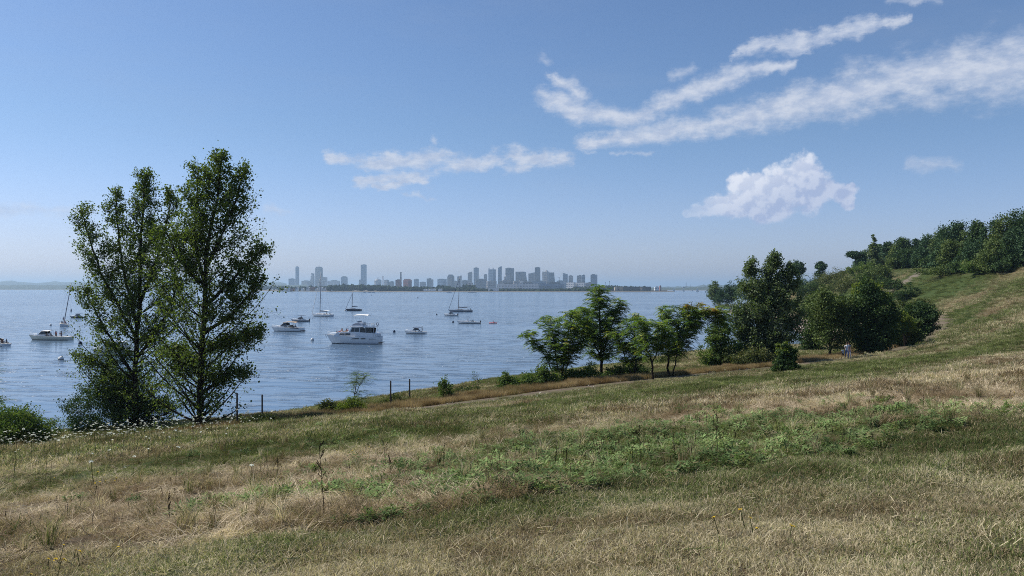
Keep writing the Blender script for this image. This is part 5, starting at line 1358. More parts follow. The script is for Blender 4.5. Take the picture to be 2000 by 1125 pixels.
def windshield(root, x0, x1, z0, z1, w, name='windshield'):
    mb = MB(); mb.side([(x1, z0), (x0, z1), (x0 - .03, z1), (x1 - .05, z0)], w, w * .85)
    for s_ in (-1, 1):
        mb.add([(x1, s_ * w, z0), (x0, s_ * w * .85, z1), (x0 - .9, s_ * w * .9, z1 - .08), (x0 - 1.0, s_ * w * 1.02, z0), (x1, s_ * (w - .03), z0), (x0, s_ * (w * .85 - .03), z1), (x0 - .9, s_ * (w * .9 - .03), z1 - .08), (x0 - 1.0, s_ * (w * 1.02 - .03), z0)],
               [(0, 1, 2, 3), (7, 6, 5, 4), (0, 4, 5, 1), (1, 5, 6, 2), (2, 6, 7, 3), (3, 7, 4, 0)])
    g_ = mb.build(name, M['glass'], root)
    mb = MB(); mb.tube([(x0, -w * .86, z1 + .01), (x0, w * .86, z1 + .01)], .018, 4)
    for s_ in (-1, 1): mb.tube([(x1, s_ * w * 1.005, z0), (x0, s_ * w * .86, z1 + .01), (x0 - .9, s_ * w * .91, z1 - .07)], .016, 4)
    mb.build('frame', M['chrome'], g_)
    return g_
def wpos(px, py):
    d = CAMZ * F / (py - HY); return ((px - HX) / F * d, d, 0.0)
def boatat(name, px, py, yaw, label, cat='boat', group=None):
    return empty(name, wpos(px, py), R(yaw), label, cat, group)
def onboard(root, x, y, z, rz, pose, shirt, short, label, skin='skin', sc=1.0):
    a = root.rotation_euler.z; c, s_ = math.cos(a), math.sin(a)
    return person(label, (root.location.x + c * x - s_ * y, root.location.y + s_ * x + c * y, root.location.z + z), a + R(rz), pose, shirt, short, skin, sc, group='people aboard the boats')
def side_pane(root, prof, w, off=.012, mat='glass', name='window', both=True, wt=None):
    for s_ in ((-1, 1) if both else (-1,)):
        zs = [p[1] for p in prof]; z0, z1 = min(zs), max(zs); wt_ = w if wt is None else wt
        ww = lambda z: w + (wt_ - w) * (z - z0) / max(1e-6, z1 - z0)
        n = len(prof); mb = MB()
        vs = [(x, s_ * (ww(z) + off), z) for x, z in prof] + [(x, s_ * (ww(z) - .02), z) for x, z in prof]
        mb.add(vs, [tuple(range(n)), tuple(range(n, 2 * n))[::-1]] + [(i, n + i, n + (i + 1) % n, (i + 1) % n) for i in range(n)])
        mb.build(name, M[mat], root)

# --- the big aft-cabin cruiser
r0 = boatat('motor_yacht', 690, 671, 172, 'big white flybridge cruiser, largest boat, its raised bow pointing away from the far sailboats', 'motor yacht')
r0['label'] = 'largest white flybridge cruiser with people sunning on its foredeck and a white canopy on top'
fn = add_hull(r0, 13.2, 4.2, 1.75, 2.15, rake=.13, p=2.4)
mb = MB()
mb.side([(4.2, 2.0), (3.1, 2.75), (-2.0, 2.75), (-2.0, 1.62), (4.2, 1.7)], 1.75, 1.6); mb.build('trunk_cabin', M['gel'], r0)
for a_ in ([(2.9, 2.05), (2.5, 2.5), (1.55, 2.5), (1.55, 2.05)], [(1.4, 2.05), (1.4, 2.5), (.15, 2.5), (.15, 2.05)]): side_pane(r0, a_, 1.72, .02, wt=1.68)
mb = MB(); mb.side([(.6, 2.75), (-.1, 3.95), (-2.1, 3.95), (-2.1, 2.75)], 1.6, 1.42); mb.build('salon', M['gel'], r0)
side_pane(r0, [(.2, 2.85), (-.25, 3.75), (-.85, 3.75), (-.85, 2.85)], 1.59, .02, wt=1.46)
side_pane(r0, [(-.95, 2.85), (-.95, 3.75), (-1.95, 3.75), (-1.95, 2.85)], 1.59, .02, wt=1.46)
mb = MB(); mb.add([(.56, -1.4, 2.85), (.56, 1.4, 2.85), (-.02, 1.3, 3.8), (-.02, -1.3, 3.8), (.50, -1.4, 2.85), (.50, 1.4, 2.85), (-.08, 1.3, 3.8), (-.08, -1.3, 3.8)], [(0, 1, 2, 3), (7, 6, 5, 4), (0, 4, 5, 1), (1, 5, 6, 2), (2, 6, 7, 3), (3, 7, 4, 0)])
mb.v = [(x + .055, y, z) for x, y, z in mb.v]; ws = mb.build('windshield', M['glass'], r0)
for y in (-.48, .48): MB().tube([(.64, y, 2.85), (.07, y, 3.8)], .03, 4).build('mullion', M['gel'], ws)
mb = MB(); mb.side([(-2.1, 2.75), (-2.1, 1.7), (-6.2, 1.62), (-6.2, 2.35), (-5.2, 2.6)], 1.95, 1.9); mb.build('aft_cabin', M['gel'], r0)
side_pane(r0, [(-2.25, 3.75), (-2.25, 2.55), (-4.9, 2.6), (-5.1, 3.7)], 1.62, .0, mat='glass', name='side_curtain')
mb = MB(); mb.side([(.9, 3.95), (.7, 4.08), (-5.6, 4.08), (-5.6, 3.95)], 1.75); mb.build('roof', M['gel'], r0)
for x in (-3.6, -5.45):
    for s_ in (-1, 1): MB().tube([(x, s_ * 1.62, 2.4), (x, s_ * 1.62, 3.96)], .035, 5).build('post', M['gel'], r0)
mb = MB(); mb.side([(.35, 4.08), (-1.0, 4.95), (-1.9, 5.05), (-2.3, 4.75), (-3.3, 4.08)], 1.55, 1.3); mb.build('flybridge', M['gel'], r0)
side_pane(r0, [(-.1, 4.42), (-1.1, 4.86), (-1.9, 4.86), (-2.5, 4.42)], 1.47, .02, mat='greyhull', name='wing_stripe', wt=1.36)
mb = MB(); mb.side([(-1.6, 4.9), (-1.35, 5.3), (-1.38, 5.32), (-1.7, 4.92)], 1.2); mb.build('fly_windshield', M['glass'], r0)
mb = MB(); mb.side([(-2.9, 4.1), (-2.9, 5.0), (-2.75, 5.02), (-2.45, 4.5), (-2.2, 4.5), (-2.2, 4.1)], .9); mb.build('helm_seat', M['canvas'], r0)
canopy(r0, -3.9, -.5, 1.35, 6.75, 'canvas', .16, [(-.8, -1.5), (-3.6, -2.9), (-2.1, -2.1)], 4.5, thick=.07, droop=.12)
mb = MB()
for s_ in (-1, 1):
    for x in np.linspace(-5.5, -3.0, 6): mb.tube([(x, s_ * 1.65, 4.08), (x, s_ * 1.65, 4.85)], .018, 4)
    mb.tube([(-5.55, s_ * 1.65, 4.85), (-3.0, s_ * 1.65, 4.85)], .02, 4); mb.tube([(-5.55, s_ * 1.65, 4.45), (-3.0, s_ * 1.65, 4.45)], .014, 4)
mb.tube([(-5.55, -1.65, 4.85), (-5.55, 1.65, 4.85)], .02, 4); mb.build('rail', M['chrome'], r0)
for nm_, (x, y, z) in (('life_ring', (-5.35, 1.74, 4.55)), ('life_ring', (-5.35, -1.74, 4.55))):
    mb = MB(); n = 14; pts = [(x + .32 * math.cos(2 * PI * k / n), y, z + .32 * math.sin(2 * PI * k / n)) for k in range(n + 1)]; mb.tube(pts, .07, 6); mb.build(nm_, M['canvas'] if y > 0 else M['bluecanvas'], r0, True)
rail(r0, fn, 1.2, 6.2, .62, 8); 
mb = MB(); mb.box(5.7, 6.9, -.22, .22, 2.05, 2.14); mb.build('bow_pulpit', M['gel'], r0)
mb = MB(); mb.tube([(6.85, 0, 2.15), (6.7, 0, 1.6), (6.55, -.2, 1.45), (6.6, .22, 1.42)], .045, 5); mb.build('anchor', M['alu'], r0)
side_pane(r0, [(-.6, 1.35), (-.2, 1.15), (-.9, 1.15), (-2.1, 1.18), (-2.1, 1.4)], 2.02, .03, name='port_light'); side_pane(r0, [(-2.5, 1.18), (-2.5, 1.4), (-3.6, 1.4), (-3.6, 1.18)], 2.06, .03, name='port_light')
mb = MB(); mb.box(-7.1, -6.6, -1.7, 1.7, .28, .38); mb.build('swim_platform', M['teak'], r0)
mb = MB()
for s_ in (-1, 1):
    for k, x in enumerate(np.linspace(-6.55, -5.5, 3)): mb.tube([(x, s_ * 1.95, 1.7), (x, s_ * 1.95, 2.6)], .02, 4)
    mb.tube([(-6.55, s_ * 1.95, 2.6), (-5.4, s_ * 1.95, 2.6)], .02, 4)
mb.tube([(-6.55, -1.95, 2.6), (-6.55, 1.95, 2.6)], .02, 4); mb.tube([(-6.55, -1.95, 2.2), (-6.55, 1.95, 2.2)], .015, 4); mb.build('stern_rail', M['chrome'], r0)
# name lettering on the quarter: slanted script-like strokes
for s_ in (-1, 1):
    mb = MB()
    for k, hh in enumerate((.30, .14, .14, .26, .14, .14, .2)):
        x1 = -4.55 - k * .22
        mb.tube([(x1, s_ * 2.03, 1.02), (x1 - .09, s_ * 2.03, 1.02 + hh), (x1 - .16, s_ * 2.03, 1.02 + hh * .3)], .022, 4)
    mb.build('name_lettering', M['navyhull'], r0)
for (x, y, z, rz, po, sh, so_, lb, sk_) in [(3.9, .4, 2.35, 200, 'sit', 'black_cloth', 'red_cloth', 'dark-haired person in black sitting foremost on the cruiser foredeck', 'skin_tan'), (3.3, -.5, 2.6, 20, 'lounge', 'red_cloth', 'red_cloth', 'person in red lounging on the cruiser foredeck', 'skin'),
                                           (2.6, .4, 2.75, 150, 'sit', 'skin', 'white_cloth', 'bare-chested person sitting mid foredeck on the cruiser', 'skin'), (1.9, -.6, 2.75, 0, 'sit', 'black_cloth', 'black_cloth', 'person in black sitting against the cruiser cabin top', 'skin_tan'), (1.3, .5, 2.75, 30, 'lounge', 'red_cloth', 'beige_cloth', 'person in dark red leaning back before the cruiser windshield', 'skin'),
                                           (-1.9, -.3, 4.45, 0, 'sit', 'navy_cloth', 'navy_cloth', 'person at the helm under the cruiser white canopy', 'skin'), (-5.3, .8, 2.55, 180, 'stand', 'black_cloth', 'navy_cloth', 'person in dark clothes standing on the cruiser aft deck', 'skin_tan')]:
    onboard(r0, x, y, z, rz, po, sh, so_, lb, sk_)

# --- long low cabin boat on the left
r1 = boatat('cabin_boat', 97, 664, 176, 'long low cream cabin boat with a row of people in its cockpit')
fn = add_hull(r1, 11.0, 3.3, .95, 1.35, 'cream', 'gel', rake=.10)
mb = MB(); mb.side([(3.4, 1.1), (2.2, 1.5), (.6, 1.6), (.6, 1.0), (3.4, .95)], 1.1, 1.0); mb.build('cabin', M['gel'], r1)
windshield(r1, 1.5, 2.2, 1.5, 2.25, 1.15)
canopy(r1, -.3, 1.6, 1.15, 2.3, 'canvas', .14, [(-.2, -.3)], 1.1)
rail(r1, fn, 2.6, 5.0, .5, 5); mb = MB(); mb.tube([(-5.3, 1.2, 1.0), (-5.4, 1.2, 2.0)], .02, 4); mb.build('flag_staff', M['chrome'], r1)
mb = MB(); mb.tube([(-.5, 0, 2.4), (-.6, 0, 3.1)], .02, 4); mb.tube([(-.6, -.2, 3.0), (-.6, .2, 3.0)], .02, 4); mb.build('light_mast', M['chrome'], r1)
for (x, y, z, po, sh, so_, lb, sk_) in [(.5, .3, .95, 'sit', 'beige_cloth', 'beige_cloth', 'person in beige seated behind the windshield of the long cream boat', 'skin'), (-.6, .4, 1.0, 'sit', 'black_cloth', 'black_cloth', 'person in black seated forward of the standing people in the cream boat', 'skin_tan'), (-1.3, -.4, .55, 'stand', 'navy_cloth', 'black_cloth', 'person in navy standing amidships on the long cream boat', 'skin_tan'),
                                       (-2.0, .4, .5, 'stand', 'red_cloth', 'black_cloth', 'person in red standing in the cockpit of the long cream boat', 'skin'), (-2.6, -.2, .45, 'stand', 'grey_cloth', 'white_cloth', 'person in grey standing in the cockpit of the long cream boat', 'skin'), (-3.3, .3, .5, 'stand', 'black_cloth', 'navy_cloth', 'person in black standing hindmost on the long cream boat', 'skin_tan')]:
    onboard(r1, x, y, z, 180, po, sh, so_, lb, sk_)

def sailboat(px, py, yaw, L, B, hullm, label, mastH, heel=0.0, furl=True, boomcover='bluecanvas', bimini=None, group='moored sailing boats'):
    r_ = boatat('sailboat', px, py, yaw, label, 'sailboat', group)
    fn = add_hull(r_, L, B, .95, 1.2, hullm, None, rake=.12, beak=.3, p=1.8)
    mb = MB(); mb.side([(L * .24, 1.0), (L * .18, 1.38), (-L * .14, 1.5), (-L * .16, .9), (L * .24, .9)], B * .27, B * .22); cb = mb.build('cabin', M['gel'], r_)
    side_pane(cb, [(L * .15, 1.12), (L * .13, 1.3), (-L * .1, 1.36), (-L * .11, 1.12)], B * .26, .012, wt=B * .235)
    mx = L * .08
    mb = MB(); mb.tube([(mx, 0, 1.2), (mx - .02 * mastH, 0, mastH * .6), (mx - .03 * mastH, 0, mastH)], [.15, .14, .09], 7)
    for f_ in (.4, .7): mb.tube([(mx - .015 * mastH, -.9, mastH * f_), (mx - .015 * mastH, .9, mastH * f_)], .025, 4)
    mb.build('mast', M['alu'], r_, True)
    mb = MB(); mb.tube([(mx - .1, 0, 2.3), (mx - L * .38, 0, 2.2)], .07, 6); bm_ = mb.build('boom', M['alu'], r_)
    mb = MB(); mb.tube([(mx - .15, 0, 2.62), (mx - L * .18, 0, 2.5), (mx - L * .37, 0, 2.35)], [.22, .16, .08], 7); mb.build('sail_cover', M[boomcover], bm_, True)
    mb = MB()
    for s_ in (-1, 1):
        mb.tube([(mx - .1, s_ * B * .45, 1.0), (mx - .015 * mastH, s_ * .9, mastH * .7), (mx - .03 * mastH, 0, mastH * .98)], .014, 3)
    mb.tube([(-L * .49, 0, 1.0), (mx - .03 * mastH, 0, mastH)], .014, 3); mb.build('shrouds', M['rope'], r_)
    mb = MB(); mb.tube([(L * .475, 0, 1.2), (mx - .028 * mastH, 0, mastH * .93)], .10 if furl else .02, 5); mb.build('furled_jib', M['bluecanvas'] if hullm != 'gel' or furl == 2 else M['canvas'], r_)
    rail(r_, fn, -L * .46, L * .44, .55, 8, rad=.012)
    if bimini: canopy(r_, -L * .40, -L * .16, B * .36, 2.75, bimini, .12, [(-L * .38, -L * .4), (-L * .18, -L * .2)], .95)
    r_.rotation_euler = (heel, 0, R(yaw))
    return r_
sa = sailboat(628, 618, 152, 12.0, 3.7, 'gel', 'white sailboat moored beyond the largest cruiser, its mast rising in front of the skyline', 20.5, 0.0, True, 'bluecanvas', 'canvas')
sb = sailboat(690, 607, 172, 9.6, 2.9, 'navyhull', 'small dark-hulled sailboat far out behind the largest cruiser', 10.8, 0.0, True, 'bluecanvas')
sc_ = sailboat(899, 609, 176, 13.6, 3.9, 'greyhull', 'dark grey sailboat with a slanting furled foresail beside the small white boat', 19.5, 0.0, 2, 'bluecanvas', 'bluecanvas')
sd2 = sailboat(124, 637, 120, 9.5, 3.0, 'gel', 'white sailboat with a leaning bare mast near the long cream cabin boat', 15.0, R(9), False, 'bluecanvas')
for (bt_, x, y, z, po, sh, so_, lb) in [(sa, -3.4, .5, 1.1, 'sit', 'black_cloth', 'black_cloth', 'person in black in the cockpit of the white sailboat beyond the cruiser'), (sa, -4.4, -.6, 1.1, 'sit', 'navy_cloth', 'grey_cloth', 'person in navy at the stern of the white sailboat beyond the cruiser'),
                                      (sc_, -4.2, .4, 1.1, 'sit', 'white_cloth', 'navy_cloth', 'person in white in the cockpit of the dark grey sailboat'), (sc_, -5.6, -.3, 1.1, 'sit', 'black_cloth', 'black_cloth', 'person in black at the stern of the dark grey sailboat'),
                                      (sd2, -2.4, .5, 1.1, 'sit', 'black_cloth', 'black_cloth', 'person in black sitting in the sailboat with the leaning mast'), (sd2, -3.2, -.5, 1.1, 'sit', 'red_cloth', 'navy_cloth', 'person in red sitting in the sailboat with the leaning mast'), (sd2, 1.6, 0, 1.45, 'stand', 'navy_cloth', 'black_cloth', 'person standing by the leaning mast')]:
    onboard(bt_, x, y, z, 180, po, sh, so_, lb, 'skin_tan')

# --- express cruiser with tan canopy
r2 = boatat('express_cruiser', 560, 647, 168, 'white express cruiser with a tan canopy, bow towards the cottonwoods')
fn = add_hull(r2, 10.2, 3.2, 1.15, 1.45, 'gel', rake=.12, transom=-.3)
mb = MB(); mb.side([(3.6, 1.3), (1.6, 1.85), (.4, 1.9), (.4, 1.1), (3.6, 1.1)], 1.15, 1.0); mb.build('cabin', M['gel'], r2)
windshield(r2, .5, 1.5, 1.75, 2.55, 1.25)
canopy(r2, -3.6, .6, 1.35, 2.85, 'tan', .2, [(-3.4, -3.2), (-1.4, -1.6)], 1.2, thick=.06, droop=.22)
mb = MB(); mb.side([(-1.2, 1.2), (-1.2, 1.9), (-1.6, 1.9), (-1.6, 1.5), (-2.4, 1.5), (-2.4, 1.2)], 1.0); mb.build('seats', M['tan'], r2)
rail(r2, fn, 1.4, 4.6, .5, 6); mb = MB(); mb.box(-5.7, -5.0, -1.3, 1.3, .25, .36); mb.build('swim_platform', M['teak'], r2)
mb = MB(); side_pane(r2, [(-1.8, .95), (-1.8, 1.1), (-4.6, 1.0), (-4.6, .85)], 1.53, .03, mat='navyhull', name='hull_stripe')
for (x, y, lb, sh) in [(-.6, .4, 'person in dark clothes at the wheel under the tan canopy', 'black_cloth'), (-1.9, -.3, 'person in navy seated behind the wheel under the tan canopy', 'navy_cloth'), (-2.9, .3, 'person in red at the back under the tan canopy', 'red_cloth')]: onboard(r2, x, y, 1.35, 180, 'sit', sh, 'black_cloth', lb, 'skin_tan')
def runabout(name, px, py, yaw, L, B, label, hm='gel', top=None, ob=True, ws_=True, topz=2.1, group='small motor boats at anchor', bowrail=True):
    r_ = boatat(name, px, py, yaw, label, 'boat', group)
    fn = add_hull(r_, L, B, .62, .95, hm, 'gel', rake=.10)
    mb = MB(); mb.side([(L * .32, .8), (L * .1, 1.12), (-L * .02, 1.14), (-L * .02, .6), (L * .32, .6)], B * .36, B * .3); mb.build('foredeck', M['gel'], r_)
    if ws_: windshield(r_, L * .02, L * .09, 1.1, 1.62, B * .34)
    mb = MB(); mb.side([(-L * .14, .55), (-L * .14, 1.15), (-L * .2, 1.15), (-L * .2, .85), (-L * .3, .85), (-L * .3, .55)], B * .3); mb.build('seats', M['canvas'], r_)
    if top: canopy(r_, -L * .28, L * .08, B * .38, topz, top, .1, [(-L * .26, -L * .3), (L * .06, -L * .02)], .75)
    if ob: outboard(r_, -L * .5, .55, 1.0 + .05 * L / 6)
    if bowrail: rail(r_, fn, L * .12, L * .44, .32, 5, rad=.012, mid=False)
    return r_
r3 = runabout('motor_boat', 586, 628, 170, 7.5, 2.5, 'small dark motor boat with a thin canopy just behind the express cruiser', 'greyhull', 'bluecanvas', True, True, 2.3)
onboard(r3, -.6, .2, .7, 180, 'stand', 'black_cloth', 'black_cloth', 'person standing in the small boat behind the express cruiser', 'skin_tan')
r4 = runabout('motor_boat', 811, 652, 172, 6.3, 2.4, 'white bowrider with a black canopy and a person standing at its stern', 'gel', 'bluecanvas', False, True, 1.9)
onboard(r4, -2.0, 0, .45, 180, 'stand', 'black_cloth', 'red_cloth', 'person in black standing at the stern of the white bowrider', 'skin_tan'); onboard(r4, -.9, .3, .8, 180, 'sit', 'navy_cloth', 'black_cloth', 'person seated under the black canopy of the bowrider', 'skin_tan')
r5 = runabout('motor_boat', 880, 617, 168, 6.6, 2.5, 'small white boat with dark outboard tucked in front of the grey sailboat', 'gel', 'bluecanvas', True, True, 1.9)
r6 = runabout('motor_boat', 915, 632, 174, 8.6, 2.7, 'sleek white centre console boat with a small dark T-shaped top', 'gel', None, True, False, 2.4)
mb = MB(); mb.side([(.6, .6), (.5, 1.5), (.1, 1.6), (-.2, .6)], .42, .36); mb.build('console', M['gel'], r6)
canopy(r6, -.6, 1.0, .8, 2.45, 'bluecanvas', .05, [(.6, .4), (-.3, -.1)], .65)
onboard(r6, -.9, 0, .75, 180, 'sit', 'black_cloth', 'black_cloth', 'person in black seated at the console of the sleek white boat', 'skin_tan'); onboard(r6, -1.7, .3, .75, 150, 'sit', 'navy_cloth', 'black_cloth', 'second person aft of the console on the sleek white boat', 'skin_tan')
r7 = runabout('motor_boat', 151, 621, 176, 6.8, 2.4, 'small dark runabout with an arched canopy close to the cottonwood leaves', 'navyhull', 'bluecanvas', False, True, 1.9)
onboard(r7, .2, .1, .7, 180, 'sit', 'white_cloth', 'navy_cloth', 'person in white in the runabout by the cottonwood leaves'); onboard(r7, -1.2, .1, .7, 180, 'sit', 'red_cloth', 'navy_cloth', 'person in red in the runabout by the cottonwood leaves', 'skin_tan')
r8 = runabout('motor_boat', -4, 675, 150, 7.0, 2.6, 'white boat cut off by the edge of the view, people crowding its stern', 'gel', None, False, True)
for k, (x, y, sh) in enumerate([(-2.2, .3, 'black_cloth'), (-2.9, -.3, 'navy_cloth'), (-1.4, -.2, 'red_cloth')]): onboard(r8, x, y, .7, 200, 'sit', sh, 'black_cloth', 'person in %s sitting in the boat at the edge of the view' % sh.split('_')[0], 'skin_tan')
# boat glimpsed through the cottonwood
r9 = boatat('cabin_boat', 222, 694, 176, 'white cabin boat glimpsed through the leaves of the cottonwood', 'boat')
fn = add_hull(r9, 9.0, 3.0, 1.0, 1.35, 'gel', rake=.1)
mb = MB(); mb.side([(1.8, 1.1), (1.2, 2.6), (-2.2, 2.6), (-2.2, .9), (1.8, .9)], 1.15, 1.05); mb.build('cabin', M['gel'], r9)
for a_ in ([(1.2, 1.7), (.95, 2.4), (.1, 2.4), (.1, 1.7)], [(-.1, 1.7), (-.1, 2.4), (-1.0, 2.4), (-1.0, 1.7)], [(-1.2, 1.7), (-1.2, 2.4), (-2.0, 2.4), (-2.0, 1.7)]): side_pane(r9, a_, 1.1, .02, wt=1.07)
mb = MB(); mb.side([(1.5, 2.6), (1.5, 2.7), (-2.6, 2.7), (-2.6, 2.6)], 1.25); mb.build('roof', M['gel'], r9); rail(r9, fn, 1.8, 4.1, .5, 5)
# red kayak
r10 = boatat('kayak', 963, 631.5, 172, 'small red kayak with a paddler, alone beyond the sleek white boat', 'kayak')
mb = MB(); pr = [(-1.5, .03), (-1.1, .22), (-.4, .34), (.4, .34), (1.1, .22), (1.5, .03)]
for i in range(len(pr) - 1):
    (xa, wa), (xb, wb) = pr[i], pr[i + 1]
    R1 = [(xa, wa * math.cos(a), .14 + .16 * math.sin(a)) for a in np.linspace(0, 2 * PI, 9)[:-1]]; R2 = [(xb, wb * math.cos(a), .14 + .16 * math.sin(a)) for a in np.linspace(0, 2 * PI, 9)[:-1]]
    mb.add(R1 + R2, [(k, (k + 1) % 8, 8 + (k + 1) % 8, 8 + k) for k in range(8)])
mb.build('hull', M['redp'], r10, True)
mb = MB(); mb.tube([(.25, -1.0, .9), (.35, 1.0, .55)], .02, 5); mb.tube([(.25, -1.25, .94), (.25, -1.0, .9)], [.09, .05], 5); mb.tube([(.35, 1.0, .55), (.36, 1.25, .5)], [.05, .09], 5); pd_ = mb.build('paddle', M['blackmotor'], r10)
onboard(r10, -.2, 0, .2, 180, 'sit', 'red_cloth', 'red_cloth', 'paddler in red sitting in the kayak', 'skin_tan', .9)
# buoys
def buoy(px, py, label, r_=.42, dark=False, spar=False):
    b_ = empty('mooring_buoy', wpos(px, py), 0, label, 'buoy', 'mooring buoys on the water')
    mb = MB(); mb.lathe([(r_ * .3, -.25), (r_ * .9, -.1), (r_, .15), (r_ * .85, .42), (r_ * .35, .62 if not spar else 1.5), (r_ * .12, .7 if not spar else 1.6)], n=12)
    mb.build('float', M['bluecanvas'] if dark else M['canvas'], b_, True)
    mb = MB(); mb.lathe([(r_ * 1.015, .10), (r_ * 1.01, .2)], n=12); mb.build('band', M['navyhull'], b_)
for a_ in [(610, 665, 'white mooring buoy between the express cruiser and the largest cruiser', .42), (770, 649, 'mooring buoy between the largest cruiser and the white bowrider', .4, True), (119, 703, 'pale mooring buoy below the long cream cabin boat', .5), (157, 672, 'dark buoy beside the cottonwood leaves, astern of the long cream boat', .45, True),
           (885, 630, 'dark mooring buoy off the bow of the sleek white boat', .4, True), (99, 636, 'small buoy near the sailboat with the leaning mast', .35), (139, 608, 'dark spar buoy beyond the small dark runabout', .4, True, True), (513, 641, 'pale buoy off the bow of the express cruiser', .42),
           (853, 615, 'tiny dark buoy beside the small white boat', .35, True), (816, 582.5, 'far dark buoy in open water beneath the skyline', .9, True, True), (674, 607, 'tiny white buoy at the bow of the dark-hulled sailboat', .5), (725, 577, 'far spar buoy between the two tall masts', .9, True, True)]:
    buoy(*a_)
# far white sails and launches
def far_sail(px, py, label, H):
    b_ = empty('sailboat', wpos(px, py), R(20), label, 'sailboat', 'tiny sails in the far channel')
    mb = MB(); mb2, _ = hull(H * .8, H * .22, .8, 1.1); mb2.build('hull', [M['bottom'], M['gel'], M['gel'], M['deck']], b_)
    mb = MB(); mb.tube([(0, 0, .5), (0, 0, H)], .12, 5); mb.build('mast', M['alu'], b_)
    mb = MB(); mb.add([(-.15, -.05, 1.5), (-.15, -.05, H * .97), (-H * .33, -.25, 1.6), (-.15, .05, 1.5), (-.15, .05, H * .97), (-H * .33, -.15, 1.6)], [(0, 1, 2), (5, 4, 3), (0, 3, 4, 1), (1, 4, 5, 2), (2, 5, 3, 0)]); mb.build('mainsail', M['canvas'], b_)
    mb = MB(); mb.add([(.2, 0, H * .9), (H * .38, 0, 1.2), (.3, .3, 1.4), (.2, .06, H * .9), (H * .38, .06, 1.2), (.3, .36, 1.4)], [(0, 1, 2), (5, 4, 3), (0, 3, 4, 1), (1, 4, 5, 2), (2, 5, 3, 0)]); mb.build('jib', M['canvas'], b_)
far_sail(1316, 569.6, 'tiny white sail nearest the tip of the far point', 16); far_sail(1335, 569.3, 'tiny white sail in the middle of the far channel', 15); far_sail(1362, 570.2, 'largest of the tiny white sails in the far channel', 17); far_sail(1352, 569.0, 'faintest of the tiny white sails in the far channel', 11)
for px, lb in ((922, 'long white launch lying under the far shore below the towers'), (877, 'small grey launch lying under the far shore below the low towers'), (712, 'white launch under the far shore below the tallest glass tower'), (722, 'white launch following the one below the tallest glass tower'), (729, 'white launch hindmost in the row under the far shore')):
    w_ = {922: 26, 877: 15}.get(px, 9)
    rr3 = boatat('motor_boat', px, 572.2, 180, lb, 'boat', 'launches under the far shore')
    mb2, _ = hull(w_, w_ * .25, 1.6, 2.2); mb2.build('hull', [M['bottom'], M['gel'], M['gel'], M['deck']], rr3)
    mb = MB(); mb.side([(w_ * .2, 1.6), (w_ * .12, 3.6), (-w_ * .3, 3.6), (-w_ * .3, 1.6)], w_ * .09); mb.build('cabin', M['gel'], rr3)
# ------------------------------------------------------------ far shores
def far_poly(name, pts, z1, mat, label):
    P_ = [( (px - HX) / F * d, d) for px, d in pts]
    mb = MB(); cx = sum(p[0] for p in P_) / len(P_); cy = sum(p[1] for p in P_) / len(P_)
    n = len(P_)
    ins = [(x + (cx - x) * .004, y + 26) for x, y in P_]
    mb.add([(x, y, -1.5) for x, y in P_] + [(x, y, z1) for x, y in ins], [(i, (i + 1) % n, n + (i + 1) % n, n + i) for i in range(n)] + [tuple(range(n, 2 * n))])
    return tag(mb.build(name, mat), label, kind='structure')
fs_m = simple('far_shore_earth', (0.16, 0.14, 0.11), 0.95, var=0.4, scale=0.01)
far_poly('far_shore', [(1322, 2900), (1270, 2760), (1000, 2720), (760, 2760), (640, 3000), (560, 3350), (515, 3600), (480, 6400), (0, 6700), (-700, 6800), (-700, 9800), (1240, 9800), (1255, 3600)], 2.6, fs_m, 'low far shore across the harbour')
far_poly('far_shore', [(1262, 4700), (1700, 4500), (1700, 9800), (1200, 9800)], 2.6, fs_m, 'low far shore beyond the channel')
# blue hills
hm = simple('far_hill_woods', (0.04, 0.06, 0.03), 0.95, var=0.3, scale=0.02)
def ridge(px0, px1, d, prof, depth, seed, label):
    n = 90; xs = np.linspace(px0, px1, n); hh = np.interp(xs, [p[0] for p in prof], [(HY - p[1]) / F * d + CAMZ for p in prof])
    hh = hh + (fbm(xs / 14.0, xs * 0 + seed, seed, 4) - .5) * 0.0035 * d * .6 + (fbm(xs / 3.0, xs * 0 + seed, seed + 4, 2) - .5) * 0.0012 * d
    mb = MB(); vs = []
    for j, (f_, dy) in enumerate([(0, 0), (.6, depth * .15), (.95, depth * .4), (1, depth * .5), (.6, depth * .8), (0, depth)]):
        for i in range(n): vs.append(((xs[i] - HX) / F * (d + dy), d + dy, max(-1, 1 + (hh[i]) * f_ * (1 + .05 * math.sin(i * 1.7 + j)) if f_ > 0 else -1)))
    mb.add(vs, [(j * n + i, j * n + i + 1, (j + 1) * n + i + 1, (j + 1) * n + i) for j in range(5) for i in range(n - 1)])
    return tag(mb.build('hills', hm, None, True), label, kind='structure')
ridge(-500, 560, 11000, [(-500, 545), (-40, 549), (30, 548), (70, 553), (105, 549), (135, 551), (200, 548), (300, 551), (420, 546), (560, 552)], 1500, 2, 'blue hills far beyond the harbour')
ridge(-400, 600, 7000, [(-400, 553), (0, 556), (120, 557), (200, 554), (300, 556), (420, 555), (500, 557), (600, 556)], 600, 5, 'low wooded rise along the far shore')
ridge(1190, 1600, 9400, [(1190, 561), (1300, 560.5), (1360, 559), (1365, 557.2), (1600, 556)], 800, 9, 'low hazy rise beyond the channel')
ridge(1270, 1600, 5200, [(1270, 563), (1330, 562.5), (1380, 560.5), (1600, 559)], 400, 12, 'dark strip of land beyond the channel')

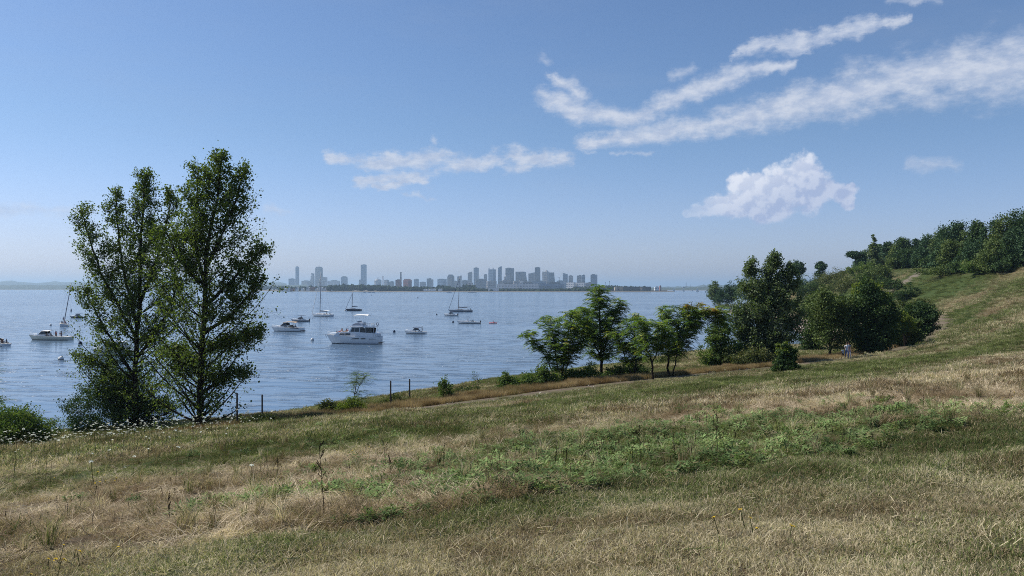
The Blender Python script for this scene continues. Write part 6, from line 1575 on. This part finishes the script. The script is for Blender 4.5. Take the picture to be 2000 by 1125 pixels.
# shore woods: canopy mass built of many crowns
wm_ = simple('far_canopy', (0.032, 0.05, 0.022), 0.95, var=0.5, scale=0.12, spec=0.05)
ico = [(0, 0, 1)] + [(math.cos(k * 2 * PI / 5) * .89, math.sin(k * 2 * PI / 5) * .89, .45) for k in range(5)] + [(math.cos((k + .5) * 2 * PI / 5) * .89, math.sin((k + .5) * 2 * PI / 5) * .89, -.45) for k in range(5)] + [(0, 0, -1)]
icf = [(0, 1 + k, 1 + (k + 1) % 5) for k in range(5)] + [(1 + k, 6 + k, 1 + (k + 1) % 5) for k in range(5)] + [(1 + (k + 1) % 5, 6 + k, 6 + (k + 1) % 5) for k in range(5)] + [(11, 6 + (k + 1) % 5, 6 + k) for k in range(5)]
ic = np.array(ico)
def woods(rows, seed, label):
    rs = np.random.default_rng(seed); V_ = []
    for (px0, px1, y0, y1, d, dens) in rows:
        n = int((px1 - px0) * dens)
        for k in range(n):
            px = px0 + (px1 - px0) * rs.random(); f_ = (px - px0) / (px1 - px0)
            top = (HY - (y0 + (y1 - y0) * f_)) / F * d + CAMZ + rs.normal() * 1.6
            r_ = 3.5 + 4.5 * rs.random(); dd = d + rs.normal() * 30
            zc = 2 + (max(top - r_, 3) - 2) * rs.random() ** .35
            vv = ic * (r_ * (1 + .28 * rs.normal(size=(12, 1)))) * np.array([1.1, 1.1, .95]) + np.array([(px - HX) / F * dd, dd, zc])
            V_.append(vv)
    A = np.stack(V_); T = np.concatenate([A[:, list(f_)] for f_ in icf], 0).reshape(-1, 3)
    return tag(link(bpy.data.objects.new('shore_woods', quad_mesh('shore_woods', T, None, wm_, 3))), label, 'woods', kind='stuff')
woods([(545, 640, 559, 559, 3350, 1.8), (640, 700, 557, 556, 3080, 4), (700, 760, 556, 558, 2960, 4.5), (760, 840, 559, 560, 2960, 3.5), (840, 930, 561, 561, 2940, 3.5), (855, 875, 557, 558, 3100, 4), (905, 928, 556, 557, 3050, 4), (930, 1060, 564, 565, 2860, 3.2), (1060, 1160, 565, 563, 2860, 3.5),
       (1120, 1180, 561, 560, 3000, 4), (1168, 1205, 558, 558, 2990, 4)], 3, 'dark tree belt along the far shore')
woods([(545, 640, 560, 560, 3600, 1.5), (480, 560, 558, 559, 4800, 2), (1178, 1262, 557.5, 560, 3050, 3)], 4, 'tree belt behind the fort and the far cottages')

def bmat(name, c1, c2, sx=9.0, sz=4.0, rough=.5, fr=.5):
    m, t, out = new_mat(name)
    co = t.node('ShaderNodeTexCoord').outputs['Object']; s_ = t.node('ShaderNodeSeparateXYZ', {0: co})
    a = t.m('FRACT', t.m('DIVIDE', t.m('ADD', s_.outputs[0], s_.outputs[1]), sx)); b2 = t.m('FRACT', t.m('DIVIDE', s_.outputs[2], sz))
    wv = t.m('MULTIPLY', t.m('GREATER_THAN', a, 1 - fr - .2), t.m('GREATER_THAN', b2, 1 - fr))
    n_ = t.noise(co, 0.03, 3, 0.6)
    c = t.mix(wv, t.mix(n_, c1, tuple(q * .75 for q in c1)), c2)
    p = t.node('ShaderNodeBsdfPrincipled', {'Base Color': c, 'Roughness': rough}); t.l.new(p.outputs[0], out.inputs[0]); return m
BM = {'glass': bmat('tower_glass', (0.16, 0.22, 0.30), (0.05, 0.08, 0.12), 14, 22, .25, .5), 'stone': bmat('tower_stone', (0.34, 0.31, 0.28), (0.07, 0.08, 0.10), 12, 17), 'darkt': bmat('tower_dark', (0.12, 0.11, 0.11), (0.03, 0.035, 0.045), 13, 19), 'brick': bmat('mill_brick', (0.30, 0.10, 0.07), (0.10, 0.07, 0.06), 14, 9, .9, .45),
      'pale': bmat('pale_block', (0.75, 0.73, 0.70), (0.15, 0.17, 0.21), 15, 12, .7, .4), 'roofm': simple('flat_roof', (0.14, 0.14, 0.14), .9, var=.2, scale=.05), 'white': simple('white_shed', (0.75, 0.75, 0.73), .7, var=.1, scale=.05), 'fort': simple('granite_rampart', (0.11, 0.11, 0.10), .95, var=.35, scale=.05), 'sandst': simple('pale_bastion_stone', (0.46, 0.38, 0.30), .95, var=.2, scale=.1)}
def bld(px0, px1, py, d, mat, label, shape='box', name='tower_block', cat='building', group='towers of the far skyline', crown=None, depth=None):
    w = (px1 - px0) / F * d; cx = ((px0 + px1) / 2 - HX) / F * d; H = (HY - py) / F * d + CAMZ - 2.2
    D = depth or max(22, min(w * .8, 60)); yaw = 0.0
    if depth is None and shape != 'chimney' and w > 24:
        yaw = R((len(label) * 37 % 44) - 30); D = min(D, w * .7)
        w = (w - D * abs(math.sin(yaw))) / math.cos(yaw)
    root = empty(name, (cx, d, 2.2), yaw, label, cat, group)
    h2 = w / 2
    mb = MB()
    if shape == 'box': mb.box(-h2, h2, 0, D, 0, H)
    elif shape == 'slantr': mb.add([(-h2, 0, 0), (h2, 0, 0), (h2, D, 0), (-h2, D, 0), (-h2, 0, H), (h2, 0, H * .93), (h2, D, H * .93), (-h2, D, H)], [(3, 2, 1, 0), (4, 5, 6, 7), (0, 1, 5, 4), (1, 2, 6, 5), (2, 3, 7, 6), (3, 0, 4, 7)])
    elif shape == 'slantl': mb.add([(-h2, 0, 0), (h2, 0, 0), (h2, D, 0), (-h2, D, 0), (-h2, 0, H * .93), (h2, 0, H), (h2, D, H), (-h2, D, H * .93)], [(3, 2, 1, 0), (4, 5, 6, 7), (0, 1, 5, 4), (1, 2, 6, 5), (2, 3, 7, 6), (3, 0, 4, 7)])
    elif shape == 'gable': mb.prism([(-h2, 0), (h2, 0), (h2, D), (-h2, D)], 0, H * .86); mb.add([(-h2, 0, H * .86), (-h2 * .35, 0, H), (h2 * .35, 0, H), (h2, 0, H * .86), (-h2, D, H * .86), (-h2 * .35, D, H), (h2 * .35, D, H), (h2, D, H * .86)], [(3, 2, 1, 0), (4, 5, 6, 7), (0, 1, 5, 4), (1, 2, 6, 5), (2, 3, 7, 6)])
    elif shape == 'step': mb.box(-h2, h2, 0, D, 0, H * .62); mb.box(-h2 * .55, h2, 1, D - 1, H * .62, H * .84); mb.box(-h2 * .1, h2 * .9, 2, D - 2, H * .84, H)
    elif shape == 'taperr': mb.add([(-h2, 0, 0), (h2, 0, 0), (h2, D, 0), (-h2, D, 0), (-h2, 0, H), (h2 * .55, 0, H), (h2 * .55, D, H), (-h2, D, H)], [(3, 2, 1, 0), (4, 5, 6, 7), (0, 1, 5, 4), (1, 2, 6, 5), (2, 3, 7, 6), (3, 0, 4, 7)])
    elif shape == 'round': mb.prism([(h2 * math.cos(2 * PI * k / 14), D / 2 + D / 2 * math.sin(2 * PI * k / 14)) for k in range(14)], 0, H)
    elif shape == 'chimney': mb.lathe([(h2 * 1.1, 0), (h2 * .85, H * .97), (h2 * 1.05, H * .975), (h2 * 1.05, H)], (0, D / 2, 0), 12)
    mb.build('wall' if shape != 'chimney' else 'stack', BM[mat], root)
    if shape in ('box', 'round', 'step') and crown is None: crown = 'plant'
    if crown == 'plant':
        q = (hash(label) % 7) / 7.0 if False else (len(label) * 7 % 10) / 10
        mb = MB(); x0 = -h2 * .6 + h2 * .5 * q; mb.box(x0, x0 + w * .45, D * .2, D * .7, H, H + max(3.5, w * .06)); mb.build('roof_plant', BM['roofm'], root)
    if crown == 'mast':
        mb = MB(); mb.box(-h2 * .72, h2 * .72, 2, D - 2, H, H + 10); mb.build('penthouse', BM['darkt'], root)
        mb = MB(); mb.tube([(0, D / 2, H + 10), (0, D / 2, H + 42)], [1.6, .5], 6); mb.build('antenna', BM['roofm'], root)
    if crown == 'horns':
        for s_ in (-1, 1): MB().box(s_ * h2 - (5 if s_ > 0 else -1), s_ * h2 + (-1 if s_ > 0 else 5), 1, 9, H, H + 13).build('corner_fin', BM['glass'], root)
    if crown == 'dome':
        mb = MB(); pr_ = [(h2 * .98 * math.cos(a), h2 * .62 * math.sin(a)) for a in np.linspace(0, PI / 2 * .92, 8)]; mb.lathe(pr_, (0, D / 2, H), 20); mb.build('dome', BM['stone'], root, True)
        mb = MB(); mb.lathe([(3.5, 0), (3.2, 12), (.4, 22)], (0, D / 2, H + h2 * .6), 8); mb.build('lantern', BM['stone'], root)
    if crown == 'peak':
        mb = MB(); mb.prism([(-h2 * .1, 2), (h2 * .75, 2), (h2 * .75, D - 2), (-h2 * .1, D - 2)], H, H + 14, top=.2); mb.build('roof', BM['stone'], root)
    if crown == 'arc':
        mb = MB(); mb.side([(-h2 * .8, H)] + [(-h2 * .8 * math.cos(a), H + h2 * .35 * math.sin(a)) for a in np.linspace(0.1, PI - .1, 8)] + [(h2 * .8, H)], D * .4); mb.v = [(x, y + D / 2, z) for x, y, z in mb.v]; mb.build('roof', BM['roofm'], root)
    return root
BB = [(563, 574.6, 544.3, 8300, 'glass', 'low wide block at the foot of the slender tower, nearest the cottonwoods', 'box'),
      (575.2, 583.6, 521, 8200, 'glass', 'slender rounded glass tower, first tall tower past the cottonwoods', 'round'),
      (585.5, 604, 548.5, 8100, 'stone', 'low long block between the slender tower and the antenna tower', 'box'),
      (604, 612.3, 534, 8150, 'stone', 'stepped tower shouldering the antenna tower', 'step'),
      (612.3, 626.6, 522.8, 8200, 'darkt', 'square tower with a tall antenna on its roof', 'box', 'mast'),
      (627, 637.6, 541.5, 8100, 'stone', 'shorter slab just past the antenna tower', 'box'),
      (639.5, 661.5, 548.2, 8000, 'pale', 'long low slab between the antenna tower and the squat round tower', 'box'),
      (665.5, 678, 541.5, 8000, 'glass', 'squat tower standing alone, its roof slightly arched', 'box', 'arc'),
      (701, 704.6, 546.5, 8000, 'stone', 'narrow low wing beside the tallest glass tower', 'box'),
      (704.4, 715.8, 517, 8100, 'glass', 'tallest slab of blue glass, alone in the middle of the gap', 'box'),
      (726.5, 744, 549, 7600, 'stone', 'domed building with a lantern on top', 'round', 'dome'),
      (748.5, 758, 547, 7200, 'stone', 'low block behind the thin spire', 'box'), (758.5, 770.5, 550, 7200, 'darkt', 'low dark block before the brick power station', 'box'),
      (808, 818.6, 545.3, 7000, 'glass', 'squat glass block just past the brick power station', 'box'), (819, 832.5, 551, 6900, 'stone', 'long low block between two squat glass blocks', 'box'),
      (833, 842, 544, 6900, 'darkt', 'dark square block before the gap in the skyline', 'box'), (842.3, 846, 546.3, 6900, 'stone', 'narrow annex of the dark square block', 'box'),
      (851, 869, 545.2, 6600, 'glass', 'wide glass block leading into the downtown cluster', 'box'),
      (871.3, 885, 536.2, 6500, 'darkt', 'dark tower with chamfered top corners', 'gable'), (885.5, 893, 549, 6500, 'stone', 'low block filling the step beside the chamfered tower', 'box'),
      (892.2, 900.8, 538.2, 6450, 'stone', 'small tower behind the mast of the grey sailboat', 'slantl'), (901, 912, 547.5, 6400, 'darkt', 'low dark block beside the small tower by the mast', 'box'),
      (912.8, 921.6, 530.5, 6400, 'stone', 'stone tower with a slightly angled top, left of the gap with cranes', 'slantl'),
      (923.7, 933.8, 523, 6400, 'glass', 'tall glass tower with a stub mast near the cranes', 'box'),
      (928, 951, 545.6, 5900, 'darkt', 'broad dark block in front of the cranes', 'box'), (944.5, 951, 536, 6300, 'stone', 'narrow tower tucked against the tower with corner fins', 'box'),
      (951.2, 965.8, 526, 6200, 'glass', 'glass tower with pointed fins on its corners', 'box', 'horns'),
      (971.8, 979.4, 520, 6300, 'glass', 'slim tower with a slanting top', 'slantl'),
      (981, 997, 535.5, 6100, 'stone', 'stepped block in front of the dark wide tower', 'step'),
      (987, 1003.9, 523.8, 6500, 'darkt', 'dark wide tower with an overhanging head', 'box'),
      (1004.2, 1029, 530.6, 6300, 'darkt', 'broad tower whose side slopes outward to its foot', 'taperr'),
      (1031.8, 1044.5, 532, 6300, 'stone', 'tower stepping up to the tall square one', 'slantl'),
      (1044.8, 1055.4, 522.2, 6200, 'darkt', 'tall square tower in the middle of the dense cluster', 'box'),
      (1057, 1071, 530.5, 6300, 'stone', 'tower with a small pyramid roof', 'box', 'peak'),
      (1071.3, 1085.5, 532.2, 6200, 'darkt', 'broad dark tower beside the pyramid roof', 'taperr'),
      (1085, 1102, 548.5, 5600, 'glass', 'low dark glass block under the second crane', 'box'),
      (1099.5, 1109, 533.2, 5900, 'glass', 'blue tower with a slanted roof past the second crane', 'slantr'), (1109.3, 1118.3, 538.5, 5900, 'stone', 'shorter twin of the slanted-roof blue tower', 'box'),
      (1126.3, 1136, 538.2, 5600, 'stone', 'twin tower, the one nearer the downtown cluster', 'box'), (1136.3, 1142.8, 537.2, 5650, 'glass', 'narrow tower pressed against its twin', 'box'),
      (1153.6, 1166.8, 536.4, 5400, 'glass', 'isolated tower at the end of the skyline', 'box'),
      (1103, 1124, 551.5, 4700, 'pale', 'pale mid-rise behind the end of the quay buildings', 'box'), (1125, 1143, 552.5, 4700, 'pale', 'pale mid-rise beneath the twin towers', 'box'), (1143.5, 1158, 552, 4600, 'stone', 'mid-rise before the isolated tower', 'box'),
      (1040, 1066, 549.5, 5300, 'glass', 'low block at the foot of the tall square tower', 'box'), (1066.5, 1084, 550.5, 5200, 'darkt', 'dark low block before the broad dark tower', 'box'), (951, 971, 549, 5300, 'stone', 'low block at the foot of the tower with corner fins', 'box'),
      (972, 1003, 548.5, 5300, 'darkt', 'dark low block below the slim slanting tower', 'box'), (1003.5, 1039, 549.5, 5200, 'stone', 'stone low block below the broad sloping tower', 'box')]
for a_ in BB:
    bld(*a_[:6], shape=a_[6], crown=a_[7] if len(a_) > 7 else None)
bld(746.6, 748.6, 539.2, 7300, 'brick', 'thin brick stack standing beside the domed building', 'chimney', 'chimney_stack', 'chimney', None)
bld(772, 784, 546.6, 4600, 'brick', 'pale brick end of the old power station', 'box', 'brick_mill', 'building', 'old power station by the far shore')
bld(784.2, 800.6, 544.6, 4650, 'brick', 'dark red brick hall of the old power station', 'gable', 'brick_mill', 'building', 'old power station by the far shore')
bld(780.8, 784, 531.6, 4700, 'darkt', 'tall dark chimney of the old power station', 'chimney', 'chimney_stack', 'chimney', None)
bld(1016.5, 1022, 548.5, 4300, 'white', 'white narrow tower rising from the long white quay building', 'box', 'tower_block', 'building', None)
bld(971, 1008, 554.3, 4000, 'pale', 'long white quay building, end beneath the slim slanting tower', 'box', 'quay_building', 'building', 'long white quay buildings', depth=40)
bld(1009, 1052, 553.6, 4050, 'pale', 'long white quay building, middle one under the dense towers', 'box', 'quay_building', 'building', 'long white quay buildings', depth=40)
bld(1053, 1102, 554, 4100, 'glass', 'long bluish quay building at the end of the white ones', 'box', 'quay_building', 'building', 'long white quay buildings', depth=40)
bld(912, 926, 552, 3800, 'pale', 'pale sloping shed before the stone tower', 'taperr', 'quay_building', 'building', None)
for i, (a, b2, y, lb) in enumerate([(827, 833, 564.2, 'smallest white shed among the far shore trees'), (840, 851, 563.6, 'longest white shed in the row on the far shore'), (834.5, 838.5, 564, 'tiny white shed between the smallest and the longest'), (855.5, 863.5, 563.8, 'white shed at the end of the row, pale roof sloping'), (953, 974, 562, 'broad pale shed beside the long quay buildings')]):
    rt = bld(a, b2, y, 2790, 'white', lb, 'gable', 'shore_shed', 'shed', 'white sheds on the far shore', depth=14)
rs = random.Random(4)
for i, (a, y) in enumerate([(552, 563), (561, 562), (568, 563.5), (577, 561.5), (588, 563), (598, 561), (606, 560), (614, 562.5), (622, 560.5), (631, 562), (640, 558.5), (646, 560)]):
    rt = bld(a, a + 5 + rs.random() * 4, y, 3260, ['white', 'pale', 'brick', 'pale'][i % 4], 'small %s cottage on the low far shore near the cottonwood branches' % ['white', 'pale', 'brick-red', 'pale'][i % 4], 'gable', 'shore_house', 'house', '%s cottages by the far water' % ['white', 'pale', 'brick-red', 'pale'][i % 4], depth=12)
# fort on its point
fx = lambda px, d=2900: (px - HX) / F * d
root = empty('stone_fort', (fx(1236), 2900, 2.5), 0, 'long low granite fort with pale bastion faces on the grassy point', 'fort')
mb = MB(); X0, X1 = fx(1205) - fx(1236), fx(1272) - fx(1236)
mb.prism([(X0, 0), (X0 + 20, -16), (X1 - 22, -16), (X1, 0), (X1, 70), (X0, 70)], 0, 16.5, top=.99); mb.build('rampart', BM['fort'], root)
for a, b2 in ((1199.5, 1205), (1250, 1253)):
    mb = MB(); mb.prism([(fx(a) - fx(1236), -22), (fx(b2) - fx(1236), -22), (fx(b2) - fx(1236), 0), (fx(a) - fx(1236), 0)], 0, 14, top=.95); mb.build('bastion', BM['sandst'], root)
mb = MB(); mb.prism([(X0 - 70, -34), (X1 + 30, -34), (X1 + 60, 0), (X0 - 70, 60)], -1.5, 2.5, top=.985); mb.build('glacis', simple('grass_glacis', (0.13, 0.13, 0.08), .95, var=.2, scale=.03), root)
for px, pt, lb in ((1190.5, 548, 'taller of two thin masts behind the fort trees'), (1182.5, 551, 'shorter of two thin masts behind the fort trees')):
    rt = empty('light_mast', ((px - HX) / F * 3100, 3100, 2.5), 0, lb, 'mast'); mb = MB(); mb.tube([(0, 0, 0), (0, 0, (HY - pt) / F * 3100 + 10)], [.8, .45], 5); mb.build('pole', BM['darkt'], rt)
    mb = MB(); mb.box(-2, 2, -.3, .3, (HY - pt) / F * 3100 + 7, (HY - pt) / F * 3100 + 8.4); mb.build('lamp_bar', BM['darkt'], rt)
bld(1289, 1291.6, 558.5, 3600, 'brick', 'small brick tower past the end of the fort', 'box', 'tower_block', 'building', None)
bld(1279, 1288, 561, 3700, 'pale', 'pale low building past the end of the fort', 'box', 'quay_building', 'building', None)
bld(1340.3, 1341.3, 552, 5400, 'darkt', 'dark power-plant chimney across the channel', 'chimney', 'chimney_stack', 'chimney', None)
bld(1348.4, 1349, 555, 5500, 'stone', 'thinner pale chimney across the channel', 'chimney', 'chimney_stack', 'chimney', None)
bld(1334, 1339, 561, 5400, 'stone', 'low plant building at the foot of the dark chimney', 'box', 'quay_building', 'building', None)
for i, (px, py, d, hd, lb) in enumerate([(937, 540, 6300, 1, 'thin construction crane between the stub-mast tower and the fin tower'), (1093, 541, 5900, -1, 'construction crane over the low dark glass block')]):
    rt = empty('tower_crane', ((px - HX) / F * d, d, 2.2), 0, lb, 'crane'); H = (HY - py) / F * d + 8
    mb = MB(); mb.tube([(0, 0, 0), (0, 0, H)], 1.0, 4); mb.build('tower', BM['stone'], rt)
    mb = MB(); mb.tube([(0, 0, H), (48 * (1 if i == 0 else .6), 0, H + 46)], [.9, .5], 4); mb.tube([(0, 0, H), (-14, 0, H + 2)], 1.4, 4); mb.build('jib', BM['stone'], rt)
